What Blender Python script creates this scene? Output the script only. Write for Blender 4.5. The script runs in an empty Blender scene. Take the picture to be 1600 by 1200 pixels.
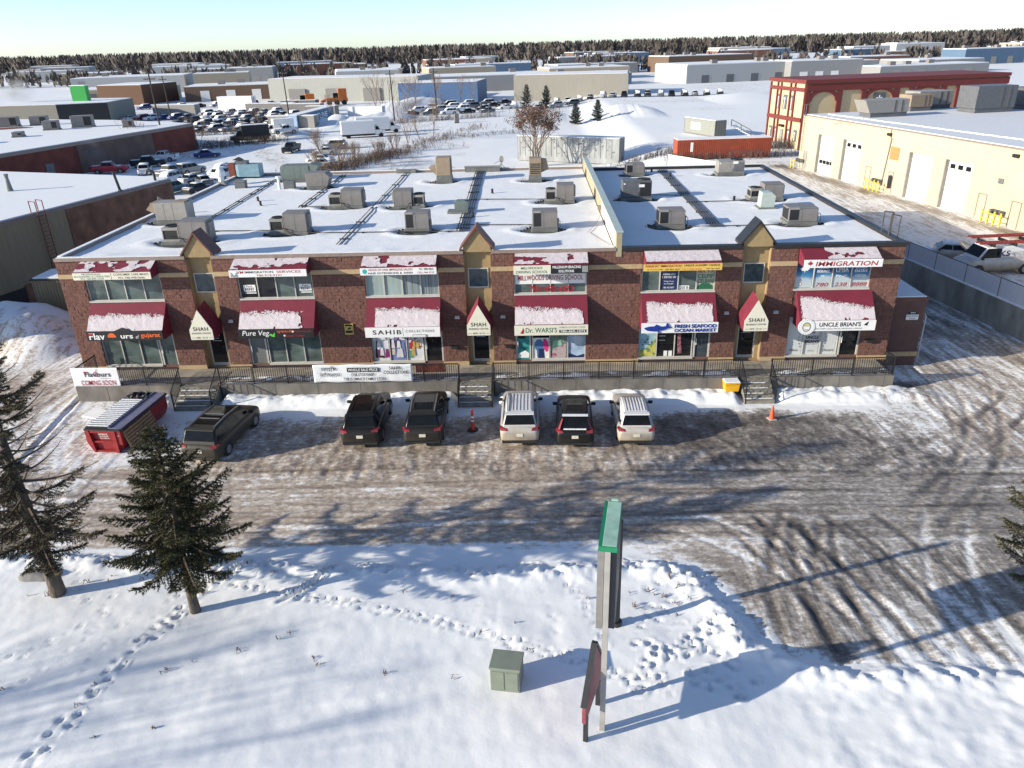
import bpy, bmesh, math, random
import numpy as np
from mathutils import Vector, Matrix, Euler, noise as mnoise

SC = bpy.context.scene
COL = SC.collection
R = math.radians

# ------------------------------------------------------------------ camera, sky, sun, exposure
cam = bpy.data.cameras.new("camera")
cam.sensor_width = 36.0
cam.lens = 26.54
cam.clip_end = 6000.0
cam_ob = bpy.data.objects.new("camera", cam)
COL.objects.link(cam_ob)
_rx = Vector((0.99940435, 0.02314141, -0.02560115))       # camera right in world axes
_dn = Vector((-0.01372107, -0.41423127, -0.91006823))     # camera down
_fw = Vector((-0.03166506, 0.90987743, -0.41366701))      # camera forward
cam_ob.matrix_world = Matrix(((_rx.x, -_dn.x, -_fw.x, 0.0), (_rx.y, -_dn.y, -_fw.y, -41.4),
                              (_rx.z, -_dn.z, -_fw.z, 18.4), (0, 0, 0, 1)))
SC.camera = cam_ob

SUN_AZ, SUN_EL = R(19.0), R(17.0)       # shadows run towards +X and a little towards +Y
sun_dir = Vector((math.cos(SUN_AZ) * math.cos(SUN_EL), math.sin(SUN_AZ) * math.cos(SUN_EL), -math.sin(SUN_EL)))
world = bpy.data.worlds.new("World")
SC.world = world
world.use_nodes = True
wn = world.node_tree
sky = wn.nodes.new("ShaderNodeTexSky")
sky.sky_type = 'NISHITA'
sky.sun_disc = False
sky.sun_elevation = SUN_EL
sky.sun_rotation = math.atan2(-sun_dir.x, -sun_dir.y)
sky.air_density = 0.6
sky.dust_density = 0.3
sky.ozone_density = 1.8
bg = wn.nodes["Background"]
bg.inputs[1].default_value = 0.15
wn.links.new(sky.outputs[0], bg.inputs[0])

sun = bpy.data.lights.new("sun", 'SUN')
sun.energy = 5.0
sun.angle = R(0.55)
sun.color = (1.0, 0.925, 0.77)
sun_ob = bpy.data.objects.new("sun", sun)
sun_ob.rotation_euler = sun_dir.to_track_quat('-Z', 'Y').to_euler()
sun_ob.location = (-60, -60, 60)
COL.objects.link(sun_ob)

SC.view_settings.view_transform = 'Standard'
SC.view_settings.look = 'None'
SC.view_settings.gamma = 1.0
SC.view_settings.use_curve_mapping = False
SC.view_settings.exposure = 0.58
SC.cycles.max_bounces = 5
SC.cycles.diffuse_bounces = 3
SC.cycles.transparent_max_bounces = 8

# ------------------------------------------------------------------ helpers
def srgb(r, g, b):
    f = lambda c: (c / 255.0 / 12.92) if c <= 10 else ((c / 255.0 + 0.055) / 1.055) ** 2.4
    return (f(r), f(g), f(b))

MATS = {}
def pm(name, col, rough=0.6, metal=0.0, var=0.12, scale=3.0, bump=0.0, bscale=25.0, stretch=(1, 1, 1), spec=0.5,
       col2=None, thr=None, island=0.0, coat=0.0, dirt=None, emit=None):
    """principled material with noise-driven colour variation, optional second colour in patches, fine relief, per-piece tint"""
    if name in MATS:
        return MATS[name]
    m = bpy.data.materials.new(name)
    m.use_nodes = True
    nt = m.node_tree
    N, L = nt.nodes, nt.links
    b = N["Principled BSDF"]
    b.inputs["Roughness"].default_value = rough
    b.inputs["Metallic"].default_value = metal
    b.inputs["Specular IOR Level"].default_value = spec
    b.inputs["Coat Weight"].default_value = coat
    tc = N.new("ShaderNodeTexCoord")
    mp = N.new("ShaderNodeMapping")
    mp.inputs["Scale"].default_value = stretch
    L.new(tc.outputs["Object"], mp.inputs[0])
    n = N.new("ShaderNodeTexNoise")
    n.inputs["Scale"].default_value = scale
    n.inputs["Detail"].default_value = 5.0
    L.new(mp.outputs[0], n.inputs["Vector"])
    mix = N.new("ShaderNodeMix"); mix.data_type = 'RGBA'
    c = Vector(col)
    if col2 is None:
        mix.inputs[6].default_value = (*(c * (1 - var)), 1)
        mix.inputs[7].default_value = (*[min(1, v) for v in c * (1 + var)], 1)
        mr = N.new("ShaderNodeMapRange")
        mr.inputs[1].default_value = 0.3; mr.inputs[2].default_value = 0.7
    else:
        mix.inputs[6].default_value = (*col, 1)
        mix.inputs[7].default_value = (*col2, 1)
        mr = N.new("ShaderNodeMapRange")
        t = thr if thr is not None else 0.5
        mr.inputs[1].default_value = t - 0.06; mr.inputs[2].default_value = t + 0.06
    L.new(n.outputs["Fac"], mr.inputs[0])
    L.new(mr.outputs[0], mix.inputs[0])
    out = mix.outputs[2]
    if island:
        g = N.new("ShaderNodeNewGeometry")
        mr2 = N.new("ShaderNodeMapRange")
        mr2.inputs[3].default_value = 1 - island; mr2.inputs[4].default_value = 1 + island
        L.new(g.outputs["Random Per Island"], mr2.inputs[0])
        hv = N.new("ShaderNodeHueSaturation")
        L.new(mr2.outputs[0], hv.inputs["Value"])
        L.new(out, hv.inputs["Color"])
        out = hv.outputs[0]
    if dirt is not None:       # road film on a vehicle's lower body: colour, z where it starts, z where it ends
        dc, z0, z1, amt = dirt
        sx = N.new("ShaderNodeSeparateXYZ")
        L.new(tc.outputs["Object"], sx.inputs[0])
        n2 = N.new("ShaderNodeTexNoise"); n2.inputs["Scale"].default_value = 2.2; n2.inputs["Detail"].default_value = 6
        L.new(tc.outputs["Object"], n2.inputs["Vector"])
        ad = N.new("ShaderNodeMath"); ad.operation = 'MULTIPLY_ADD'
        ad.inputs[1].default_value = 0.7
        L.new(n2.outputs["Fac"], ad.inputs[0]); L.new(sx.outputs[2], ad.inputs[2])
        mr3 = N.new("ShaderNodeMapRange")
        mr3.inputs[1].default_value = z0 + 0.35; mr3.inputs[2].default_value = z1 + 0.35
        mr3.inputs[3].default_value = amt; mr3.inputs[4].default_value = 0.0
        L.new(ad.outputs[0], mr3.inputs[0])
        mx = N.new("ShaderNodeMix"); mx.data_type = 'RGBA'
        mx.inputs[7].default_value = (*dc, 1)
        L.new(mr3.outputs[0], mx.inputs[0]); L.new(out, mx.inputs[6])
        out = mx.outputs[2]
        rm = N.new("ShaderNodeMapRange")
        rm.inputs[3].default_value = rough; rm.inputs[4].default_value = 0.75
        L.new(mr3.outputs[0], rm.inputs[0]); L.new(rm.outputs[0], b.inputs["Roughness"])
    L.new(out, b.inputs["Base Color"])
    if bump:
        n3 = N.new("ShaderNodeTexNoise")
        n3.inputs["Scale"].default_value = bscale; n3.inputs["Detail"].default_value = 5
        L.new(mp.outputs[0], n3.inputs["Vector"])
        bp = N.new("ShaderNodeBump")
        bp.inputs["Strength"].default_value = bump; bp.inputs["Distance"].default_value = 0.05
        L.new(n3.outputs["Fac"], bp.inputs["Height"])
        L.new(bp.outputs[0], b.inputs["Normal"])
    MATS[name] = m
    return m

class MB:
    """collects simple shapes and links them as ONE mesh object"""
    def __init__(s):
        s.v = []; s.f = []
    def add(s, vs, fs):
        o = len(s.v)
        s.v.extend([tuple(v) for v in vs])
        s.f.extend([tuple(i + o for i in f) for f in fs])
        return s
    def box(s, x0, x1, y0, y1, z0, z1):
        return s.add([(x0, y0, z0), (x1, y0, z0), (x1, y1, z0), (x0, y1, z0), (x0, y0, z1), (x1, y0, z1), (x1, y1, z1), (x0, y1, z1)],
                     [(3, 2, 1, 0), (4, 5, 6, 7), (0, 1, 5, 4), (1, 2, 6, 5), (2, 3, 7, 6), (3, 0, 4, 7)])
    def cbox(s, cx, cy, cz, sx, sy, sz):
        return s.box(cx - sx / 2, cx + sx / 2, cy - sy / 2, cy + sy / 2, cz - sz / 2, cz + sz / 2)
    def obox(s, M, sx, sy, sz):
        vs = [M @ Vector((x * sx / 2, y * sy / 2, z * sz / 2)) for z in (-1, 1) for x, y in ((-1, -1), (1, -1), (1, 1), (-1, 1))]
        return s.add(vs, [(3, 2, 1, 0), (4, 5, 6, 7), (0, 1, 5, 4), (1, 2, 6, 5), (2, 3, 7, 6), (3, 0, 4, 7)])
    def bar(s, p, q, w, h):
        p, q = Vector(p), Vector(q)
        d = q - p
        M = d.to_track_quat('Y', 'Z').to_matrix().to_4x4()
        M.translation = (p + q) / 2
        return s.obox(M, w, d.length, h)
    def tube(s, p, q, r0, r1=None, n=8, caps=True):
        p, q = Vector(p), Vector(q)
        r1 = r0 if r1 is None else r1
        d = (q - p)
        if d.length < 1e-6: return s
        d.normalize()
        a = d.orthogonal().normalized(); b = d.cross(a)
        vs = []
        for c, r in ((p, r0), (q, r1)):
            for i in range(n):
                t = 2 * math.pi * i / n
                vs.append(c + (a * math.cos(t) + b * math.sin(t)) * r)
        fs = [(i, (i + 1) % n, n + (i + 1) % n, n + i) for i in range(n)]
        if caps:
            fs += [tuple(range(n - 1, -1, -1)), tuple(range(n, 2 * n))]
        return s.add(vs, fs)
    def path(s, pts, r, n=6):
        for p, q in zip(pts[:-1], pts[1:]): s.tube(p, q, r, r, n)
        return s
    def prism(s, poly, lo, hi, axis='y'):
        n = len(poly)
        def pt(a, b, t):
            return {'y': (a, t, b), 'x': (t, a, b), 'z': (a, b, t)}[axis]
        vs = [pt(a, b, lo) for a, b in poly] + [pt(a, b, hi) for a, b in poly]
        fs = [tuple(range(n)), tuple(range(2 * n - 1, n - 1, -1))] + [(i, n + i, n + (i + 1) % n, (i + 1) % n) for i in range(n)]
        return s.add(vs, fs)
    def quad(s, a, b, c, d):
        return s.add([a, b, c, d], [(0, 1, 2, 3)])
    def disc(s, c, r, y0, y1, n=24):
        return s.prism([(c[0] + r * math.cos(2 * math.pi * i / n), c[1] + r * math.sin(2 * math.pi * i / n)) for i in range(n)], y0, y1, 'y')
    def mesh(s, name, smooth=None, bevel=0.0, seg=1, fix=True):
        me = bpy.data.meshes.new(name)
        me.from_pydata(s.v, [], s.f)
        if fix or bevel:
            bm = bmesh.new(); bm.from_mesh(me)
            if bevel:
                bmesh.ops.remove_doubles(bm, verts=bm.verts, dist=1e-4)
            bmesh.ops.recalc_face_normals(bm, faces=bm.faces)
            if bevel:
                ed = [e for e in bm.edges if len(e.link_faces) == 2 and e.calc_face_angle(0) > 0.4]
                bmesh.ops.bevel(bm, geom=ed, offset=bevel, segments=seg, affect='EDGES', clamp_overlap=True)
            bm.to_mesh(me); bm.free()
        if smooth is not None:
            me.shade_smooth()
            me.set_sharp_from_angle(angle=R(smooth))
        me.update()
        return me
    def build(s, name, mat, parent=None, smooth=None, bevel=0.0, seg=1, fix=True):
        return ob(name, s.mesh(name, smooth, bevel, seg, fix), mat, parent)

def ob(name, me, mat=None, parent=None):
    o = bpy.data.objects.new(name, me)
    COL.objects.link(o)
    if mat is not None and me is not None and not me.materials:
        me.materials.append(mat)
    if parent is not None:
        o.parent = parent
    return o
def tag(o, label=None, cat=None, group=None, kind=None):
    if label: o['label'] = label
    if cat: o['category'] = cat
    if group: o['group'] = group
    if kind: o['kind'] = kind
    return o
def thing(name, label, cat, loc=(0, 0, 0), rz=0.0, group=None):
    o = bpy.data.objects.new(name, None)
    o.empty_display_size = 0.2
    COL.objects.link(o)
    o.location = loc; o.rotation_euler = (0, 0, rz)
    return tag(o, label, cat, group)
def copy_tree(o, parent=None):
    c = o.copy(); COL.objects.link(c)
    if parent is not None: c.parent = parent
    for ch in KIDS.get(o.name, ()) or [k for k in o.children]:
        copy_tree(ch, c)
    return c
KIDS = {}

TEXTS = []
def text(s, x, z, h, y, mat, parent, width=None, align='CENTER', bold=0.0, name="lettering", M=None, shear=0.0, spacing=1.0, ext=0.006):
    """lettering standing in the XZ plane at y, facing -Y; built in one batch later. M places it elsewhere."""
    TEXTS.append((s, x, z, h, y, mat, parent, width, align, bold, name, M, shear, spacing, ext))
def flush_texts():
    obs = []
    for t in TEXTS:
        s, x, z, h, y, mat, parent, width, align, bold, name, M, shear, spacing, ext = t
        cu = bpy.data.curves.new("t", 'FONT')
        cu.body = s; cu.size = 1.0; cu.offset = bold * 0.75 + 0.002; cu.extrude = 0.0; cu.shear = shear
        cu.align_x = align; cu.align_y = 'CENTER'; cu.space_character = spacing
        cu.resolution_u = 3
        o = bpy.data.objects.new("t", cu)
        COL.objects.link(o); obs.append(o)
    dg = bpy.context.evaluated_depsgraph_get()
    dg.update()
    for o, t in zip(obs, TEXTS):
        s, x, z, h, y, mat, parent, width, align, bold, name, M, shear, spacing, ext = t
        me = bpy.data.meshes.new_from_object(o.evaluated_get(dg))
        me.name = name
        if len(me.vertices) == 0:
            continue
        co = np.empty(len(me.vertices) * 3); me.vertices.foreach_get('co', co); co = co.reshape(-1, 3)
        lo, hi = co.min(0), co.max(0)
        sy = h / max(1e-6, (0.72 if hi[1] - lo[1] < 0.72 else hi[1] - lo[1]))
        sx = sy
        if width is not None:
            sx = width / max(1e-6, hi[0] - lo[0])
            if width > 0 and align == 'CENTER' and width < 0: pass
        cx = (lo[0] + hi[0]) / 2 if align == 'CENTER' else lo[0]
        cy = (lo[1] + hi[1]) / 2
        X = (co[:, 0] - cx) * sx; Z = (co[:, 1] - cy) * sy
        if M is None:
            new = np.stack([X + x, np.full_like(X, y), Z + z], 1)
        else:
            A = np.array(M)
            new = np.stack([X + x, np.full_like(X, y), Z + z, np.ones_like(X)], 1) @ A.T
            new = new[:, :3]
        me.vertices.foreach_set('co', new.ravel())
        me.materials.clear(); me.update()
        ob(name, me, mat, parent)
    for o in obs:
        cu = o.data
        bpy.data.objects.remove(o); bpy.data.curves.remove(cu)

# value noise on arrays
_rng = np.random.default_rng(7)
_LAT = _rng.random((256, 256))
def vnoise(x, y):
    xi = np.floor(x).astype(int); yi = np.floor(y).astype(int)
    fx = x - xi; fy = y - yi
    fx = fx * fx * (3 - 2 * fx); fy = fy * fy * (3 - 2 * fy)
    a = _LAT[xi & 255, yi & 255]; b = _LAT[(xi + 1) & 255, yi & 255]
    c = _LAT[xi & 255, (yi + 1) & 255]; d = _LAT[(xi + 1) & 255, (yi + 1) & 255]
    return (a * (1 - fx) + b * fx) * (1 - fy) + (c * (1 - fx) + d * fx) * fy
def fbm(x, y, oct=4):
    s = 0; a = 0.5; t = 0
    for i in range(oct):
        s = s + a * vnoise(x + 17.3 * i, y + 5.1 * i); t += a
        x = x * 2.03; y = y * 2.03; a *= 0.5
    return s / t
def sst(a, b, x):
    t = np.clip((x - a) / (b - a), 0, 1)
    return t * t * (3 - 2 * t)
# ------------------------------------------------------------------ ground
STAIRS = [(-20.25, -18.05), (-4.3, -2.4), (11.4, 13.05)]
def seg_dist(px, py, pts):
    """distance and side of points to a polyline"""
    best = np.full(px.shape, 1e9)
    for (ax, ay), (bx, by) in zip(pts[:-1], pts[1:]):
        dx, dy = bx - ax, by - ay
        t = np.clip(((px - ax) * dx + (py - ay) * dy) / (dx * dx + dy * dy), 0, 1)
        best = np.minimum(best, np.hypot(px - ax - t * dx, py - ay - t * dy))
    return best
EDGE = [(-60, -16.2), (-34, -16.6), (-19, -16.9), (-12, -17.3), (-8.6, -17.5), (-2, -17.9), (3.0, -17.5), (4.6, -17.55), (5.6, -17.95), (6.25, -18.6), (6.7, -19.5), (6.95, -20.6), (7.35, -21.7), (8.3, -22.5), (10, -22.9), (12.5, -22.8), (15.3, -23.2), (34, -23.0), (60, -23.0)]
_ex = np.array([p[0] for p in EDGE]); _ey = np.array([p[1] for p in EDGE])
def edge_y(x):
    x = np.asarray(x, float)
    return np.interp(x, _ex, _ey) + 0.55 * (fbm(x * 0.55 + 3.0, x * 0 + 1.7, 4) - 0.5)
WALLX = lambda y: np.interp(y, [-30, -2, 4.4, 17.4, 40], [34.6, 31.9, 31.25, 29.2, 25.6])
def ground_height(x, y):
    z = np.zeros_like(x)
    # neighbouring yard to the right and the land behind it stand two metres higher
    yard = sst(0.70, 0.80, x - WALLX(y)) * sst(-40, -39, y)
    lane_up = sst(17, 33, y) * sst(19, 22, x)
    back = sst(33, 44, y) * sst(10, 22, x)
    far_fade = 1 - sst(150, 400, y)
    z = z + 2.0 * np.maximum(np.maximum(np.where(y < 36, yard, 0), lane_up), back) * far_fade
    # roadside snow field with its ploughed bank
    ey = edge_y(x)
    d = seg_dist(x, y, EDGE)
    inside = (y < ey) | ((x > 6.2) & (x < 8.2) & (y < ey) )
    s = np.where(inside, d, -d)
    field = sst(-0.1, 1.0, s)
    lump = fbm(x * 1.3, y * 1.3, 3)
    z = z + field * (0.20 + 0.22 * (fbm(x * 0.16, y * 0.16, 3) - 0.5) + 0.05 * (fbm(x * 0.9, y * 0.9, 3) - 0.5))
    bankh = np.exp(-((s - 0.75) / 0.55) ** 2)
    z = z + bankh * (0.10 + 0.55 * np.clip(fbm(x * 2.3, y * 2.3, 5) - 0.38, 0, 1)) * (0.75 + 0.45 * sst(2.5, 5.5, x) * (1 - sst(7.0, 8.6, x)))
    z = z + field * (0.022 * (fbm(x * 3.1 + 0.8 * y, y * 1.2 - 0.5 * x, 4) - 0.5) + 0.05 * (fbm(x * 0.55, y * 0.9, 3) - 0.5))
    z = z + sst(6.6, 9.0, x) * np.where((y < -21.6) & (y > -30), 0.12 * np.clip(fbm(x * 1.7, y * 2.4, 5) - 0.42, 0, 1) * sst(-21.6, -23, y), 0)
    # snow shovelled against the walkway wall
    gap = np.ones_like(x)
    for a, b in STAIRS:
        gap = gap * (1 - sst(a - 0.5, a - 0.1, x) * (1 - sst(b + 0.1, b + 0.5, x)))
    wob = 0.5 * (fbm(x * 0.45 + 9, y * 0 + 2.0, 3) - 0.5)
    bank = (1 - sst(-4.1 + wob, -2.75, -(-y)) * 0) * sst(-4.35 + wob, -3.3 + wob, y) * (1 - sst(-2.62, -2.5, y))
    bank = bank * sst(-22.2, -21.2, x) * (1 - sst(19.6, 23.0, x)) * gap
    z = z + bank * (0.30 + 0.35 * (fbm(x * 1.6, y * 1.6, 4) - 0.35))
    # heaps
    for cx, cy, r, h in ((-37.6, 9.0, 4.6, 2.1), (-33.8, 6.0, 3.0, 1.0), (-41.5, 5.5, 4.0, 1.5), (-52.5, 166.0, 5, 2.2), (-46.0, 168, 8, 2.2), (-38.5, 171, 7, 2.4), (-42, 203, 9, 3.2), (-37, 222, 12, 3.4),
                        (-55, 138, 5, 1.5), (4.0, 166, 8, 1.8), (14.0, 160, 6, 1.6), (22.0, 157, 9, 1.9), (27.0, 150, 5, 1.4), (60, 190, 12, 2), (80, 176, 12, 2)):
        q = np.hypot((x - cx) / r, (y - cy) / r)
        z = z + h * np.clip(1 - q * q, 0, 1) * (0.75 + 0.5 * fbm(x * 0.5 + cx, y * 0.5, 4))
    # packed ruts in the lot
    lot = (s < 0) & (y < -4.2) & (x < 24)
    z = z - 1.7 * sst(-39.5, -41.2, x) * sst(1.0, 3.0, y) * (1 - sst(20.0, 22.0, y))
    z = z + np.where(lot, 0.035 * fbm(x * 0.5, y * 2.6, 4) + 0.02 * fbm(x * 3.0, y * 3.0, 3), 0)
    churn = sst(-12.3, -10.8, y) * (1 - sst(-8.8, -8.2, y)) * sst(-19, -17, x) * (1 - sst(18, 22, x))
    z = z + churn * 0.10 * (fbm(x * 2.4, y * 1.0, 4) - 0.35)
    lane_r = np.where((x > 20.8) & (x < WALLX(y)) & (y > -6) & (y < 20), 1.0, 0.0)
    z = z + lane_r * 0.05 * fbm((x + y * 0.12) * 3.0, y * 0.25, 3)
    z = z + np.where(x < -21, 0.05 * fbm((x * 0.9 + y * 0.45) * 3, (y * 0.9 - x * 0.45) * 0.4, 3) * (1 - field), 0)
    z = z + np.where((y > 33) & (y < 260), 0.25 * (fbm(x * 0.08, y * 0.08, 4) - 0.5) * sst(33, 45, y), 0)
    return z

def stamp_tracks(xs, ys, Z):
    """press boot prints and hare prints into the height field"""
    X, Y = np.meshgrid(xs, ys, indexing='ij')
    rnd = random.Random(5)
    def press(cx, cy, ang, a, b, dep, rim):
        i0, i1 = np.searchsorted(xs, [cx - 0.6, cx + 0.6]); j0, j1 = np.searchsorted(ys, [cy - 0.6, cy + 0.6])
        if i1 - i0 < 2 or j1 - j0 < 2: return
        px = X[i0:i1, j0:j1] - cx; py = Y[i0:i1, j0:j1] - cy
        u = px * math.cos(ang) + py * math.sin(ang); v = -px * math.sin(ang) + py * math.cos(ang)
        q = np.sqrt((u / a) ** 2 + (v / b) ** 2)
        a *= .8; b *= .85; dep *= .62; rim *= .55
        q = np.sqrt((u / a) ** 2 + (v / b) ** 2)
        Z[i0:i1, j0:j1] += -dep * np.clip(1.15 - q, 0, 1) ** 0.7 + rim * np.exp(-((q - 1.35) / 0.28) ** 2)
    def trail(pts, step, side, a, b, dep, rim, jit=0.05, multi=1):
        for (ax, ay), (bx, by) in zip(pts[:-1], pts[1:]):
            L = math.hypot(bx - ax, by - ay); ang = math.atan2(by - ay, bx - ax)
            n = int(L / step)
            for k in range(n):
                for m in range(multi):
                    t = (k + rnd.random() * 0.75) / max(1, n); sd = side if (k + m) % 2 else -side
                    press(ax + (bx - ax) * t - math.sin(ang) * sd + rnd.gauss(0, jit), ay + (by - ay) * t + math.cos(ang) * sd + rnd.gauss(0, jit), ang + rnd.gauss(0, .3), a * rnd.uniform(.7, 1.25), b * rnd.uniform(.7, 1.25), dep * rnd.uniform(.45, 1.25), rim * rnd.uniform(.3, 1.8))
    trail([(-12.2, -18.7), (-10.48, -19.23), (-9.02, -19.71), (-5.48, -20.48), (-1.78, -21.76), (1.27, -22.93), (4, -24.2)], 0.17, 0.11, 0.16, 0.10, 0.12, 0.05, 0.06, 1)
    trail([(-11.6, -18.0), (-12.5, -19.6), (-12.9, -20.8), (-13.7, -22.7), (-14.0, -24.5), (-14.6, -27)], 0.30, 0.16, 0.21, 0.12, 0.20, 0.06, 0.05)
    trail([(-11.6, -18.0), (-12.5, -19.6), (-12.9, -20.8), (-13.7, -22.7), (-14.0, -24.5), (-14.6, -27)], 0.12, 0.14, 0.2, 0.08, 0.05, 0.03, 0.05)
    trail([(-15.4, -20.4), (-16.4, -21.9), (-17.8, -22.9), (-19.5, -24.0)], 0.33, 0.1, 0.14, 0.09, 0.12, 0.03)
    trail([(-15.3, -20.6), (-15.6, -22.4), (-16.8, -24.2)], 0.4, 0.08, 0.12, 0.08, 0.10, 0.03)
    trail([(-17.8, -18.2), (-16.9, -19.6), (-16.2, -20.2)], 0.3, 0.08, 0.13, 0.09, 0.10, 0.03)
    trail([(-15.9, -18.0), (-15.6, -20.2)], 0.3, 0.08, 0.12, 0.08, 0.10, 0.03)
    for pts in ([(-0.04, -19.3), (0.45, -20.6), (0.63, -21.9)], [(-2.73, -19.3), (-2.2, -20.4), (-1.4, -21.6)], [(-13.3, -19.4), (-13.6, -22.4)], [(-14.4, -20.4), (-14.9, -23.6)]):
        trail(pts, 0.55, 0.10, 0.10, 0.06, 0.09, 0.02, 0.05, 2)
    trail([(1.1, -19.0), (1.6, -19.9), (1.95, -21.2), (2.2, -22.4)], 0.2, 0.06, 0.12, 0.08, 0.12, 0.03)
    trail([(3.3, -21.4), (4.98, -19.9), (5.99, -19.35), (6.8, -18.85)], 0.24, 0.09, 0.14, 0.1, 0.14, 0.04)
    trail([(3.2, -23.2), (5.28, -21.8), (6.6, -21.25)], 0.2, 0.13, 0.2, 0.13, 0.18, 0.08, 0.08)
    trail([(4.3, -21.4), (6.3, -21.0)], 0.25, 0.07, 0.1, 0.08, 0.1, 0.03)
    for k in range(26):       # wind-filled old prints beside the drive
        press(rnd.uniform(3.4, 6.6), rnd.uniform(-22.8, -18.4), rnd.uniform(-1, -.4), 0.26, 0.1, 0.10, 0.03)
    for k in range(26):
        press(rnd.uniform(3.0, 7.0), rnd.uniform(-24.5, -22.0), rnd.uniform(0, 3), 0.2, 0.13, 0.14, 0.09)
    for k in range(160):      # trampled strip along the ploughed bank
        px = rnd.uniform(-20, 6.5)
        press(px, float(edge_y(np.array(px))) - rnd.uniform(0.1, 0.9), rnd.uniform(0, 3), 0.2, 0.13, 0.11, 0.07)
    # tyre trench swinging off the bank
    for t in np.linspace(0, 1, 40):
        press(-9.35 + 1.5 * t ** 0.7, -20.0 + 1.9 * t, 0.95, 0.24, 0.16, 0.12, 0.05)
        press(-11.9 + 0.8 * t, -18.7 + 1.0 * t, 0.95, 0.2, 0.14, 0.07, 0.03)

def tyre_tracks(x, y):
    """pairs of wheel lines: how much darker (+) or snowier (-) each leaves the ground, and the rut it presses"""
    rnd = random.Random(77); D = np.zeros_like(x); Hh = np.zeros_like(x)
    def lay(pts, w, a, rut):
        P = np.array(pts); lo, hi = P.min(0) - 0.6, P.max(0) + 0.6
        m = (x > lo[0]) & (x < hi[0]) & (y > lo[1]) & (y < hi[1])
        if not m.any(): return
        px, py = x[m], y[m]; d = seg_dist(px, py, pts)
        br = 0.55 + 0.9 * fbm(px * 0.7 + a * 50, py * 0.7, 3)
        D[m] += 0.62 * a * np.exp(-(d / w) ** 2) * br
        Hh[m] += -rut * np.exp(-(d / w) ** 2) + rut * 0.8 * np.exp(-((d - 2.0 * w) / (0.8 * w)) ** 2)
    def pair(f, t0, t1, a, rut, w=0.13, n=26, gauge=1.55):
        c = [f(t0 + (t1 - t0) * i / n) for i in range(n + 1)]
        for s in (-1, 1):
            q = []
            for i in range(n + 1):
                j0, j1 = max(0, i - 1), min(n, i + 1); dx, dy = c[j1][0] - c[j0][0], c[j1][1] - c[j0][1]; L = math.hypot(dx, dy) or 1
                q.append((c[i][0] - dy / L * s * gauge / 2, c[i][1] + dx / L * s * gauge / 2))
            lay(q, w, a, rut)
    for k in range(11):       # along the road
        y0 = rnd.uniform(-16.0, -10.8); b = rnd.uniform(-0.6, 0.6); ph = rnd.uniform(0, 6)
        pair(lambda t, y0=y0, b=b, ph=ph: (t, y0 + b * t / 25 + 0.25 * math.sin(t * 0.13 + ph)), -34, 34, rnd.choice((0.14, -0.13, -0.18, 0.16)), 0.014, rnd.uniform(.09, .16))
    for x0 in (-10.6, -7.2, -4.4, 0.6, 3.4, 8.2, 11.0, 14.5, 16.8):   # backing out of the stalls
        bend = rnd.uniform(-.9, .2) - (1.6 if x0 > 8 else 0); pair(lambda t, x0=x0, bend=bend: (x0 - bend * t ** 1.5, -6.4 - 4.6 * t), 0, 1, rnd.choice((.13, -.2, .16, -.12)), 0.012, rnd.uniform(.09, .18))
    for k in range(9):        # swinging from the road into the drive
        x0 = rnd.uniform(7.6, 15.5); bend = rnd.uniform(-5.5, 3.5)
        pair(lambda t, x0=x0, bend=bend: (x0 + 1.2 * t + bend * (1 - t) ** 2, -23.6 + 8.6 * (1 - t)), 0, 1, rnd.choice((.30, .36, -.34)), 0.018, rnd.uniform(.13, .2))
    for k in range(7):        # round the corner into the right lane
        o = rnd.uniform(-3.2, 3.2); a = rnd.choice((.16, .12, -.2, .18))
        pair(lambda t, o=o: (16.0 + 9.6 * math.sin(t * 1.57) + o * math.sin(t * 1.57) + 0.4 * t, -13.5 + 22 * t - 6.5 * math.sin(t * 1.57) + o * math.cos(t * 1.57)), 0, 1.4, a, 0.014, rnd.uniform(.1, .17), 34)
    for k in range(5):        # left lane
        o = rnd.uniform(-2.4, 2.4); pair(lambda t, o=o: (-27.8 + o - 3.5 * t, -15 + 22 * t + 2.0 * t * t), 0, 1, rnd.choice((.15, .2, -.12)), .03, .13)
    return D, Hh

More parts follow.
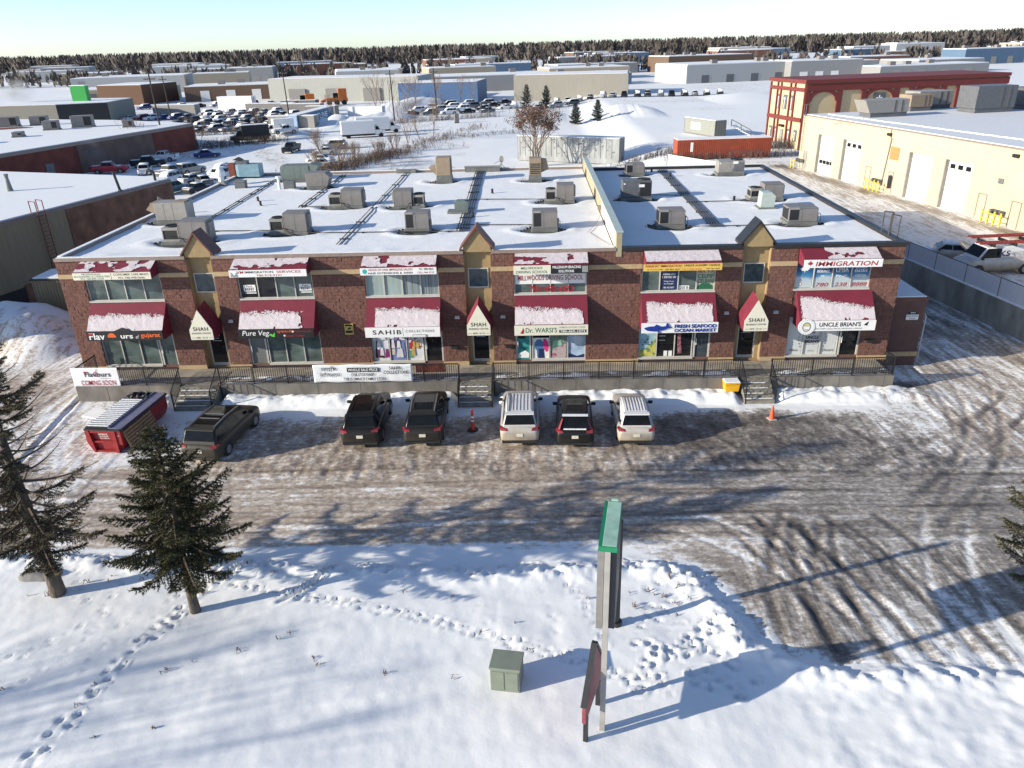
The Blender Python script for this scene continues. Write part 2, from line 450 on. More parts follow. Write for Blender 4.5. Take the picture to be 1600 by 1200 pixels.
def dirt_fields(x, y, TRK):
    """how much sand and bare asphalt shows through the snow (0..1), and how brown it is"""
    ey = edge_y(x)
    d = np.zeros_like(x)
    sd = np.where((y < ey), 1, -1) * seg_dist(x, y, EDGE)
    ins = (sd < 0.9) & (y < -2.6)
    melt = 1 - sst(-0.9, 0.45, sd + 1.5 * (fbm(x * 1.6, y * 1.6, 5) - 0.5))
    road = sst(-17.3, -15.9, y) * (1 - sst(-10.6, -9.2, y))
    road = road * (0.39 + 0.09 * sst(-7, 4, x) - 0.12 * sst(-17, -27, x))
    churn = sst(-12.4, -11.0, y) * (1 - sst(-8.2, -7.4, y)) * (0.42 + 0.12 * sst(5, 9, x) - 0.30 * sst(-15.5, -19, x)) * (1 - 0.45 * sst(15, 21, x))
    stall = sst(-9.8, -8.8, y) * (1 - sst(-5.9, -4.3, y + 0.9 * (fbm(x * 0.5, x * 0 + 3, 3) - 0.5)))
    stall = stall * (0.44 + 0.20 * sst(4.5, 7, x) - 0.26 * sst(-13, -16.5, x)) * (1 - 0.6 * sst(14, 19.5, x))
    d = np.where(ins, np.maximum(np.maximum(road, churn), stall), 0)
    drive = sst(2.6, 6.4, x) * sst(-15.2, -17.0, y) * np.where((x > 2.0) & (y > ey - 0.9), 0.44 - 0.10 * sst(-19, -22.5, y) + 0.42 * (fbm((x + y * 0.45) * 1.1, (y - x * 0.2) * 0.22, 4) - 0.5), 0)
    d = np.maximum(d, drive)
    d = np.where(y < -14, d * melt, d)
    right = np.where((x > 17) & (y > -17) & (y < 30) & (x < WALLX(y)), 0.34 + 0.5 * (fbm((x + y * 0.35) * 0.9, (y - x * 0.3) * 0.12, 3) - 0.5), 0) * sst(16.5, 22, x)
    right = np.where((y > -12) , right, np.maximum(right, d))
    d = np.maximum(d, right * np.where(y > -2.5, (x > 20.6), 1.0))
    left = np.where((x < -21.5) & (y > ey) & (y < 60), 0.24 + 0.22 * sst(-14, -15.5, y) + 0.4 * (fbm((x * 0.9 + y * 0.5) * 0.8, (y * 0.9 - x * 0.5) * 0.14, 3) - 0.5), 0) * (1 - sst(6, 13, y))
    d = np.maximum(d, left)
    # soil spilled at the walkway's end
    q = np.hypot((x - 20.9) / 1.7, (y + 2.0) / 0.9)
    d = np.maximum(d, (y < 0.5) * np.clip(1.25 - q, 0, 1) * (0.35 + 0.9 * fbm(x * 2.5, y * 2.5, 3)))
    # ploughed yard lane by the cream building: gravel strip along its base
    u = (x - 35.3) - (63.2 - y) * 0.2042
    strip = np.where((y > 8) & (y < 66) & (u < 0.3), np.exp(-((u + 1.6) / 1.5) ** 2) * (0.35 + 0.9 * (fbm(x * 0.35, y * 0.35, 4) - 0.3)), 0)
    d = np.maximum(d, np.where((y > 8) & (y < 70) & (x > 25), np.maximum(strip, 0.20 + 0.25 * (fbm(x * 0.5, y * 0.09, 3) - 0.5)), 0))
    # parking yards at the back
    yard = np.where((y > 55) & (y < 300) & (x < -12) & (x > -170), 0.12 + 0.5 * (fbm((x + 0.6 * y) * 0.35, (y - 0.4 * x) * 0.06, 3) - 0.5), 0)
    d = np.maximum(d, np.clip(yard, 0, .34))
    d = np.maximum(d, np.where((y > 150) & (x > -10) & (x < 150), 0.2 * fbm(x * 0.1, y * 0.3, 3), 0))
    d = d + TRK * (d > 0.03)
    brown = 1.0 - 0.8 * sst(-2, 14, x) + 0.5 * sst(17, 24, x) * (y > -10)
    brown = np.where(y > 8, 0.55, brown)
    return np.clip(d, 0, 1), np.clip(brown, 0, 1)

def ground_material():
    m = bpy.data.materials.new("snow_and_packed_ice"); m.use_nodes = True
    nt = m.node_tree; N, L = nt.nodes, nt.links
    b = N["Principled BSDF"]
    b.inputs["Specular IOR Level"].default_value = 0.25
    def attr(n):
        a = N.new("ShaderNodeAttribute"); a.attribute_name = n; return a.outputs["Fac"]
    tc = N.new("ShaderNodeTexCoord")
    def noise(scale, st, det=6.0, rough=0.6, rot=0.0):
        mp = N.new("ShaderNodeMapping"); mp.inputs["Scale"].default_value = st; mp.inputs["Rotation"].default_value = (0, 0, rot)
        L.new(tc.outputs["Object"], mp.inputs[0])
        n = N.new("ShaderNodeTexNoise"); n.inputs["Scale"].default_value = scale; n.inputs["Detail"].default_value = det; n.inputs["Roughness"].default_value = rough
        L.new(mp.outputs[0], n.inputs["Vector"]); return n.outputs["Fac"]
    def math_(op, a, bb, c=None):
        n = N.new("ShaderNodeMath"); n.operation = op
        for i, v in enumerate((a, bb, c)):
            if v is None: continue
            if isinstance(v, (int, float)): n.inputs[i].default_value = v
            else: L.new(v, n.inputs[i])
        return n.outputs[0]
    def mixf(f, a, bb):
        n = N.new("ShaderNodeMix"); n.data_type = 'FLOAT'
        L.new(f, n.inputs[0]); L.new(a, n.inputs[2]); L.new(bb, n.inputs[3]); return n.outputs[0]
    along_x = noise(1.0, (0.35, 2.6, 1))            # wheel streaks along the road
    along_y = noise(1.1, (2.4, 0.8, 1), rot=0.28)   # scuffs from cars backing out
    diag = noise(1.0, (2.6, 0.35, 1), rot=0.42)     # tracks into the drive
    fine = noise(4.2, (0.8, 1.2, 1), 9, 0.75)
    big = noise(0.30, (1, 1, 1), 3)
    s1 = mixf(attr("scuff"), along_x, along_y)
    s2 = mixf(attr("swerve"), s1, diag)
    s2 = math_('MULTIPLY_ADD', math_('SUBTRACT', diag, 0.5), math_('MULTIPLY', attr("swerve"), 0.7), s2)
    st = math_('MULTIPLY_ADD', math_('SUBTRACT', s2, 0.5), 0.64, attr("dirt"))
    st = math_('MULTIPLY_ADD', math_('SUBTRACT', fine, 0.5), 1.25, st)
    st = math_('MULTIPLY_ADD', math_('SUBTRACT', noise(0.95, (1, 1, 1), 8, 0.75), 0.5), math_('MULTIPLY', attr("scuff"), 1.1), st)
    st = math_('MULTIPLY_ADD', math_('SUBTRACT', big, 0.5), 0.30, st)
    on = N.new("ShaderNodeMapRange"); on.inputs[1].default_value = 0.02; on.inputs[2].default_value = 0.12
    L.new(attr("dirt"), on.inputs[0])
    st = math_('MULTIPLY', st, on.outputs[0])
    def ramp(cols):
        r = N.new("ShaderNodeValToRGB"); e = r.color_ramp.elements
        e[0].position, e[0].color = cols[0][0], (*cols[0][1], 1)
        e[1].position, e[1].color = cols[-1][0], (*cols[-1][1], 1)
        for p, c in cols[1:-1]:
            q = e.new(p); q.color = (*c, 1)
        L.new(st, r.inputs[0]); return r.outputs[0]
    SN = (0.84, 0.84, 0.835)
    brown = ramp([(0.16, SN), (0.30, (0.58, 0.50, 0.42)), (0.46, (0.38, 0.305, 0.24)), (0.66, (0.22, 0.175, 0.14)), (0.90, (0.07, 0.06, 0.055))])
    grey = ramp([(0.16, SN), (0.30, (0.53, 0.51, 0.49)), (0.46, (0.285, 0.268, 0.250)), (0.66, (0.13, 0.122, 0.114)), (0.90, (0.05, 0.049, 0.05))])
    mx = N.new("ShaderNodeMix"); mx.data_type = 'RGBA'
    L.new(attr("brown"), mx.inputs[0]); L.new(grey, mx.inputs[6]); L.new(brown, mx.inputs[7])
    L.new(mx.outputs[2], b.inputs["Base Color"])
    rr = N.new("ShaderNodeMapRange"); rr.inputs[1].default_value = 0.2; rr.inputs[2].default_value = 0.7; rr.inputs[3].default_value = 0.7; rr.inputs[4].default_value = 0.42
    L.new(st, rr.inputs[0]); L.new(rr.outputs[0], b.inputs["Roughness"])
    bp = N.new("ShaderNodeBump"); bp.inputs["Strength"].default_value = 0.7; bp.inputs["Distance"].default_value = 0.06
    h = math_('MULTIPLY_ADD', st, -0.9, math_('MULTIPLY', fine, 0.35))
    hh = mixf(on.outputs[0], math_('MULTIPLY', noise(1.6, (1, 1, 1), 6, 0.6), 0.4), h)
    L.new(hh, bp.inputs["Height"]); L.new(bp.outputs[0], b.inputs["Normal"])
    MATS["ground"] = m
    return m

def build_ground():
    geo = lambda a, b, s, k: list(a + (b - a) * (np.linspace(0, 1, s) ** k))
    xs = np.concatenate([-(60 + 1400 * np.linspace(1, 0, 26) ** 2.2)[:-1], np.arange(-60, -27, 0.45), np.arange(-27, 26, 0.105), np.arange(26, 50, 0.4), 50 + 1400 * np.linspace(0, 1, 30) ** 2.2])
    ys = np.concatenate([-(32 + 240 * np.linspace(1, 0, 12) ** 2)[:-1], np.arange(-32, -27, 0.3), np.arange(-27, -2.2, 0.095), np.arange(-2.2, 40, 0.5), np.arange(40, 130, 1.2), 130 + 2400 * np.linspace(0, 1, 60) ** 2.0])
    X, Y = np.meshgrid(xs, ys, indexing='ij')
    Z = ground_height(X, Y)
    stamp_tracks(xs, ys, Z)
    TD, TH = tyre_tracks(X, Y)
    Z = Z + TH * ((X > -40) & (X < 32) & (Y < 9))
    dirt, brown = dirt_fields(X, Y, TD)
    scuff = np.where((Y > -12.3) & (Y < -3.5) & (X > -19) & (X < 20), 1 - 0.0 * X, 0.0) * sst(-12.3, -10.8, Y)
    swerve = np.clip(np.maximum(sst(6.5, 8.5, X) * (1 - sst(-17.2, -15.8, Y)), np.maximum(sst(13, 18, X) * sst(-13, -9, Y), sst(-20, -23, X))), 0, 1)
    nx, ny = len(xs), len(ys)
    # regions: which piece of the setting each quad belongs to
    cx = (xs[:-1] + xs[1:]) / 2; cy = (ys[:-1] + ys[1:]) / 2
    CX, CY = np.meshgrid(cx, cy, indexing='ij')
    reg = np.zeros(CX.shape, int)                                            # snow field
    EY = edge_y(CX); reg[(CY > EY) & (CY < -2.6) & (CX > -24) & (CX < 24)] = 1         # parking lot
    reg[(CY > edge_y(CX)) & (CY < 40) & (CX <= -24) & (CX > -60) & ((CY < -2.6) | (CX < -27))] = 2   # lane on the left
    reg[(CX >= 24) & (CX < WALLX(CY) + 0.15) & (CY > edge_y(CX)) & (CY < 33)] = 3
    reg[(CX < 24) & (CX > 20.4) & (CY >= -2.6) & (CY < 33)] = 3
    mat = ground_material()
    V = np.stack([X, Y, Z], -1).reshape(-1, 3)
    idx = np.arange(nx * ny).reshape(nx, ny)
    Q = np.stack([idx[:-1, :-1], idx[1:, :-1], idx[1:, 1:], idx[:-1, 1:]], -1)
    for r, name in enumerate(("snow_ground", "parking_lot", "left_lane", "right_lane")):
        q = Q[reg == r]
        used, inv = np.unique(q, return_inverse=True)
        q = inv.reshape(-1, 4)
        me = bpy.data.meshes.new(name)
        me.vertices.add(len(used)); me.vertices.foreach_set('co', V[used].ravel())
        me.loops.add(q.size); me.loops.foreach_set('vertex_index', q.ravel().astype(np.int32))
        me.polygons.add(len(q)); me.polygons.foreach_set('loop_start', np.arange(0, q.size, 4, dtype=np.int32))
        me.polygons.foreach_set('use_smooth', np.ones(len(q), bool))
        me.update(calc_edges=True)
        for an, arr in (("dirt", dirt), ("brown", brown), ("scuff", scuff), ("swerve", swerve)):
            a = me.attributes.new(an, 'FLOAT', 'POINT')
            a.data.foreach_set('value', arr.ravel()[used].astype(np.float32))
        o = ob(name, me, mat)
        tag(o, kind='structure')
build_ground()
# ------------------------------------------------------------------ shared materials
M_block = pm("split_face_block", (0.175, 0.092, 0.075), 0.95, var=0.18, scale=6, bump=1.0, bscale=24, stretch=(1.5, 1, .6), island=0.07, spec=0.15)
M_wallback = pm("block_mortar", (0.15, 0.080, 0.066), 0.95, var=0.15, scale=4, bump=0.3)
M_smooth = pm("brown_block", (0.12, 0.066, 0.056), 0.92, var=0.12, scale=2, bump=0.15)
M_band = pm("tan_band", (0.44, 0.32, 0.18), 0.85, var=0.10, scale=6, bump=0.15)
M_stucco = pm("tan_stucco", (0.33, 0.235, 0.12), 0.92, var=0.10, scale=3, bump=0.25, bscale=60)
M_cap = pm("brown_metal_cap", (0.26, 0.20, 0.17), 0.5, var=0.1)
M_black = pm("black_metal", (0.018, 0.018, 0.02), 0.45, var=0.2)
M_browntrim = pm("brown_trim", (0.13, 0.05, 0.035), 0.6, var=0.2)
M_snow = pm("snow", (0.84, 0.84, 0.84), 0.65, var=0.025, scale=1.5, bump=0.35, bscale=7, spec=0.25)
M_awnsnow = pm("thin_snow", (0.66, 0.59, 0.61), 0.8, var=0.08, scale=30, bump=0.8, bscale=45, spec=0.2)
M_maroon = pm("maroon_canvas", (0.165, 0.014, 0.033), 0.8, var=0.12, scale=2, bump=0.08)
M_alu = pm("window_frame", (0.52, 0.50, 0.46), 0.45, var=0.06)
M_glass = pm("window_glass", (0.095, 0.125, 0.118), 0.06, var=0.45, scale=0.9, stretch=(1, 1, 2.0))
M_glassd = pm("dark_glass", (0.014, 0.015, 0.017), 0.05, var=0.5, scale=1.2)
M_glassb = pm("blind_glass", (0.30, 0.37, 0.36), 0.12, var=0.12, scale=1.6, stretch=(4, 1, 0.4))
M_roofmem = pm("roof_membrane", (0.085, 0.08, 0.075), 0.85, var=0.3, scale=1.5, bump=0.3)
M_conc = pm("concrete", (0.165, 0.15, 0.132), 0.9, var=0.3, scale=1.6, bump=0.3, stretch=(1, 1, 0.5))
M_white = pm("white_sign", (0.80, 0.79, 0.77), 0.45, var=0.03)
M_cream = pm("cream_sign", (0.72, 0.68, 0.55), 0.5, var=0.03)
M_blk = pm("black_print", (0.012, 0.012, 0.014), 0.5, var=0.1)
M_red = pm("red_print", (0.33, 0.02, 0.032), 0.5, var=0.08)
M_orange = pm("orange_print", (0.75, 0.12, 0.02), 0.5, var=0.08)
M_wht = pm("white_print", (0.82, 0.82, 0.80), 0.5, var=0.02)
M_yellow = pm("yellow_sign", (0.72, 0.47, 0.10), 0.5, var=0.05)
M_green = pm("green_print", (0.12, 0.55, 0.06), 0.5, var=0.05)
M_teal = pm("teal_print", (0.03, 0.38, 0.38), 0.5, var=0.1)
M_navy = pm("navy_print", (0.016, 0.03, 0.10), 0.4, var=0.1)
M_blue = pm("blue_print", (0.01, 0.035, 0.26), 0.5, var=0.3, scale=12)
M_dkgreen = pm("dark_green_print", (0.02, 0.12, 0.06), 0.5)
M_pink = pm("pink_print", (0.62, 0.04, 0.20), 0.5)
M_grey = pm("grey_print", (0.28, 0.28, 0.28), 0.5)
M_lblue = pm("pale_blue_print", (0.36, 0.47, 0.62), 0.4, var=0.25, scale=2.5)

# ------------------------------------------------------------------ the commercial building
XL, XR, DEP, ZP = -27.3, 20.45, 29.8, 7.80
BAYS = [(-25.85, -21.45), (-17.0, -12.68), (-9.66, -5.45), (-1.15, 2.95), (6.05, 10.19), (14.63, 18.8)]
TOW = [(-19.75, -18.3), (-3.95, -2.45), (11.6, 13.15)]
WLO = (1.15, 3.55); WUP = (5.22, 7.0)
bld = thing("commercial_building", "long two storey brown block building with six shop bays under maroon awnings", "building", (0, 0, 0))

def build_shell():
    piers = []
    edges = sorted([XL] + [v for b in BAYS for v in b] + [v for t in TOW for v in t] + [XR])
    for a, b in zip(edges[::2], edges[1::2]): piers.append((a, b))
    w = MB(); rnd = random.Random(3)
    for a, b in piers: w.box(a, b, 0.0, 0.35, 0.0, 7.62)
    for a, b in BAYS:
        w.box(a, b, 0.004, 0.35, 0.0, WLO[0]); w.box(a, b, 0.004, 0.35, WLO[1], WUP[0]); w.box(a, b, 0.004, 0.35, WUP[1], 7.62)
    w.build("front_wall", M_wallback, bld)
    bm = MB()
    for a, b in piers:
        zc = 1.13; row = 0
        while zc < 7.58:
            z1 = min(zc + 0.2, 7.6)
            x = a - (0.2 if row % 2 else 0.0)
            while x < b - 0.01:
                x0 = max(a, x) + 0.003; x1 = min(b, x + 0.4) - 0.003
                if x1 - x0 > 0.05 and z1 - zc > 0.06:
                    nx = 4 if x1 - x0 > 0.2 else 2
                    z0b, z1b = zc + 0.003, z1 - 0.003
                    base = rnd.uniform(-0.035, -0.012)
                    vs = []; fs = []
                    for j in range(3):
                        for i in range(nx + 1):
                            e = (i in (0, nx)) or (j in (0, 2))
                            vs.append((x0 + (x1 - x0) * i / nx, base * (0.8 if e else 1) + rnd.uniform(-0.024, 0.008) * (0.8 if e else 1.3), z0b + (z1b - z0b) * j / 2))
                    st = nx + 1
                    for j in range(2):
                        for i in range(nx): fs.append((j * st + i, j * st + i + 1, (j + 1) * st + i + 1, (j + 1) * st + i))
                    ring = list(range(st)) + [st * 2 - 1, st * 3 - 1] + list(range(st * 3 - 2, st * 2 - 1, -1)) + [st]
                    o = len(vs); vs += [(vs[k][0], 0.002, vs[k][2]) for k in ring]
                    for k in range(len(ring)): fs.append((ring[k], o + k, o + (k + 1) % len(ring), ring[(k + 1) % len(ring)]))
                    bm.add(vs, fs)
                x += 0.4
            zc += 0.2; row += 1
    tag(bm.build("facing_blocks", M_block, bld, smooth=28), kind='stuff')
    s = MB()
    s.box(XL, XL + 0.3, 0.36, DEP, 0, 7.62).box(XR - 0.3, XR, 0.36, DEP - 1.3, 0, 7.62)
    s.box(XL + 0.31, 4.5, DEP - 0.3, DEP, 0, 7.62).box(4.9, XR - 0.31, DEP - 1.6, DEP - 1.3, 0, 7.62)
    s.build("side_wall", M_smooth, bld)
    for a, b in piers:
        MB().box(a - 0.002, b + 0.002, -0.075, 0.0, 6.60, 6.86).build("tan_band", M_band, bld)
        MB().box(a - 0.01, b + 0.01, -0.085, 0.0, 0.88, 1.13).build("base_band", M_band, bld)
    # interior dark floor so windows never look through to daylight
    # roof slabs, parapets
    MB().box(XL + 0.31, 4.5, 0.36, DEP - 0.31, 7.2, 7.5).box(4.9, XR - 0.31, 0.36, DEP - 1.61, 7.2, 7.5).build("roof", M_roofmem, bld)
    p = MB(); q = MB()
    segl = []; lo = XL
    for a, b in TOW[:2]: segl.append((lo, a - 0.02)); lo = b + 0.02
    segl.append((lo, 4.55))
    for a, b in segl: p.box(a, b, -0.09, 0.30, 7.625, ZP)
    p.box(XL - 0.05, XL + 0.3, 0.301, DEP + 0.03, 7.625, ZP).box(XL + 0.301, 4.5, DEP - 0.3, DEP + 0.04, 7.625, ZP + 0.02)
    p.build("parapet_cap", M_cap, bld)
    q.box(4.86, TOW[2][0] - 0.02, -0.11, 0.30, 7.625, ZP + 0.03).box(TOW[2][1] + 0.02, XR + 0.06, -0.11, 0.30, 7.625, ZP + 0.03)
    q.box(XR - 0.3, XR + 0.06, 0.301, DEP - 1.25, 7.625, ZP).box(4.9, XR - 0.301, DEP - 1.6, DEP - 1.26, 7.625, ZP + 0.05)
    q.build("parapet_cap", M_black, bld)
    c = MB(); c.box(XL + 0.05, 4.5, DEP - 0.26, DEP - 0.02, ZP + 0.021, ZP + 0.08).box(5.0, XR, DEP - 1.55, DEP - 1.3, ZP + 0.051, ZP + 0.11)
    for a, b in segl: c.box(a + 0.1, b - 0.1, 0.02, 0.26, ZP + 0.001, ZP + 0.03)
    c.box(XL + 0.0, XL + 0.25, 0.35, DEP - 0.3, ZP + 0.001, ZP + 0.05)
    c.build("cap_snow", M_snow, bld)
    # fire wall between the two halves
    fw = MB().box(4.56, 4.86, -0.06, DEP, 7.3, 8.66).build("fire_wall", pm("cream_stucco", (0.35, 0.305, 0.20), 0.9, var=0.12, scale=0.7, bump=0.2), bld)
    MB().box(4.50, 4.92, -0.10, DEP + 0.06, 8.663, 8.73).build("wall_cap", pm("pale_green_metal", (0.40, 0.46, 0.42), 0.4, var=0.1), fw)
    MB().box(4.53, 4.89, DEP - 0.5, DEP + 0.2, 7.3, 8.9).build("end_post", M_cap, fw)
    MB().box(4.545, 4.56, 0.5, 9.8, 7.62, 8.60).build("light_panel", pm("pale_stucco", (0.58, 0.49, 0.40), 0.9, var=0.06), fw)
    MB().box(4.30, 4.54, 9.6, 9.9, 7.95, 8.2).path([(4.5, 9.75, 7.95), (4.46, 9.2, 7.72), (4.0, 6.8, 7.68), (3.3, 4.4, 7.68), (3.9, 2.4, 7.68), (4.3, 1.2, 7.68)], 0.014, 6).build("junction_box", M_cap, fw)
build_shell()

# towers with their gables
def tower(i, trim):
    a, b = TOW[i]; mid = (a + b) / 2; w = MB()
    w.box(a, b, 0.33, 0.63, 3.45, 7.70)
    w.box(a, b, 0.33, 0.63, 0.0, 0.90)
    w.box(a, mid - 0.52, 0.33, 0.63, 0.90, 3.45).box(mid + 0.52, b, 0.33, 0.63, 0.90, 3.45)
    w.box(a, a + 0.03, 0.02, 0.329, 0.9, 7.6).box(b - 0.03, b, 0.02, 0.329, 0.9, 7.6)
    t = w.build("entrance_tower", M_stucco, bld)
    g = MB().prism([(a - 0.02, 7.70), (b + 0.02, 7.70), (b + 0.02, 8.02), (mid, 9.02), (a - 0.02, 8.02)], 0.03, 1.1, 'y')
    g.build("gable", M_stucco, t)
    r = MB()
    e = 0.14
    for s in (-1, 1):
        x0 = mid; x1 = mid + s * ((b - a) / 2 + 0.22); z1 = 9.02 - 1.0 * (abs(x1 - mid) / ((b - a) / 2 + 0.02))
        poly = [(x0, 9.03), (x1, z1 + 0.01), (x1, z1 + 0.01 + e), (x0, 9.03 + e)]
        r.prism(poly if s > 0 else poly[::-1], -0.08, 1.15, 'y')
    r.build("gable_roof", trim, t, fix=True)
    f = MB(); z0, z1 = 5.62, 6.66
    f.box(mid - 0.58, mid + 0.58, 0.28, 0.329, z0 - 0.06, z0).box(mid - 0.58, mid + 0.58, 0.28, 0.329, z1, z1 + 0.05)
    f.box(mid - 0.58, mid - 0.53, 0.28, 0.329, z0, z1).box(mid + 0.53, mid + 0.58, 0.28, 0.329, z0, z1)
    f.build("window_frame", M_alu, t)
    MB().box(mid - 0.53, mid + 0.53, 0.31, 0.328, z0, z1).build("window_pane", pm("grey_blue_glass", (0.05, 0.07, 0.08), 0.06, var=0.4), t)
    d = MB()
    d.box(mid - 0.52, mid - 0.44, 0.41, 0.53, 0.92, 3.42).box(mid + 0.44, mid + 0.52, 0.41, 0.53, 0.92, 3.42)
    d.box(mid - 0.44, mid + 0.44, 0.41, 0.53, 3.30, 3.42).box(mid - 0.44, mid + 0.44, 0.41, 0.53, 0.92, 1.10)
    dd = d.build("door", M_alu, t)
    MB().box(mid - 0.44, mid + 0.44, 0.45, 0.49, 1.10, 3.30).build("door_glass", M_glassd, t)
    lb = MB()
    for k in range(4): lb.box(mid - 0.30, mid + (0.25 - 0.07 * (k % 3)), 0.442, 0.448, 2.95 - k * 0.16, 3.0 - k * 0.16)
    lb.build("door_notice", M_grey, t)
    return t
for i in range(3): tower(i, (M_browntrim, M_browntrim, M_black)[i])

def window(x0, x1, z0, z1, cuts, kinds, y=0.12, sill=True):
    """frame with a pane per opening; the pane materials come from kinds"""
    f = MB(); w = 0.055
    f.box(x0, x1, y - 0.06, y + 0.03, z1 - w, z1).box(x0, x1, y - 0.06, y + 0.03, z0, z0 + w)
    f.box(x0, x0 + w, y - 0.06, y + 0.03, z0 + w, z1 - w).box(x1 - w, x1, y - 0.06, y + 0.03, z0 + w, z1 - w)
    xs = [x0 + (x1 - x0) * c for c in cuts]
    for c in xs[1:-1]: f.box(c - w / 2, c + w / 2, y - 0.06, y + 0.03, z0 + w, z1 - w)
    if sill: f.box(x0 - 0.03, x1 + 0.03, -0.06, y - 0.061, z0 - 0.07, z0 + 0.02)
    fr = f.build("window", M_alu, bld)
    for k, m in enumerate(kinds):
        MB().box(xs[k] + w / 2, xs[k + 1] - w / 2, y, y + 0.012, z0 + w, z1 - w).build("pane", m, fr)
    return fr, xs
def door(x0, x1, z0, z1, glass, y=0.10):
    f = MB(); w = 0.09
    f.box(x0, x0 + w, y - 0.06, y + 0.03, z0, z1).box(x1 - w, x1, y - 0.06, y + 0.03, z0, z1)
    f.box(x0 + w, x1 - w, y - 0.06, y + 0.03, z1 - w, z1).box(x0 + w, x1 - w, y - 0.06, y + 0.03, z0, z0 + 0.14)
    d = f.build("door", M_alu, bld)
    MB().box(x0 + w, x1 - w, y - 0.01, y + 0.004, z0 + 0.14, z1 - w).build("door_glass", glass, d)
    h = MB().tube((x0 + 0.13, y - 0.10, z0 + 0.95), (x0 + 0.13, y - 0.10, z0 + 1.35), 0.02).tube((x0 + 0.13, y - 0.10, z0 + 0.97), (x0 + 0.13, y - 0.05, z0 + 0.97), 0.015).tube((x0 + 0.13, y - 0.10, z0 + 1.33), (x0 + 0.13, y - 0.05, z0 + 1.33), 0.015)
    h.build("handle", M_white, d)
    return d
E4 = [0, .25, .5, .75, 1]
UPK = [[M_glass] * 4, [M_glassd, M_glassd, M_glass, M_glass], [M_glassb, M_glassb, pm("striped_blind", (0.20, 0.24, 0.25), 0.3, var=0.8, scale=2.0, stretch=(14, 1, 0.05))] + [MATS["striped_blind"]], [M_glass] * 4, [M_glass] * 4, [M_glass] * 4]
UPW = [window(a, b, WUP[0], WUP[1], E4, UPK[i]) for i, (a, b) in enumerate(BAYS)]
M_film = pm("white_film", (0.60, 0.62, 0.62), 0.35, var=0.04)
LOK = [[M_glass] * 3, [M_glass] * 3, [M_glassd] * 3, [M_glassd, M_glass, M_lblue], [M_glassb, M_glassd, M_glassd], [M_film] * 3]
LOSPAN = [(-25.85, -22.47), (-15.9, -12.68), (-9.66, -6.6), (-0.2, 2.95), (6.05, 9.2), (14.63, 17.6)]
DOORS = [(-22.40, -21.45), (-17.0, -15.96), (-6.54, -5.45), (-1.15, -0.26), (9.26, 10.19), (17.66, 18.8)]
DGL = [M_glass, pm("grey_door", (0.16, 0.165, 0.16), 0.2, var=0.1), M_glassd, M_glassd, pm("blue_grey_glass", (0.05, 0.065, 0.075), 0.06, var=0.3), M_glassd]
LOW = [window(a, b, WLO[0], WLO[1], [0, 1 / 3, 2 / 3, 1], LOK[i]) for i, (a, b) in enumerate(LOSPAN)]
LOD = [door(a, b, 0.98, WLO[1], DGL[i]) for i, (a, b) in enumerate(DOORS)]

# ------------------------------------------------------------------ awnings, each with its snow
def awning(x0, x1, zt, zf, zb, p, label, cover, seed, side=M_maroon):
    t = thing("awning", label, "awning", (0, 0, 0), group="maroon awnings over the shop windows")
    MB().prism([(-0.003, zt), (-p, zf), (-p, zb), (-0.003, zb)], x0, x1, 'x').build("canvas", M_maroon, t)
    bars = MB()
    for k in range(5):
        xx = x0 + (x1 - x0) * k / 4
        bars.bar((xx + (0.02 if k == 0 else -0.02 if k == 4 else 0), -0.01, zt + 0.012), (xx + (0.02 if k == 0 else -0.02 if k == 4 else 0), -p, zf + 0.012), 0.03, 0.02)
    nu, nv = 130, 52
    us = (np.arange(nu) + 0.5) / nu; vs = (np.arange(nv) + 0.5) / nv
    U, V = np.meshgrid(us, vs, indexing='ij')
    W = x1 - x0; S = math.hypot(p, zt - zf)
    msk = cover(U, V, U * W + seed * 13.7, V * S)
    gx = np.linspace(0.004, 0.996, nu + 1); gv = np.linspace(0.015, 1.0, nv + 1)
    GX, GV = np.meshgrid(gx, gv, indexing='ij')
    h = 0.016 + 0.030 * fbm(GX * W * 5 + seed, GV * S * 5, 4)
    idx = np.full((nu + 1, nv + 1), -1); V3 = []; F = []
    dn = Vector((0, -(zt - zf), -p)) ; nrm = Vector((0, -(zt - zf), p)).normalized()
    def vid(i, j):
        if idx[i, j] < 0:
            idx[i, j] = len(V3); hh = h[i, j]
            V3.append((x0 + W * gx[i], -p * gv[j] + nrm.y * hh, zt + (zf - zt) * gv[j] + nrm.z * hh))
        return int(idx[i, j])
    for i in range(nu):
        for j in range(nv):
            if msk[i, j]: F.append((vid(i, j), vid(i, j + 1), vid(i + 1, j + 1), vid(i + 1, j)))
    m = MB(); m.add(V3, F)
    o = m.build("snow", M_awnsnow, t, smooth=60, fix=False)
    return t
def low_cover(top, slope=0.0, right=0.0, left=0.0, hard=0.0):
    def f(U, V, X, Y):
        n = fbm(X * 3.2, Y * 3.2, 4); n2 = vnoise(X * 27, Y * 27)
        e = V - (top + slope * U + 0.22 * (n - 0.5))
        n3 = _rng.random(U.shape)
        k = (e + 0.02) > 0.15 * n3 ** 2.2
        k &= (U > left + 0.03 * n2 * (left > 0)) & (U < 1 - right * (0.6 + 0.8 * n))
        k &= ((n3 < 0.996) | (e > .2)) & ~((V > 0.93) & (fbm(X * 4, Y, 3) > 0.70))
        return k
    return f
def up_cover(amount, scale, low=0.0, corner=None):
    def f(U, V, X, Y):
        n = fbm(X * scale, Y * scale * 1.3, 4) + low * (V - 0.5)
        if corner is not None: n = n + corner * np.clip(0.36 - U + 0.25 * (fbm(X * 3, Y * 3, 3) - 0.5), 0, 1) * 4 - 0.0
        return n < amount
    return f
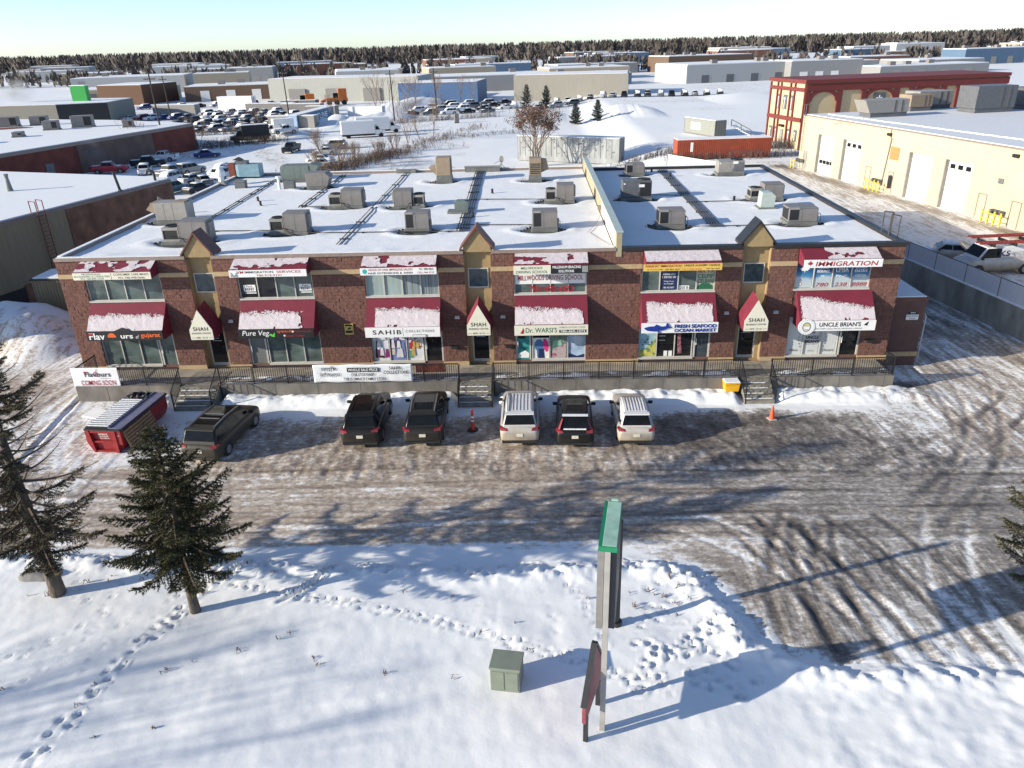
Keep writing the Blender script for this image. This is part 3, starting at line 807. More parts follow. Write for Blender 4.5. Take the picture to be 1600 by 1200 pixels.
UPC = [up_cover(0.545, 1.6), up_cover(0.60, 1.5, 0.35), up_cover(0.60, 1.3, 0.35), up_cover(0.69, 1.4, 0.25), up_cover(0.95, 1.4), up_cover(0.72, 1.2, 0.0, 0.9)]
UPN = ["short maroon awning mottled with snow above the Consumer Care Maids sign", "short snow streaked maroon awning above the VM Immigration Services sign",
       "short maroon awning with bare red triangles above the Heads of Hair sign", "short maroon awning almost white with snow above the Millwoods Driving School sign",
       "short awning wholly white with snow above the yellow Parahat Immigration sign", "short awning with one bare maroon corner above the Southside Immigration sign"]
LOC = [low_cover(0.42), low_cover(0.42, 0, 0.17), low_cover(0.34, 0.06, 0, 0.11), low_cover(0.36, 0.18, 0.06), low_cover(0.30, 0.12, 0.05, 0.05), low_cover(0.14, 0.42, 0, 0.02)]
LON = ["deep maroon awning with snow on its lower half above the Flavours sign", "deep maroon awning with a bare right strip above the Pure Veg sign",
       "deep maroon awning with a bare left strip above the Sahib Collections sign", "deep maroon awning with ragged sloping snow above the Dr. Warsi's sign",
       "deep maroon awning with speckled snow above the blue fish sign", "deep maroon awning with snow swept up leftwards above the Uncle Brian's sign"]
UZB = [6.80, 6.80, 6.78, 6.66, 6.70, 6.74]
for i, (a, b) in enumerate(BAYS):
    awning(a + 0.05, b + 0.02, 7.60, 7.22 if i != 5 else 7.18, UZB[i] + 0.02, 0.98, UPN[i], UPC[i], i + 1)
    if i == 5: awning(a + 0.18, b + 0.2, 5.14, 3.72, 3.2, 1.12, LON[i], LOC[i], i + 11)
    else: awning(a, b + 0.04, 5.14, 3.74, 3.2, 1.10, LON[i], LOC[i], i + 11)

# entrance canopies
for i, (a, b) in enumerate(TOW):
    mid = (a + b) / 2 + (-0.1, 0, 0.0)[i]; hw = 0.66
    nm = ["pointed maroon canopy with cream SHAH front beside the Flavours window", "pointed maroon canopy with cream SHAH front between Sahib and Dr. Warsi's", "pointed maroon canopy with cream SHAH front beside the Uncle Brian's window"][i]
    t = thing("entrance_canopy", nm, "canopy", (0, 0, 0), group="pointed canopies over the stair doors")
    f = [(mid - hw, 3.2), (mid + hw, 3.2), (mid + hw, 3.80), (mid, 5.0), (mid - hw, 3.80)]
    vs = [(x, -1.2, z) for x, z in f] + [(x * 1.0 + (x - mid) * 0.12, 0.0 if k < 4 or k == 4 else 0, z + (0.18 if k == 3 else 0.04)) for k, (x, z) in enumerate(f)]
    m = MB(); m.add(vs, [(0, 5, 6, 1), (1, 6, 7, 2), (2, 7, 8, 3), (3, 8, 9, 4), (4, 9, 5, 0), (5, 9, 8, 7, 6), (0, 1, 2, 3, 4)])
    m.build("canvas", M_maroon, t)
    MB().prism(f, -1.24, -1.203, 'y').build("front_panel", M_cream, t)
    text("SHAH", mid, 3.86, 0.23, -1.247, M_blk, t, 0.86, bold=0.012, spacing=1.1)
    text("BUSINESS CENTRE", mid, 3.60, 0.10, -1.247, M_blk, t, 1.10)
    text(("3483 - 91 ST", "3479 - 91 ST", "3475 - 91 ST")[i], mid, 3.33, 0.10, -1.247, M_blk, t, 0.68)
    MB().box(mid - 0.60, mid - 0.40, -1.246, -1.241, 3.32, 3.335).box(mid + 0.40, mid + 0.60, -1.246, -1.241, 3.32, 3.335).build("rule_line", M_blk, t)

# ------------------------------------------------------------------ shop signs
def sign(name, label, x0, x1, z0, z1, y, mat, group=None, cat="sign"):
    t = thing(name, label, cat, (0, 0, 0), group=group)
    MB().box(x0, x1, y, y + 0.05, z0, z1).build("sign_panel", mat, t)
    return t
SG = "sign boards on the awning fronts"
yu, yl = -1.04, -1.16
a, b = BAYS[0]
s = sign("shop_sign", "cream sign lettered Professional Accounting and Consumer Care Maids", a + 0.02, b + 0.05, 6.80, 7.2, yu, M_cream, SG)
text("PROFESSIONAL", -24.75, 7.13, .09, yu - .004, M_dkgreen, s, 1.1); text("ACCOUNTING & CONSULTING", -24.75, 7.0, .11, yu - .004, M_dkgreen, s, 2.05); text("PH: 780.885.1200", -24.75, 6.87, .09, yu - .004, M_dkgreen, s, 1.3)
text("CONSUMER CARE MAIDS", -22.5, 7.09, .13, yu - .004, M_blk, s, 2.0); text("PH: 780.448.0686", -22.5, 6.90, .12, yu - .004, M_blk, s, 1.5)
MB().box(-23.66, -23.64, yu - .004, yu - .001, 6.81, 7.19).build("divider", M_blk, s)
s = sign("shop_sign", "black sign lettered Flavours of Gujarat in white and orange", a - 0.03, b + 0.02, 3.2, 3.78, yl, M_blk, SG)
text("Flav", -25.3, 3.47, .40, yl - .004, M_wht, s, .92, bold=.02); text("urs", -23.55, 3.43, .30, yl - .004, M_wht, s, .72, bold=.02); text("of", -22.93, 3.42, .22, yl - .004, M_wht, s, .2, shear=.3)
text("gujarat", -22.15, 3.47, .32, yl - .004, M_orange, s, 1.15, bold=.03)
MB().prism([(-24.42 + .25 * math.cos(t), 3.40 + .27 * abs(math.sin(t))) for t in np.linspace(0, math.pi, 12)], yl - .006, yl - .001).build("orange_dome", M_orange, s)
MB().box(-25.76, -25.5, yl - .0065, yl - .001, 3.5, 3.66).build("red_corner", M_red, s)
MB().prism([(-24.25, 3.78), (-23.25, 3.78), (-23.7, 3.99)], yl, yl + .05).build("peak", M_black, s)
a, b = BAYS[1]
s = sign("shop_sign", "white sign lettered VM Immigration Services with phone number", a + 0.02, b + 0.05, 6.80, 7.2, yu, M_white, SG)
text("VM", -16.35, 7.08, .15, yu - .004, M_red, s, .38, bold=.02); text("IMMIGRATION", -15.28, 7.08, .13, yu - .004, M_blk, s, 1.6, bold=.015); text("SERVICES", -13.62, 7.08, .14, yu - .004, M_red, s, 1.35, bold=.015); text("780.919.9191", -14.75, 6.89, .12, yu - .004, M_red, s, 1.4, bold=.01)
e = MB(); e.bar((-16.9, yu - .006, 7.08), (-16.72, yu - .006, 6.83), .05, .01).bar((-16.55, yu - .006, 7.08), (-16.72, yu - .006, 6.83), .05, .01).bar((-16.9, yu - .006, 6.95), (-16.86, yu - .006, 6.83), .05, .01).bar((-16.55, yu - .006, 6.95), (-16.58, yu - .006, 6.83), .05, .01)
e.build("emblem", M_grey, s)
s = sign("shop_sign", "black sign lettered Pure Veg with a green leaf", a - 0.03, b + 0.02, 3.2, 3.76, yl, M_blk, SG)
text("Pure Veg.", -16.0, 3.48, .40, yl - .004, M_wht, s, 1.62, shear=.25); text("ગુજરાતી", -14.35, 3.6, .20, yl - .004, M_orange, s, .9, bold=.02)
text("Kathiyawadi", -13.3, 3.59, .15, yl - .004, M_red, s, .95); text("South Indian", -13.75, 3.35, .15, yl - .004, M_red, s, 1.05)
MB().disc((-13.86, 3.59), .06, yl - .006, yl - .001, 12).disc((-14.37, 3.35), .06, yl - .006, yl - .001, 12).build("bullet", M_cream, s)
MB().prism([(-15.12, 3.30), (-14.95, 3.28), (-14.9, 3.55), (-15.02, 3.43)], yl - .006, yl - .001).prism([(-15.25, 3.42), (-15.1, 3.30), (-15.05, 3.42), (-15.16, 3.48)], yl - .006, yl - .001).build("leaf_mark", M_green, s)
a, b = BAYS[2]
s = sign("shop_sign", "white sign lettered Heads of Hair Impressive Salon with teal emblem", a + 0.02, b + 0.05, 6.78, 7.18, yu, M_white, SG)
text("HEADS OF HAIR IMPRESSIVE SALON", -7.95, 7.08, .13, yu - .004, M_red, s, 2.45, bold=.01); text("PH. 988-9835", -5.95, 7.08, .12, yu - .004, M_blk, s, .8, bold=.01)
text("HAIR EXTENSIONS &", -8.25, 6.89, .12, yu - .004, M_blk, s, 1.9, bold=.02); text("BARBER", -6.95, 6.89, .11, yu - .004, M_blk, s, .5, bold=.01); text("CELL: 964-3218", -6.0, 6.89, .11, yu - .004, M_red, s, .92, bold=.01)
MB().disc((-9.38, 7.0), .13, yu - .006, yu - .001, 16).prism([(-9.5, 6.9), (-9.3, 6.82), (-9.42, 6.98)], yu - .0055, yu - .001).build("emblem", M_teal, s)
s = sign("shop_sign", "white sign lettered Sahib Collections in dark serif capitals", a - 0.05, b + 0.04, 3.14, 3.74, yl, M_white, SG)
text("SAHIB", -8.45, 3.45, .27, yl - .004, M_blk, s, 1.65, bold=.022, spacing=1.25); text("COLLECTIONS", -6.55, 3.50, .15, yl - .004, M_blk, s, 1.65, bold=.008, spacing=1.2)
MB().box(-7.54, -7.525, yl - .004, yl - .001, 3.2, 3.68).build("divider", M_blk, s)
mb = MB().box(-7.0, -6.2, yl - .03, yl - .006, 3.12, 3.30); pl = mb.build("name_plate", M_grey, s); MB().box(-6.95, -6.25, yl - .036, yl - .031, 3.16, 3.26).build("plate_face", M_white, s)
a, b = BAYS[3]
s = sign("shop_sign", "cream sign lettered Millwoods Driving School in green italics", a + 0.0, -0.1 + 1.0, 6.66, 7.16, yu, M_cream, SG)
text("MILLWOODS", -.15, 7.02, .14, yu - .004, M_dkgreen, s, 1.2, bold=.01, shear=.2); text("DRIVING SCHOOL", -.15, 6.80, .15, yu - .004, M_dkgreen, s, 1.75, bold=.01, shear=.2)
s = sign("shop_sign", "black sign lettered Millenium Bracing Solutions", 0.93, b + 0.05, 6.68, 7.16, yu, M_blk, SG)
text("MILLENIUM BRACING", 1.78, 7.05, .15, yu - .004, M_wht, s, 1.55, bold=.02); text("SOLUTIONS", 1.75, 6.82, .15, yu - .004, M_wht, s, .85, bold=.02)
MB().box(2.62, 2.94, yu - .005, yu - .001, 6.74, 7.10).build("pale_square", M_grey, s)
s = sign("shop_sign", "cream sign lettered Dr. Warsi's Homoeopathic Clinic", a - 0.03, b + 0.04, 3.12, 3.72, yl, M_cream, SG)
text("Dr. WARSI'S", 0.35, 3.43, .30, yl - .004, M_dkgreen, s, 1.78, bold=.012); text("HOMOEOPATHIC CLINIC", 2.1, 3.58, .10, yl - .004, M_grey, s, 1.5)
MB().box(1.36, 2.9, yl - .004, yl - .001, 3.26, 3.43).build("phone_strip", M_blk, s); text("780-469-1074", 2.13, 3.345, .12, yl - .008, M_wht, s, 1.4, bold=.015)
MB().prism([(-.86, 3.25), (-.66, 3.22), (-.62, 3.4), (-.68, 3.6), (-.74, 3.42)], yl - .006, yl - .001).build("emblem", M_red, s)
a, b = BAYS[4]
s = sign("shop_sign", "yellow sign lettered Parahat Immigration in red", a - 0.08, 8.08, 6.72, 7.10, yu, M_yellow, SG)
text("PARAHAT IMMIGRATION", 7.05, 7.0, .15, yu - .004, M_red, s, 1.95, bold=.015); text("VISA, PR, STUDY PERMIT", 6.6, 6.80, .07, yu - .004, M_blk, s, .9); text("780 885 0857", 7.55, 6.80, .08, yu - .004, M_blk, s, .85, bold=.01)
s = sign("shop_sign", "yellow sign lettered Unique Academy Canada in black", 8.09, b + 0.05, 6.72, 7.10, yu, M_yellow, SG)
text("UNIQUE ACADEMY CANADA", 9.15, 7.0, .14, yu - .004, M_blk, s, 1.95, bold=.015); text("IELTS CELPIP CELBAN", 8.65, 6.80, .09, yu - .004, M_orange, s, 1.0, bold=.01); text("780 760 7607", 9.75, 6.81, .08, yu - .004, M_blk, s, .75)
s = sign("shop_sign", "white sign with blue fish and snow dusted blue lettering", a - 0.05, b + 0.1, 3.14, 3.74, yl, M_white, SG)
fish = MB().prism([(6.15, 3.42), (6.35, 3.30), (6.75, 3.26), (7.2, 3.33), (7.55, 3.46), (7.75, 3.44), (7.6, 3.5), (7.45, 3.74), (7.4, 3.74), (7.35, 3.56), (7.05, 3.52), (6.98, 3.60), (6.82, 3.66), (6.72, 3.56), (6.4, 3.54), (6.2, 3.48)], yl - .05, yl - .001)
fish.prism([(6.86, 3.32), (6.98, 3.12), (7.05, 3.10), (6.96, 3.34)], yl - .052, yl - .004); fish.build("fish_emblem", M_blue, s)
text("FRESH SEAFOOD", 9.02, 3.54, .22, yl - .02, M_blue, s, 2.35, bold=.05, ext=.03); text("OCEAN MARKET", 9.02, 3.29, .20, yl - .02, M_blue, s, 2.35, bold=.05)
a, b = BAYS[5]
s = sign("shop_sign", "white sign lettered Southside Immigration with red maple leaf", a + 0.03, b + 0.06, 6.74, 7.18, yu, M_white, SG)
text("IMMIGRATION", 16.95, 6.95, .26, yu - .004, M_red, s, 3.35, bold=.02, shear=.12); text("SOUTHSIDE", 16.0, 7.15, .07, yu - .004, M_grey, s, 1.0)
leaf = [(0, 1), (.18, .6), (.35, .7), (.28, .3), (.6, .45), (.65, .2), (.95, .1), (.55, -.2), (.6, -.38), (.1, -.3), (.06, -.7), (-.06, -.7), (-.1, -.3), (-.6, -.38), (-.55, -.2), (-.95, .1), (-.65, .2), (-.6, .45), (-.28, .3), (-.35, .7), (-.18, .6)]
MB().prism([(14.98 + .17 * p, 6.97 + .17 * q) for p, q in leaf], yu - .006, yu - .001).build("maple_leaf", M_red, s)
s = sign("shop_sign", "white sign lettered Uncle Brian's with round emblem at its left", a + 0.55, b + 0.22, 3.12, 3.72, -1.18, M_white, SG)
yb = -1.18
text("UNCLE BRIAN'S", 17.05, 3.50, .26, yb - .004, M_blk, s, 2.3, bold=.03); text("BUTCHERY | DELI | SPICES | PRODUCE | SNACKS", 17.0, 3.24, .10, yb - .004, M_blk, s, 2.6)
MB().prism([(18.35, 3.45), (18.55, 3.4), (18.62, 3.66), (18.5, 3.58)], yb - .006, yb - .001).build("leaf_mark", M_blk, s)
MB().disc((15.2, 3.38), .46, yb - .03, yb + .03, 28).build("round_panel", M_white, s)
fc = MB()
for k in range(20):
    t0, t1 = 2 * math.pi * k / 20, 2 * math.pi * (k + 1) / 20
    fc.bar((15.2 + .21 * math.cos(t0), yb - .034, 3.38 + .26 * math.sin(t0)), (15.2 + .21 * math.cos(t1), yb - .034, 3.38 + .26 * math.sin(t1)), .006, .035)
    fc.cbox(15.2 + .40 * math.cos(t0), yb - .032, 3.38 + .40 * math.sin(t0), .025, .006, .025)
fc.cbox(15.2, yb - .034, 3.22, .2, .006, .03); fc.build("face_outline", M_blk, s)
MB().prism([(15.02, 3.42), (15.38, 3.42), (15.36, 3.55), (15.2, 3.62), (15.04, 3.55)], yb - .036, yb - .031).build("face_hair", pm("straw_print", (0.55, 0.55, 0.22), 0.5), s)

# ------------------------------------------------------------------ window prints (flat films and posters on the glass)
def film(fr, name, x0, x1, z0, z1, mat, y=0.105):
    return MB().box(x0, x1, y, y + 0.004, z0, z1).build(name, mat, fr)
def shape(fr, name, poly, mat, y=0.10):
    return MB().prism(poly, y, y + 0.003).build(name, mat, fr)
fr, xs = UPW[1]
for k in (0, 3):
    film(fr, "rent_notice", xs[k] + .24, xs[k] + .94, 5.62, 6.02, M_white)
    text("For", xs[k] + .59, 5.93, .13, .10, M_blk, fr, .34); text("RENT", xs[k] + .59, 5.76, .17, .10, M_blk, fr, .54, bold=.02)
    film(fr, "notice_strip", xs[k] + .32, xs[k] + .95, 5.5, 5.56, M_wht)
fr, xs = UPW[3]
film(fr, "white_film", xs[0] + .06, xs[4] - .06, 5.78, 6.9, M_white, .07)
text("MILLWOODS DRIVING SCHOOL", .9, 6.14, .30, .06, M_red, fr, 3.7, bold=.012, spacing=1.05); text("780-450-6423", .95, 5.50, .34, .05, M_red, fr, 2.5, bold=.02)
fr, xs = UPW[4]
film(fr, "navy_poster", xs[1] + .05, xs[2] - .05, 5.28, 6.9, M_navy)
text("HASSLE FREE", xs[1] + .52, 6.20, .10, .10, M_wht, fr, .7); text("1 500 GIC 6%", xs[1] + .52, 6.03, .12, .10, M_wht, fr, .75, bold=.01); text("Foreign Money", xs[1] + .52, 5.78, .09, .10, M_wht, fr, .55); text("and Transfer", xs[1] + .52, 5.65, .09, .10, M_wht, fr, .55); text("780-760-7607", xs[1] + .52, 5.42, .10, .10, M_wht, fr, .6)
film(fr, "number_card", xs[2] + .08, xs[2] + .65, 5.29, 5.52, M_white); text("203 B", xs[2] + .36, 5.4, .16, .10, M_blk, fr, .46, bold=.01)
film(fr, "pale_poster", xs[3] + .05, xs[4] - .07, 5.28, 6.9, pm("pale_green_print", (0.42, 0.46, 0.32), 0.4, var=0.1))
text("IELTS", xs[3] + .5, 6.36, .20, .10, M_red, fr, .85, bold=.02); text("CELPIP", xs[3] + .5, 6.05, .24, .10, M_dkgreen, fr, .86, bold=.02); text("CELBAN", xs[3] + .5, 5.77, .24, .10, M_dkgreen, fr, .86, bold=.02)
shape(fr, "dark_dome", [(xs[3] + .06, 5.29), (xs[4] - .08, 5.29), (xs[4] - .1, 5.48), (xs[3] + .7, 5.64), (xs[3] + .3, 5.64), (xs[3] + .08, 5.48)], M_dkgreen)
fr, xs = UPW[5]
def grad_mat():
    m = bpy.data.materials.new("blue_to_white_print"); m.use_nodes = True
    N, L = m.node_tree.nodes, m.node_tree.links
    tc = N.new("ShaderNodeTexCoord"); sp = N.new("ShaderNodeSeparateXYZ"); L.new(tc.outputs["Object"], sp.inputs[0])
    nz = N.new("ShaderNodeTexNoise"); nz.inputs["Scale"].default_value = 1.5; L.new(tc.outputs["Object"], nz.inputs["Vector"])
    ad = N.new("ShaderNodeMath"); ad.operation = 'MULTIPLY_ADD'; ad.inputs[1].default_value = 0.5; L.new(nz.outputs["Fac"], ad.inputs[0]); L.new(sp.outputs[2], ad.inputs[2])
    mr = N.new("ShaderNodeMapRange"); mr.inputs[1].default_value = 5.25 + .25; mr.inputs[2].default_value = 6.6 + .25; L.new(ad.outputs[0], mr.inputs[0])
    r = N.new("ShaderNodeValToRGB"); e = r.color_ramp.elements
    e[0].position = 0; e[0].color = (0.50, 0.54, 0.55, 1); e[1].position = 1; e[1].color = (0.006, 0.025, 0.10, 1)
    for p, c in ((0.40, (0.42, 0.50, 0.55, 1)), (0.52, (0.06, 0.22, 0.42, 1)), (0.75, (0.012, 0.09, 0.25, 1))):
        q = e.new(p); q.color = c
    L.new(mr.outputs[0], r.inputs[0]); L.new(r.outputs[0], N["Principled BSDF"].inputs["Base Color"]); N["Principled BSDF"].inputs["Roughness"].default_value = 0.3
    return m
M_grad = grad_mat()
for k in range(4): film(fr, "blue_film", xs[k] + .06, xs[k + 1] - .06, 5.29, 6.92, M_grad)
cols = [("WORK", "PERMIT", "PR", "780"), ("LMIA", "", "PNP", "238"), ("EXPRESS", "ENTRY", "VISITOR", "8888")]
for k, (t0, t1, t2, t3) in enumerate(cols):
    cx = (xs[k + 1] + xs[k + 2]) / 2
    if t1: text(t0, cx, 6.40, .13, .10, M_wht, fr, .6, bold=.01); text(t1, cx, 6.20, .15, .10, M_wht, fr, .7, bold=.012)
    else: text(t0, cx, 6.28, .22, .10, M_wht, fr, .7, bold=.01)
    text(t2, cx, 5.92, .13, .10, M_wht, fr, .22 if t2 == "PR" else .62, bold=.01); text(t3, cx + .02, 5.43, .22, .10, M_red, fr, .72 if k < 2 else .86, bold=.02, shear=.2)
    MB().box(cx - .36, cx + .36, .10, .103, 6.14, 6.155).build("rule_line", M_wht, fr)
shape(fr, "handshake_mark", [((xs[0] + xs[1]) / 2 + .3 * p, 6.35 + .28 * q) for p, q in leaf], M_wht)
MB().disc((xs[0] + .35, 5.48), .09, .10, .103, 14).build("ring_mark", M_red, fr); MB().disc((xs[0] + .35, 5.48), .065, .097, .10, 14).build("ring_mark", M_white, fr)
# ground floor prints
fr, xs = LOW[2]
rnd = random.Random(11)
pal = [pm("garment_red", (0.38, 0.03, 0.03), 0.7), pm("garment_cream", (0.55, 0.48, 0.36), 0.7), pm("garment_blue", (0.16, 0.20, 0.42), 0.7), pm("garment_green", (0.08, 0.28, 0.19), 0.7), pm("garment_plum", (0.20, 0.02, 0.13), 0.7), pm("garment_black", (0.012, 0.012, 0.015), 0.7), pm("garment_gold", (0.5, 0.33, 0.08), 0.7), pm("garment_white", (0.62, 0.62, 0.66), 0.7)]
wts = [[5, 1, 5, 0, 4, 1, 3, 7, 7], [2, 2, 7, 7, 5, 4, 1, 7], [0, 0, 0, 3, 6, 1, 4, 7]]
for k in range(3):
    x0, x1 = xs[k] + .06, xs[k + 1] - .06
    MB().box(x0, x1, .108, .112, 1.2, 3.4).build("display_backing", pal[7] if k != 1 else pal[2], fr)
    for ci, m in enumerate(pal):
        g = MB()
        for q in range(wts[k].count(ci) * 4):
            cx = rnd.uniform(x0 + .1, x1 - .1); z = rnd.choice((1.35, 1.9, 2.45, 2.8)) + rnd.uniform(0, .2); w = rnd.uniform(.06, .14); h = rnd.uniform(.25, .55)
            y = .10 - .004 * ci - .0003 * q
            g.prism([(cx - w, z), (cx + w, z), (cx + w * .6, z + h), (cx + w * .2, z + h * 1.1), (cx - w * .2, z + h * 1.1), (cx - w * .6, z + h)], y - .002, y)
        if g.v: g.build("garment", m, fr)
text("3482 - 91 ST", -6.0, 3.02, .12, .03, M_wht, LOD[2], .6)
fr, xs = LOW[3]
film(fr, "head_poster", xs[0] + .06, xs[1] - .05, 1.2, 2.48, M_white)
hd = [(0, 0), (.12, .0), (.14, .25), (.25, .22), (.27, .38), (.33, .45), (.27, .58), (.26, .85), (.1, 1.02), (-.15, 1.02), (-.32, .85), (-.34, .6), (-.2, .4), (-.16, 0)]
shape(fr, "blue_head", [(xs[0] + .45 + p * .9, 1.22 + q * 1.15) for p, q in hd], pm("steel_blue_print", (0.07, 0.17, 0.36), 0.5, var=0.4, scale=9), .098)
shape(fr, "pink_profile", [(xs[0] + .68, 1.85), (xs[0] + .82, 1.6), (xs[0] + .92, 1.62), (xs[0] + .99, 1.95), (xs[0] + .93, 2.25), (xs[0] + .78, 2.42), (xs[0] + .66, 2.42)], M_pink, .094)
shape(fr, "dark_neck", [(xs[0] + .36, 1.21), (xs[0] + .74, 1.21), (xs[0] + .68, 1.8), (xs[0] + .42, 1.8)], M_navy, .092)
film(fr, "garden_poster", xs[1] + .05, xs[2] - .05, 1.2, 3.4, pm("moss_print", (0.16, 0.22, 0.17), 0.4, var=0.5, scale=3))
shape(fr, "blossom_patch", [(xs[1] + .08, 1.22), (xs[2] - .08, 1.22), (xs[2] - .1, 2.2), (xs[1] + .6, 1.95), (xs[1] + .15, 1.7)], pm("blossom_print", (0.45, 0.36, 0.36), 0.5, col2=(0.30, 0.05, 0.09), scale=5, thr=0.56), .098)
shape(fr, "mint_patch", [(xs[1] + .15, 1.95), (xs[1] + .75, 2.0), (xs[1] + .65, 2.3), (xs[1] + .2, 2.3)], pm("mint_print", (0.25, 0.5, 0.38), 0.5), .095)
shape(fr, "white_patch", [(xs[2] + .25, 2.0), (xs[3] - .25, 2.0), (xs[3] - .1, 2.5), (xs[2] + .4, 2.65)], pm("mist_print", (0.52, 0.58, 0.66), 0.5), .098)
shape(fr, "hill_patch", [(xs[2] + .06, 1.22), (xs[3] - .07, 1.22), (xs[3] - .07, 1.45), (xs[2] + .55, 1.3), (xs[2] + .06, 1.5)], M_navy, .097)
dx0, dx1 = DOORS[3]
dr = LOD[3]
shape(dr, "teal_poster", [(dx0 + .10, 1.15), (dx1 - .10, 1.15), (dx1 - .10, 2.7), (dx1 - .25, 2.8), (dx0 + .5, 2.45), (dx0 + .10, 2.5)], pm("aqua_print", (0.04, 0.24, 0.24), 0.4, var=0.5, scale=3), .078)
shape(dr, "white_bloom", [(dx0 + .13, 1.25), (dx1 - .13, 1.25), (dx1 - .12, 1.55), (dx0 + .55, 1.72), (dx0 + .14, 1.5)], M_wht, .072)
text("MON - SAT", dx0 + .42, 3.2, .08, .075, M_wht, dr, .5); text("OPEN 10-6", dx0 + .45, 3.02, .08, .075, M_wht, dr, .5)
fr, xs = LOW[4]
film(fr, "aquarium_poster", xs[0] + .06, xs[1] - .04, 1.2, 3.4, pm("sea_print", (0.30, 0.48, 0.55), 0.4, var=0.3, scale=2))
shape(fr, "coral_patch", [(xs[0] + .07, 1.21), (xs[1] - .05, 1.21), (xs[1] - .05, 2.35), (xs[0] + .75, 2.1), (xs[0] + .45, 1.75), (xs[0] + .07, 1.6)], pm("coral_print", (0.55, 0.50, 0.10), 0.5, col2=(0.12, 0.22, 0.12), scale=6, thr=0.52), .098)
for k in range(5): shape(fr, "fish_mark", [(xs[0] + .2 + .13 * k, 1.9 + .17 * (k % 3)), (xs[0] + .34 + .13 * k, 1.93 + .17 * (k % 3)), (xs[0] + .22 + .13 * k, 2.0 + .17 * (k % 3))], M_navy, .095)
for k in range(4): film(fr, "shelf_edge", xs[1] + .1, xs[1] + .5, 2.2 + .27 * k, 2.23 + .27 * k, M_grey)
for k in range(2): film(fr, "white_crate", xs[1] + .45 + .28 * k, xs[1] + .66 + .28 * k, 1.22, 1.55, M_wht)
shape(fr, "hanging_cloth", [(xs[2] + .1, 3.4), (xs[2] + .38, 3.4), (xs[2] + .36, 2.2), (xs[2] + .46, 1.4), (xs[2] + .2, 1.35), (xs[2] + .16, 2.2)], pm("maroon_cloth", (0.22, 0.06, 0.08), 0.8, col2=(0.4, 0.3, 0.3), scale=8, thr=0.6), .098)
for k in range(2): film(fr, "paper_notice", xs[2] + .68, xs[2] + .95, 3.05 - .33 * k, 3.3 - .33 * k, M_white)
fr, xs = LOW[5]
M_sil = pm("grey_film", (0.40, 0.42, 0.44), 0.35, var=0.05)
for k in range(3): MB().box(xs[k + 1] - .10, xs[k + 1] - .06, .10, .104, 1.2, 3.4).build("film_edge", M_sil, fr)
cx = (xs[1] + xs[2]) / 2
text("UNCLE", cx, 2.25, .20, .10, M_blk, fr, .72, bold=.04); text("BRIAN'S", cx, 2.0, .20, .10, M_blk, fr, .82, bold=.04); text("FOOD COMPANY", cx, 1.84, .06, .10, M_blk, fr, .7); text("HALAL", cx, 1.42, .10, .10, M_grey, fr, .4)
text("Delivery", xs[0] + .5, 1.45, .18, .10, M_blk, fr, .5, shear=.3); text("Donairs", xs[2] + .5, 1.45, .17, .10, M_blk, fr, .66, shear=.3)
fo = MB()
for k in range(16):
    t0, t1 = 2 * math.pi * k / 16, 2 * math.pi * (k + 1) / 16
    fo.bar((cx + .15 * math.cos(t0), .098, 2.72 + .19 * math.sin(t0)), (cx + .15 * math.cos(t1), .098, 2.72 + .19 * math.sin(t1)), .006, .04)
    if k % 2: fo.cbox(cx + .27 * math.cos(t0), .098, 2.72 + .27 * math.sin(t0), .03, .006, .03)
fo.cbox(cx - .07, .098, 2.76, .1, .006, .07); fo.cbox(cx + .07, .098, 2.76, .1, .006, .07); fo.build("face_mark", M_blk, fr)
for sx in (-1, 1):
    ar = MB()
    for k in range(7):
        t0 = math.pi * (0.75 + k * 0.07) if sx < 0 else math.pi * (0.25 - k * 0.07)
        ar.cbox(cx + .78 * math.cos(t0) , .098, 2.35 + .9 * math.sin(t0) - .2, .05, .006, .09)
    ar.build("arc_lettering", M_grey, fr)

# ------------------------------------------------------------------ small fittings on the wall
def fitting(name, label, x, z, w, h, d, mat, group=None, cat=None, y=-0.05):
    t = thing(name, label, cat or name.replace('_', ' '), (x, y, z), group=group); w *= .8; h *= .85
    MB().cbox(0, -d / 2, 0, w, d, h).build("housing", mat, t, bevel=0.015)
    return t
for x, where in ((-19.95, "left of the Flavours side canopy"), (-17.75, "between the left canopy and Pure Veg"), (-4.5, "left of the middle SHAH canopy"), (-1.85, "right of the middle SHAH canopy"), (10.95, "left of the right SHAH canopy"), (13.75, "right of the right SHAH canopy")):
    t = fitting("wall_light", "small pale wall light on brown blocks " + where, x, 3.95, .34, .13, .14, M_alu, "wall lights beside the entrances", "light")
    MB().cbox(0, -.1, -.085, .28, .1, .035).build("lens", M_wht, t)
for x, w in ((-4.75, "beside the Sahib door"), (-1.55, "beside the Dr. Warsi's door"), (19.35, "right of the Uncle Brian's door")):
    t = fitting("mailbox", "black wall mailbox " + w, x, 2.05, .5, .18, .16, M_black, "mailboxes on the shop front", "mailbox")
    MB().cbox(0, -.08, .10, .52, .18, .03).build("lid", M_black, t)
t = sign("notice_sign", "yellow no parking notice on the wall left of Sahib", -11.15, -10.63, 2.95, 3.62, -0.09, pm("notice_yellow", (0.55, 0.42, 0.12), 0.5, var=0.1))
MB().box(-11.10, -10.68, -.096, -.091, 3.47, 3.57).box(-11.10, -10.68, -.096, -.091, 3.05, 3.2).build("notice_bar", M_blk, t)
MB().prism([(-11.0, 3.28), (-10.85, 3.42), (-10.75, 3.33), (-10.9, 3.25)], -.096, -.091).build("notice_mark", M_blk, t)
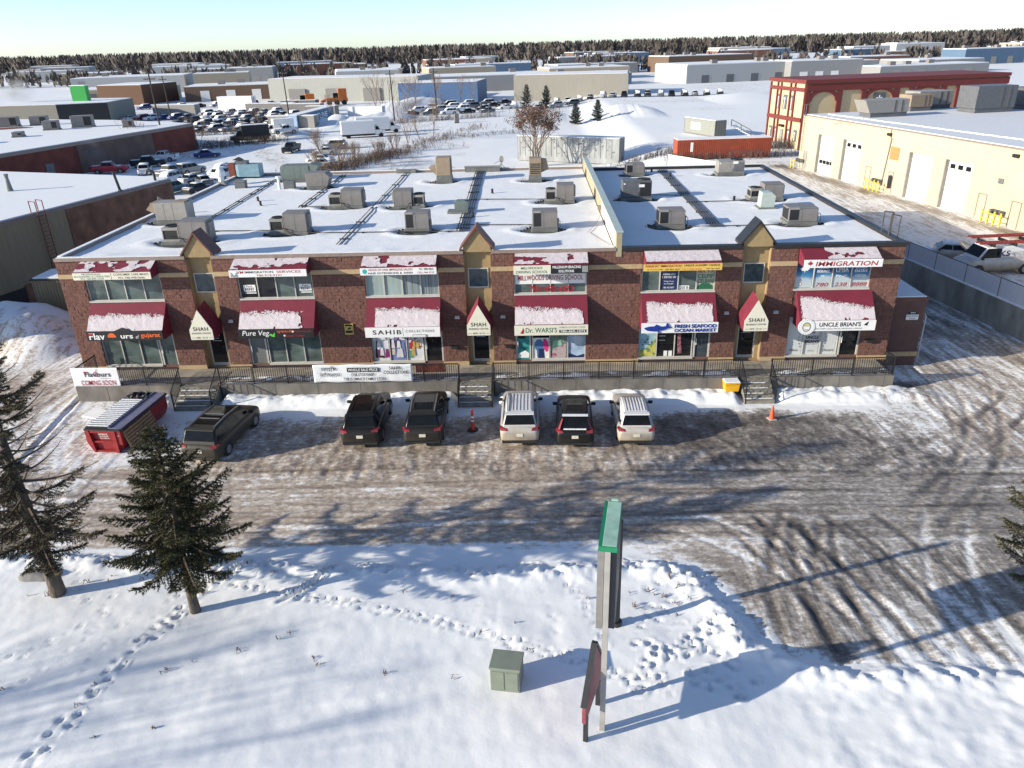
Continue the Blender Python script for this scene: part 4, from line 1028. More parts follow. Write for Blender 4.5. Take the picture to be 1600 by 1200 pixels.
# ------------------------------------------------------------------ walkway, retaining wall, stairs, railings
MB().box(-26.35, 19.85, -2.40, -0.09, 0.0, 0.90).build("walkway", pm("walk_concrete", (0.30, 0.265, 0.215), 0.9, var=0.3, scale=1.3, bump=0.25, col2=None), None)
tag(bpy.data.objects["walkway"], kind='structure')
wk = MB()      # slushy snow left along the railing
segs = [(-26.4, STAIRS[0][0] - .1), (STAIRS[0][1] + .1, STAIRS[1][0] - .1), (STAIRS[1][1] + .1, STAIRS[2][0] - .1), (STAIRS[2][1] + .1, 19.85)]
rw = thing("retaining_wall", "low grey concrete wall holding up the shop walkway", "wall", (0, 0, 0))
for a, b in segs:
    MB().box(a, b, -2.65, -2.405, -0.1, 0.97).build("wall_run", M_conc, rw)
jt = MB()
for x in np.arange(-24.6, 19.5, 2.44):
    if not any(p - .15 < x < q + .15 for p, q in STAIRS): jt.box(x - .015, x + .015, -2.656, -2.648, 0, .972)
jt.build("wall_joint", pm("joint_shadow_grey", (0.10, 0.095, 0.09), 0.9), rw)  # thin strips in an even darker grey mark the panel joints
def snow_ribbon(x0, x1, y0, y1, z, thr, seed, name="slush_snow"):
    nx, ny = int((x1 - x0) / .09), int((y1 - y0) / .09)
    X, Y = np.meshgrid(np.linspace(x0, x1, nx + 1), np.linspace(y0, y1, ny + 1), indexing='ij')
    H = fbm(X * 1.1 + seed, Y * 3.0, 5); Vv = []; F = []; ix = {}
    def vid(i, j):
        if (i, j) not in ix:
            ix[(i, j)] = len(Vv); Vv.append((X[i, j], Y[i, j], z + 0.012 + 0.18 * max(0, H[i, j] - thr)))
        return ix[(i, j)]
    for i in range(nx):
        for j in range(ny):
            if H[i, j] > thr + 0.10 * (abs(j / ny - 0.35)): F.append((vid(i, j), vid(i + 1, j), vid(i + 1, j + 1), vid(i, j + 1)))
    m = MB(); m.add(Vv, F)
    return tag(m.build(name, M_snow, None, smooth=60, fix=False), kind='structure')
for k, (a, b) in enumerate(segs): snow_ribbon(a + .05, b - .05, -2.38, -1.45, 0.90, 0.505, 3.1 * k)

M_step = pm("step_concrete", (0.22, 0.20, 0.165), 0.9, var=0.3, scale=3, bump=0.25)
for k, (a, b) in enumerate(STAIRS):
    where = ["stairs below the Flavours shop beside the red dumpster", "stairs below the middle SHAH canopy", "stairs below the right SHAH canopy beside a yellow bin"][k]
    t = thing("stairs", "grey concrete " + where, "stairs", (0, 0, 0), group="concrete stairs up to the walkway")
    for i in range(5):
        MB().box(a, b, -4.0 + .30 * i, -2.406 if i == 4 else -4.0 + .30 * (i + 1) + .02, -0.05, .18 * (i + 1)).build("step", M_step, t, bevel=.012)
        if i < 4:
            sn = MB(); rnd = random.Random(k * 7 + i)
            sn.box(a + .03, b - .03 - rnd.uniform(0, .5), -4.0 + .30 * (i + 1) - .06, -4.0 + .30 * (i + 1) - .004, .18 * (i + 1) + .002, .18 * (i + 1) + .04)
            sn.build("step_snow", M_snow, t, bevel=.015)
    if True:
        mb = MB(); mb.box(a + .02, b - .02, -2.405, -.5, .903, .93)
        for i in range(5): pass
        lo = MB(); rows = [(-2.35, -1.75), (-1.73, -1.15), (-1.13, -.55)]
        rnd = random.Random(k)
        for j, (y0, y1) in enumerate(rows):
            n = 4
            for i in range(n):
                x0 = a + .03 + (b - a - .06) * i / n; x1 = a + .03 + (b - a - .06) * (i + 1) / n - .02
                p = MB().box(x0, x1, y0, y1, .90, .918 + rnd.uniform(0, .006)); p.build("paving_slab", M_step, t)
M_rail = pm("black_railing", (0.012, 0.012, 0.014), 0.5, var=0.2)
def railing(pts, label, name="railing", hgt=1.05, post_every=2.05, group="black iron railings along the walkway"):
    t = thing(name, label, "railing", (0, 0, 0), group=group)
    bal = MB()
    for p, q in zip(pts[:-1], pts[1:]):
        p, q = Vector(p), Vector(q); d = q - p; L = Vector((d.x, d.y, 0)).length
        MB().bar(p + Vector((0, 0, hgt)), q + Vector((0, 0, hgt)), .05, .05).build("top_rail", M_rail, t)
        MB().bar(p + Vector((0, 0, .12)), q + Vector((0, 0, .12)), .035, .035).build("bottom_rail", M_rail, t)
        n = max(1, round(L / post_every))
        for i in range(n + 1):
            c = p + d * (i / n); w = .032 if i % 2 == 0 else .02
            MB().box(c.x - w, c.x + w, c.y - w, c.y + w, c.z - .01, c.z + hgt + (.05 if i % 2 == 0 else 0)).build("post", M_rail, t)
        m = max(2, int(L / .125))
        for i in range(1, m):
            c = p + d * (i / m)
            bal.box(c.x - .012, c.x + .012, c.y - .012, c.y + .012, c.z + .12, c.z + hgt - .02)
    tag(bal.build("balusters", M_rail, t, fix=False), kind='stuff')
    return t
yr, zr_ = -2.53, 0.97
railing([(-26.3, -0.35, .92), (-26.3, yr, zr_), (STAIRS[0][0] - .05, yr, zr_)], "black railing from the left wall end to the first stairs")
railing([(STAIRS[0][1] + .05, yr, zr_), (STAIRS[1][0] - .05, yr, zr_)], "black railing carrying the white Sahib banner")
railing([(STAIRS[1][1] + .05, yr, zr_), (STAIRS[2][0] - .05, yr, zr_)], "black railing behind the three parked cars right of the middle stairs")
railing([(STAIRS[2][1] + .05, yr, zr_), (19.8, yr, zr_), (19.8, -1.6, .92)], "black railing below the Uncle Brian's shop")
for k, (a, b) in enumerate(STAIRS):
    for sx, w in ((a + .02, "left"), (b - .02, "right")):
        t = thing("stair_handrail", "black sloping handrail on the %s of the %s stairs" % (w, ("first", "middle", "last")[k]), "railing", (0, 0, 0), group="sloping handrails beside the stairs")
        p, q = Vector((sx, -2.56, 0.93)), Vector((sx, -3.98, .16))
        MB().bar(p + Vector((0, 0, 1.08)), q + Vector((0, 0, 1.02)), .045, .045).build("top_rail", M_rail, t)
        MB().bar(p + Vector((0, 0, .15)), q + Vector((0, 0, .15)), .03, .03).build("bottom_rail", M_rail, t)
        MB().box(sx - .028, sx + .028, -4.01, -3.95, 0.0, 1.2).build("post", M_rail, t)
        bl = MB()
        for i in range(1, 11):
            c = p + (q - p) * i / 11; bl.box(sx - .008, sx + .008, c.y - .008, c.y + .008, c.z + .15, c.z + 1.03)
        tag(bl.build("balusters", M_rail, t, fix=False), kind='stuff')

# banners on the railings
M_vinyl = pm("white_vinyl", (0.78, 0.78, 0.79), 0.4, var=0.04, scale=2, bump=0.12, bscale=3)
def banner(x0, x1, z0, z1, label, wave, seed):
    t = thing("banner", label, "banner", (0, 0, 0), group="vinyl banners tied to the railings")
    nx, nz = 60, 10
    Vv = []; F = []
    for i in range(nx + 1):
        for j in range(nz + 1):
            u, v = i / nx, j / nz
            Vv.append((x0 + (x1 - x0) * u, -2.585 - .012 - wave * float(fbm(np.array(u * 7.0 + seed), np.array(v * 1.5 + u * 3), 3)), z0 + (z1 - z0) * v + (0.02 * math.sin(u * 19) if wave > .03 and j in (0, nz) else 0)))
    for i in range(nx):
        for j in range(nz):
            k = i * (nz + 1) + j; F.append((k, k + nz + 1, k + nz + 2, k + 1))
    m = MB(); m.add(Vv, F); o = m.build("vinyl_sheet", M_vinyl, t, smooth=60, fix=False)
    sm = o.modifiers.new("thick", 'SOLIDIFY'); sm.thickness = .006
    return t
t = banner(-26.45, -23.75, 0.95, 2.12, "white Flavours banner reading COMING SOON in red", .01, 1)
y = -2.62
text("Flavours", -24.95, 1.72, .30, y, M_blk, t, 1.5, bold=.015); text("of gujarat", -24.55, 1.47, .11, y, M_grey, t, .6)
text("COMING SOON", -25.0, 1.20, .30, y, M_red, t, 2.0, bold=.01)
MB().box(-25.72, -25.55, y - .002, y + .004, 1.78, 1.9).build("red_corner", M_red, t)
MB().bar((-25.02, y, 1.86), (-24.92, y, 2.08), .004, .02).build("spoon_mark", M_blk, t)
rg = MB()
for k in range(14):
    a0, a1 = 2 * math.pi * k / 14, 2 * math.pi * (k + 1) / 14
    rg.bar((-25.06 + .11 * math.cos(a0), y - .003, 1.72 + .13 * math.sin(a0)), (-25.06 + .11 * math.cos(a1), y - .003, 1.72 + .13 * math.sin(a1)), .004, .04)
rg.build("red_ring", M_red, t)
t = banner(-12.55, -6.95, 1.03, 2.10, "long creased white Sahib banner reading WHOLE SALE PRICE", .055, 4)
y = -2.665
text("ਸਾਹਿਬ", -11.65, 1.88, .30, y, M_blk, t, .85); text("ਕਲੈਕਸ਼ਨਸ", -11.6, 1.50, .34, y, M_blk, t, 1.15)
MB().box(-10.62, -8.82, y, y + .004, 1.66, 1.92).build("black_strip", M_blk, t); text("WHOLE SALE PRICE", -9.72, 1.79, .17, y - .005, M_wht, t, 1.68, bold=.012)
text("ONE STOP SHOP", -9.75, 1.49, .18, y, M_blk, t, 1.3, bold=.01); text("THE COMPLETE FAMILY STORE", -9.65, 1.23, .17, y, M_blk, t, 2.4, bold=.01)
text("SAHIB", -7.9, 1.88, .20, y, M_blk, t, .66, bold=.01); text("COLLECTIONS", -7.85, 1.62, .20, y, M_blk, t, 1.4, bold=.01)
fl = MB(); rnd = random.Random(2)
for cx, sg in ((-12.4, 1), (-7.15, -1)):
    for k in range(9): fl.bar((cx + sg * rnd.uniform(0, .25), y, 1.1 + k * .1), (cx + sg * rnd.uniform(0, .4), y, 1.14 + k * .1), .004, .02)
fl.build("floral_border", M_grey, t)
t = thing("banner", "faded red banner lying low behind the railing left of the middle stairs", "banner", (0, 0, 0), group="vinyl banners tied to the railings")
MB().box(-6.75, -5.05, -2.47, -2.46, 1.5, 1.95).build("vinyl_sheet", pm("faded_red", (0.50, 0.13, 0.07), 0.6, var=0.4, scale=5), t)

# low annex on the right end of the building
an = thing("brick_annex", "small flat roofed brown block annex at the right end of the shops", "annex", (0, 0, 0))
MB().box(20.46, 22.75, 1.0, 8.6, 0.0, 4.05).build("wall", M_smooth, an)
MB().box(20.46, 22.80, 0.95, 8.65, 4.051, 4.25).build("roof", M_browntrim, an)
MB().box(20.50, 22.72, 1.05, 8.55, 4.252, 4.34).build("roof_snow", M_snow, an, bevel=.03)
MB().box(20.46, 22.78, 0.96, 0.999, 0.62, 0.90).build("base_band", M_band, an)
t = thing("downspout", "thin white downspout at the annex corner", "downspout", (0, 0, 0))
MB().tube((22.95, 1.15, 0.2), (22.95, 1.15, 3.1), .035).tube((22.95, 1.15, 3.1), (22.8, 1.3, 3.3), .035).build("pipe", M_alu, t)
t = thing("wall_sign", "white sign with a black arched top on the brown annex", "sign", (0, 0, 0))
MB().box(21.72, 22.42, 0.965, 0.985, 2.92, 3.24).build("sign_panel", M_white, t)
MB().prism([(21.77, 3.242), (22.37, 3.242), (22.30, 3.36), (22.17, 3.45), (21.97, 3.45), (21.84, 3.36)], 0.965, 0.985).build("arched_top", M_blk, t)
text("SHAH", 22.07, 3.36, .10, .96, M_wht, t, .28, bold=.01); text("MORE PARKING", 22.07, 3.15, .09, .96, M_blk, t, .6); text("IN REAR", 22.07, 3.01, .08, .96, M_blk, t, .36)

# ------------------------------------------------------------------ roof snow with melted hollows round the units
UNITS = [  # x0, x1, y front, depth, height, kind, label
    (-16.80, -14.35, 5.87, 1.15, 1.15, 'A', "grey rooftop unit with a fan box at its left behind the VM Immigration awning"),
    (-15.01, -12.49, 13.95, 1.2, 1.12, 'A', "grey rooftop unit with a fan box beside the long double pipes"),
    (-10.10, -7.88, 13.45, 1.2, 1.08, 'AR', "grey rooftop unit whose fan box stands on its right"),
    (-8.07, -6.56, 5.67, 1.2, 1.05, 'B', "boxy rooftop unit nearest the middle gable on its left"),
    (0.86, 2.95, 14.16, 1.2, 1.12, 'A', "rooftop unit with a round fan box beside the fire wall"),
    (-0.08, 1.47, 5.32, 1.2, 1.04, 'B', "boxy rooftop unit behind the Millwoods awning"),
    (7.76, 9.35, 5.50, 1.25, .90, 'B', "boxy rooftop unit at the edge of the fire wall shadow"),
    (6.48, 8.59, 14.50, 1.3, 1.2, 'D', "dark grey rooftop unit standing in the fire wall shadow"),
    (7.98, 9.54, 25.24, 1.3, .80, 'B', "small rooftop unit near the back parapet right of the fire wall"),
    (15.63, 17.81, 24.47, 1.3, 1.0, 'D2', "pale rooftop unit near the back right roof corner"),
    (15.45, 17.78, 13.49, 1.2, .95, 'A', "rooftop unit with fan box behind the pale green duct"),
    (15.72, 17.51, 5.65, 1.3, .85, 'B', "boxy rooftop unit nearest the Southside Immigration awning"),
    (-22.80, -19.91, 3.84, 1.3, 1.2, 'A', "big rooftop unit close behind the left gable"),
    (-26.15, -23.71, 9.9, 1.3, 1.2, 'H', "tan rooftop unit with a sloped hood near the left roof edge"),
    (-18.90, -16.90, 22.35, 1.3, 1.1, 'S', "brown grey rooftop unit with a slanted right end"),
    (-22.24, -18.80, 26.3, 1.6, 1.15, 'G', "long green grey rooftop unit with an angled hood"),
    (-8.30, -6.97, 24.0, 1.4, 1.75, 'T', "tall tan rooftop cooler with a snout on a sheet metal base"),
    (-0.38, 1.02, 23.6, 1.3, 1.65, 'L', "tall tan louvred rooftop cooler near the back parapet"),
]
def roof_snow(x0, x1, y0, y1, name, seed):
    st = .19
    nx, ny = int((x1 - x0) / st), int((y1 - y0) / st)
    xs = np.linspace(x0, x1, nx + 1); ys = np.linspace(y0, y1, ny + 1)
    X, Y = np.meshgrid(xs, ys, indexing='ij')
    Z = 7.60 + .05 * (fbm(X * .35 + seed, Y * .35, 4) - .5) + .02 * fbm(X * 2, Y * 2, 3)
    Z = Z + .10 * np.exp(-((Y - .9) / .7) ** 2) * (fbm(X * .7, Y * 0 + 3.3, 4) - .25) * 1.3
    hole = np.zeros_like(X)
    for u in UNITS:
        ux, uy = (u[0] + u[1]) / 2 - .10, u[2] + .30
        rx, ry = (u[1] - u[0]) / 2 + .70, 1.15
        q = np.sqrt(((X - ux) / rx) ** 2 + ((Y - uy) / ry) ** 2) + .5 * (fbm(X * 1.1 + seed, Y * 1.1, 3) - .5)
        hole = np.maximum(hole, 1 - sst(.82, 1.02, q)); Z = Z + .06 * np.exp(-((q - 1.3) / .2) ** 2)
    melted = sst(-25.5, -21, X) * (1 - sst(-21, -18.7, X)) * (1 - sst(2.0, 3.8, Y + 1.4 * (fbm(X, Y, 3) - .5)))
    Z = Z - hole * .115 - .05 * melted * (X < -18)
    F = []; idx = np.arange((nx + 1) * (ny + 1)).reshape(nx + 1, ny + 1)
    hc = (hole[:-1, :-1] + hole[1:, 1:]) / 2
    keep = hc < .62
    q = np.stack([idx[:-1, :-1], idx[1:, :-1], idx[1:, 1:], idx[:-1, 1:]], -1)[keep].reshape(-1, 4)
    m = MB(); m.v = [tuple(v) for v in np.stack([X, Y, Z], -1).reshape(-1, 3)]; m.f = [tuple(f) for f in q]
    return m.build(name, M_snow, bld, smooth=70, fix=False)
roof_snow(XL + .305, 4.495, .305, DEP - .305, "roof_snow", 1.0)
roof_snow(4.905, XR - .305, .305, DEP - 1.605, "roof_snow", 9.0)

# ------------------------------------------------------------------ rooftop units
M_unit = pm("unit_grey", (0.20, 0.183, 0.175), 0.55, var=0.10, scale=2.5)
M_unit2 = pm("unit_pale", (0.29, 0.27, 0.245), 0.55, var=0.10)
M_unittan = pm("unit_tan", (0.29, 0.22, 0.15), 0.6, var=0.12)
M_unitdk = pm("unit_dark", (0.12, 0.122, 0.13), 0.5, var=0.15)
M_unitgr = pm("unit_green", (0.14, 0.175, 0.16), 0.55, var=0.12)
M_coil = pm("coil_black", (0.015, 0.015, 0.017), 0.6, var=0.4, scale=10, stretch=(1, 1, 8))
M_curb = pm("galvanised", (0.16, 0.165, 0.155), 0.5, var=0.25, scale=3)
M_seam = pm("unit_seam", (0.10, 0.095, 0.09), 0.6)
def fan(t, cx, cy, z, r):
    m = MB()
    for k in range(20):
        a0, a1 = 2 * math.pi * k / 20, 2 * math.pi * (k + 1) / 20
        m.bar((cx + r * math.cos(a0), cy + r * math.sin(a0), z + .03), (cx + r * math.cos(a1), cy + r * math.sin(a1), z + .03), .05, .08)
    for k in range(6):
        a0 = math.pi * k / 6
        m.bar((cx - r * math.cos(a0), cy - r * math.sin(a0), z + .06), (cx + r * math.cos(a0), cy + r * math.sin(a0), z + .06), .012, .012)
    m.build("fan_guard", M_black, t)
    MB().prism([(cx + r * .95 * math.cos(k * .3142), cy + r * .95 * math.sin(k * .3142)) for k in range(20)], z + .001, z + .012, 'z').build("fan_opening", M_coil, t)
ZR = 7.50
def rooftop_unit(x0, x1, y, d, h, kind, label):
    t = thing("rooftop_unit", label, "rooftop unit", ((x0 + x1) / 2, y, ZR), group="heating and cooling units on the shop roof")
    w = x1 - x0; a, b = -w / 2, w / 2; c = .26; top = c + h
    if kind in ('A', 'AR'):
        s = -1 if kind == 'AR' else 1
        f = lambda u, v: (a + w * u, a + w * v) if s > 0 else (b - w * v, b - w * u)
        MB().box(a - .05, b + .05, -.08, d + .05, 0, c - .05).build("curb", M_curb, t, bevel=.02)
        p, q = f(.40, 1.0); MB().box(p, q, 0, d, c - .05, top).build("cabinet", M_unit, t, bevel=.025)
        sm = MB(); sm.box(p + .05, p + .065, -.006, .0, c, top - .05).box((p + q) / 2, (p + q) / 2 + .014, -.006, .0, c, top - .05).box(p + .03, q - .03, -.02, d + .02, top - .035, top - .02)
        sm.build("seam", M_seam, t)
        p2, q2 = f(.02, .37); h2 = c + h * .66
        MB().box(p2, q2, .1, d - .05, h2 - .16, h2).box(p2, q2, .1, d - .05, c - .05, c + .08).box(p2, p2 + .06, .1, .16, c + .08, h2 - .16).box(q2 - .06, q2, .1, .16, c + .08, h2 - .16).box(p2, p2 + .06, d - .11, d - .05, c + .08, h2 - .16).build("condenser_frame", M_unit2, t)
        MB().box(p2 + .03, q2 - .03, .13, d - .08, c + .08, h2 - .16).build("coil", M_coil, t)
        fan(t, (p2 + q2) / 2, d / 2, h2, min(q2 - p2, d) * .40)
        e = q if s > 0 else p
        MB().path([((p + q) / 2 - s * w * .25, -.12, c + .2), ((p + q) / 2 - s * w * .2, -.12, c + .05), ((p + q) / 2 - s * w * .1, -.2, .1), ((p + q) / 2 + s * .2, -.22, .08)], .025).path([((p2 + q2) / 2, -.05, c + .3), ((p + q) / 2 - s * w * .2, -.1, c + .15)], .03).build("gas_pipe", M_black, t)
        MB().box(e - .02 if s > 0 else e - .12, e + .12 if s > 0 else e + .02, .25, d - .3, c + .2, top - .15).build("hood", M_unit, t, bevel=.02)
    elif kind in ('B', 'D', 'D2'):
        mt = {'B': M_unit, 'D': M_unitdk, 'D2': M_unit2}[kind]
        MB().box(a - .08, b + .03, -.08, d + .05, 0, c).build("curb", M_curb, t, bevel=.02)
        MB().box(a, b, 0, d, c, top).build("cabinet", mt, t, bevel=.025)
        if kind == 'B':
            MB().box(a + .07, a + w * .34, -.012, .002, c + .12, top - .10).box(a - .012, a + .002, .10, d - .1, c + .12, top - .1).build("coil", M_coil, t)
            MB().box(a + .0, a + w * .36, -.03, .3, top - .09, top + .006).build("coil_cap", M_unit2, t)
            MB().box(b, b + .1, .2, .6, c + .1, c + .5).build("hood", M_unit, t)
            MB().path([(b + .05, -.02, c + .55), (b + .16, -.05, c + .4), (b + .14, -.1, .12), (b + .4, -.1, .08)], .022).build("gas_pipe", M_black, t)
        else:
            MB().box(a + w * .02, a + w * .55, -.03, .0, c + .08, c + .42).build("hood", mt, t)
            MB().box(a + w * .60, b - .06, -.012, .002, c + .1, top - .12).build("coil", M_unitdk if kind == 'D2' else M_coil, t)
            fan(t, a + w * .76, d / 2, top, min(w * .22, d * .42))
            MB().box(a + w * .56, a + w * .75, -.014, -.002, c + .75, c + .95).box(a + .08, a + .2, -.004, .0, top - .25, top - .15).build("label_plate", M_white, t)
        MB().box(a + w * .45, a + w * .458, -.006, .0, c + .05, top - .06).box(a + .02, b - .02, -.015, d + .015, top - .05, top - .035).build("seam", M_seam, t)
    elif kind == 'H':
        MB().box(a - .02, b, -.05, d + .05, 0, c).build("curb", M_curb, t)
        MB().prism([(a - .35, top - .45), (a + .25, top - .75), (a + .25, top), (a, top), (a - .02, top - .1)], .05, d - .05, 'y').build("hood", M_unittan, t)
        MB().box(a + .252, b, 0, d, c, top).build("cabinet", M_unit2, t, bevel=.03)
        MB().box(a + .9, a + .915, -.006, 0, c, top - .05).box(a + 1.5, a + 1.515, -.006, 0, c, top - .05).build("seam", M_seam, t)
        MB().box(b - .85, b - .1, .15, d - .15, top, top + .05).build("top_lid", M_unittan, t)
        MB().tube((a - .1, d + .3, .1), (a - .1, d + .3, top + .15), .06).tube((a - .1, d + .3, top + .12), (a + .15, d + .3, top - .05), .06).build("vent_pipe", M_curb, t)
    elif kind == 'S':
        MB().box(a, b - .3, -.05, d + .05, 0, c).build("curb", M_curb, t)
        MB().prism([(a, c), (b - .25, c), (b, top - .35), (b - .3, top), (a, top)], 0, d, 'y').build("cabinet", M_unit, t, bevel=.02)
        MB().box(b - .62, b - .60, -.006, 0, c, top - .03).build("seam", M_seam, t)
    elif kind == 'G':
        MB().box(a + .1, b - .9, -.05, d + .05, 0, c).build("curb", M_curb, t)
        MB().prism([(a, c), (b - .9, c), (b - .9, top), (a + .12, top), (a, top - .12)], 0, d, 'y').build("cabinet", M_unitgr, t, bevel=.02)
        MB().prism([(b - .899, c + .1), (b - .5, c + .3), (b, top), (b - .7, top + .12), (b - .899, top)], .05, d - .05, 'y').build("hood", M_unitgr, t)
        MB().box(a + w * .35, a + w * .356, -.006, 0, c, top).box(a + w * .52, a + w * .526, -.006, 0, c, top).build("seam", M_seam, t)
    elif kind == 'T':
        MB().prism([(a + .05, 0), (b + .12, 0), (b, .62), (a + .12, .62)], -.05, d + .02, 'y').build("curb", M_curb, t)
        MB().box(a + .1, b, 0, d, .62, .62 + h - .25).build("cabinet", M_unittan, t, bevel=.03)
        MB().prism([(a - .55, .62 + h * .38), (a + .098, .64), (a + .098, .62 + h * .48), (a - .45, .62 + h * .42)], .2, d - .2, 'y').build("snout", M_unittan, t)
        MB().box(b, b + .015, .2, d - .2, .8, h + .2).build("louvre_panel", M_coil, t)
    elif kind == 'L':
        MB().prism([(a - .02, 0), (b - .28, 0), (b - .33, .58), (a + .05, .58)], -.05, d + .02, 'y').build("curb", M_curb, t)
        MB().box(a + .05, b - .33, 0, d, .58, h + .3).build("cabinet", M_unittan, t, bevel=.03)
        for k in range(6): MB().box(a + .14, b - .42, -.02, .002, .70 + k * .15, .78 + k * .15).build("louvre", M_coil, t)
        MB().prism([(b - .329, .75), (b + .3, 1.0), (b + .12, h + .15), (b - .329, h + .2)], .3, d - .3, 'y').build("snout", M_unittan, t)
    return t
for u in UNITS: rooftop_unit(*u)
# smaller roof fittings
def roof_thing(name, label, cat, parts, loc):
    t = thing(name, label, cat, loc)
    for pn, mb, mt in parts: mb.build(pn, mt, t)
    return t
roof_thing("roof_vent", "small grey gooseneck vent on the roof before the pipe bundle", "vent", [("base", MB().box(-.85, .6, -.2, .8, 0, .22), M_curb), ("hood", MB().prism([(-.35, .22), (.55, .22), (.6, .8), (.35, .92), (-.2, .92), (-.36, .8)], 0, .6, 'y'), M_unitgr)], (-5.1, 11.0, ZR + .06))
roof_thing("duct_box", "pale green duct box before the right rooftop units", "duct", [("duct", MB().prism([(-.46, .15), (.46, .15), (.5, .9), (.2, 1.15), (-.4, 1.15)], 0, .9, 'y'), pm("pale_green_metal", (0.4, 0.46, 0.42))), ("base", MB().box(-.6, .6, -.1, 1.0, 0, .14), M_curb)], (15.8, 10.4, ZR + .05))
M_rust = pm("rusty_red", (0.19, 0.045, 0.028), 0.8, var=0.3, scale=5)
M_ltblue = pm("faded_blue_paint", (0.19, 0.31, 0.37), 0.5, var=0.15)
roof_thing("rusty_furnace", "rust red furnace casing on the far left roof corner", "furnace", [("casing", MB().box(-.62, -.05, 0, .6, .1, 1.45).box(-.05, .45, .05, .6, .35, 1.2), M_rust), ("stand", MB().box(-.6, -.45, .1, .5, 0, .1).box(.2, .4, .1, .5, 0, .35), M_black)], (-27.0, 28.4, ZR))
roof_thing("blue_collector", "faded blue round collector beside the rusty furnace", "collector", [("drum", MB().prism([(-1.0 + .5 * math.cos(t), .55 + .5 * math.sin(t)) for t in np.linspace(math.pi * .5, math.pi * 1.5, 8)] + [(-.6, .05), (.85, .05), (.95, .3), (.95, 1.05), (-.6, 1.05)], .25, 1.35, 'z'), M_ltblue), ("cap", MB().box(-1.3, -.2, .2, .9, 1.351, 1.62), M_unitdk), ("leg", MB().box(-.7, -.55, .3, .5, 0, .25).box(.4, .55, .3, .5, 0, .25), M_black), ("flap", MB().prism([(-1.5, 1.72), (-1.0, 1.95), (-.55, 1.70), (-.9, 1.66)], .3, .7, 'y'), M_black)], (-25.7, 28.3, ZR))
for x, y, w in ((-24.8, 23.1, "behind the left pipes"), (-20.35, 22.2, "beside the white vent pipe")):
    roof_thing("vent_box", "small dark vent box on the roof " + w, "vent", [("box", MB().box(-.44, .44, 0, .6, 0, .62), M_unitdk), ("lid", MB().box(-.48, .48, -.05, .65, .621, .68), M_curb)], (x, y, ZR + .05))
roof_thing("turbine_vent", "white mushroom vent on the left roof edge", "vent", [("base", MB().prism([(-.5, 0), (.5, 0), (.28, .3), (-.28, .3)], -.4, .4, 'y'), M_unit2), ("neck", MB().tube((0, 0, .3), (0, 0, .75), .26, .22, 14), M_white), ("head", MB().tube((0, 0, .75), (0, 0, 1.15), .42, .38, 16).tube((0, 0, 1.15), (0, 0, 1.5), .38, .12, 16), M_white)], (-27.0, 24.9, ZR + .15))
roof_thing("vent_pipe", "tall white vent pipe on the roof left of the green unit", "pipe", [("pipe", MB().tube((0, 0, 0), (0, 0, .95), .12, .12, 12), M_white), ("cap", MB().tube((0, 0, .95), (0, 0, 1.1), .22, .22, 12), M_white)], (-21.2, 22.4, ZR + .05))
roof_thing("satellite_dish", "little satellite dish on the back parapet", "dish", [("mast", MB().tube((0, 0, 0), (0, 0, .8), .03).tube((-.3, 0, .05), (0, 0, .5), .025).tube((.35, 0, .05), (0, 0, .5), .025), M_curb), ("dish", MB().prism([(.05 + .2 * math.cos(t), .85 + .32 * math.sin(t)) for t in np.linspace(0, 6.0, 12)], -.08, -.02, 'y'), M_unit2), ("arm", MB().tube((0, -.05, .75), (-.6, -.5, .55), .02), M_curb)], (-2.9, 29.4, ZP))
for x, y, w in ((11.6, 24.3, "near the back pipes"), (14.3, 13.4, "left of the right fan box"), (-21.3, 17.2, "near the left pipe run"), (-20.5, 15.4, "left of the ladder pipes"), (-24.9, 13.2, "behind the tan hooded unit"), (10.4, 26.9, "by the back parapet"), (-3.2, 18.4, "right of the pipe bundle"), (-4.1, 9.7, "just right of the gooseneck vent")):
    roof_thing("stub_vent", "short black stub vent on the snowy roof " + w, "vent", [("pipe", MB().tube((0, 0, 0), (0, 0, .42), .09, .09, 10), M_black), ("collar", MB().tube((0, 0, 0), (0, 0, .12), .17, .12, 10), M_unitdk)], (x, y, ZR + .03))
# pipe runs on sleepers
M_pipe = pm("dark_pipe", (0.06, 0.055, 0.052), 0.6, var=0.3)
def pipe_run(pts, label, n, gap, r=.032, sleep=2.2):
    t = thing("pipe_run", label, "pipes", (0, 0, 0), group="gas and conduit lines across the shop roof")
    z = 7.675
    for k in range(n):
        off = (k - (n - 1) / 2) * gap
        pp = []
        for i, (x, y) in enumerate(pts):
            q = pts[min(i + 1, len(pts) - 1)]; p = pts[max(0, i - 1)]
            d = Vector((q[0] - p[0], q[1] - p[1])).normalized()
            pp.append((x - d.y * off, y + d.x * off, z))
        MB().path(pp, r, 6).build("pipe", M_pipe, t)
    for (ax, ay), (bx, by) in zip(pts[:-1], pts[1:]):
        L = math.hypot(bx - ax, by - ay); m = max(1, int(L / max(sleep, 3.0))); ang = math.atan2(by - ay, bx - ax)
        for i in range(m + 1):
            M = Matrix.Translation((ax + (bx - ax) * (i + .3) / (m + .6), ay + (by - ay) * (i + .3) / (m + .6), 7.635)) @ Matrix.Rotation(ang, 4, 'Z')
            MB().obox(M, .09, max(.20, n * gap + .02), .08).build("sleeper", M_black, t)
pipe_run([(-22.48, 9.65), (-22.81, 21.18), (-22.94, 28.6)], "pair of pipes running back on the left part of the roof", 2, .26)
pipe_run([(-17.09, 14.0), (-17.26, 29.0)], "pair of pipes on close sleepers left of the middle roof", 2, .30, sleep=1.5)
pipe_run([(-11.57, 2.6), (-11.56, 29.2)], "long pair of snowed in pipes down the left roof", 2, .30, .03, 5)
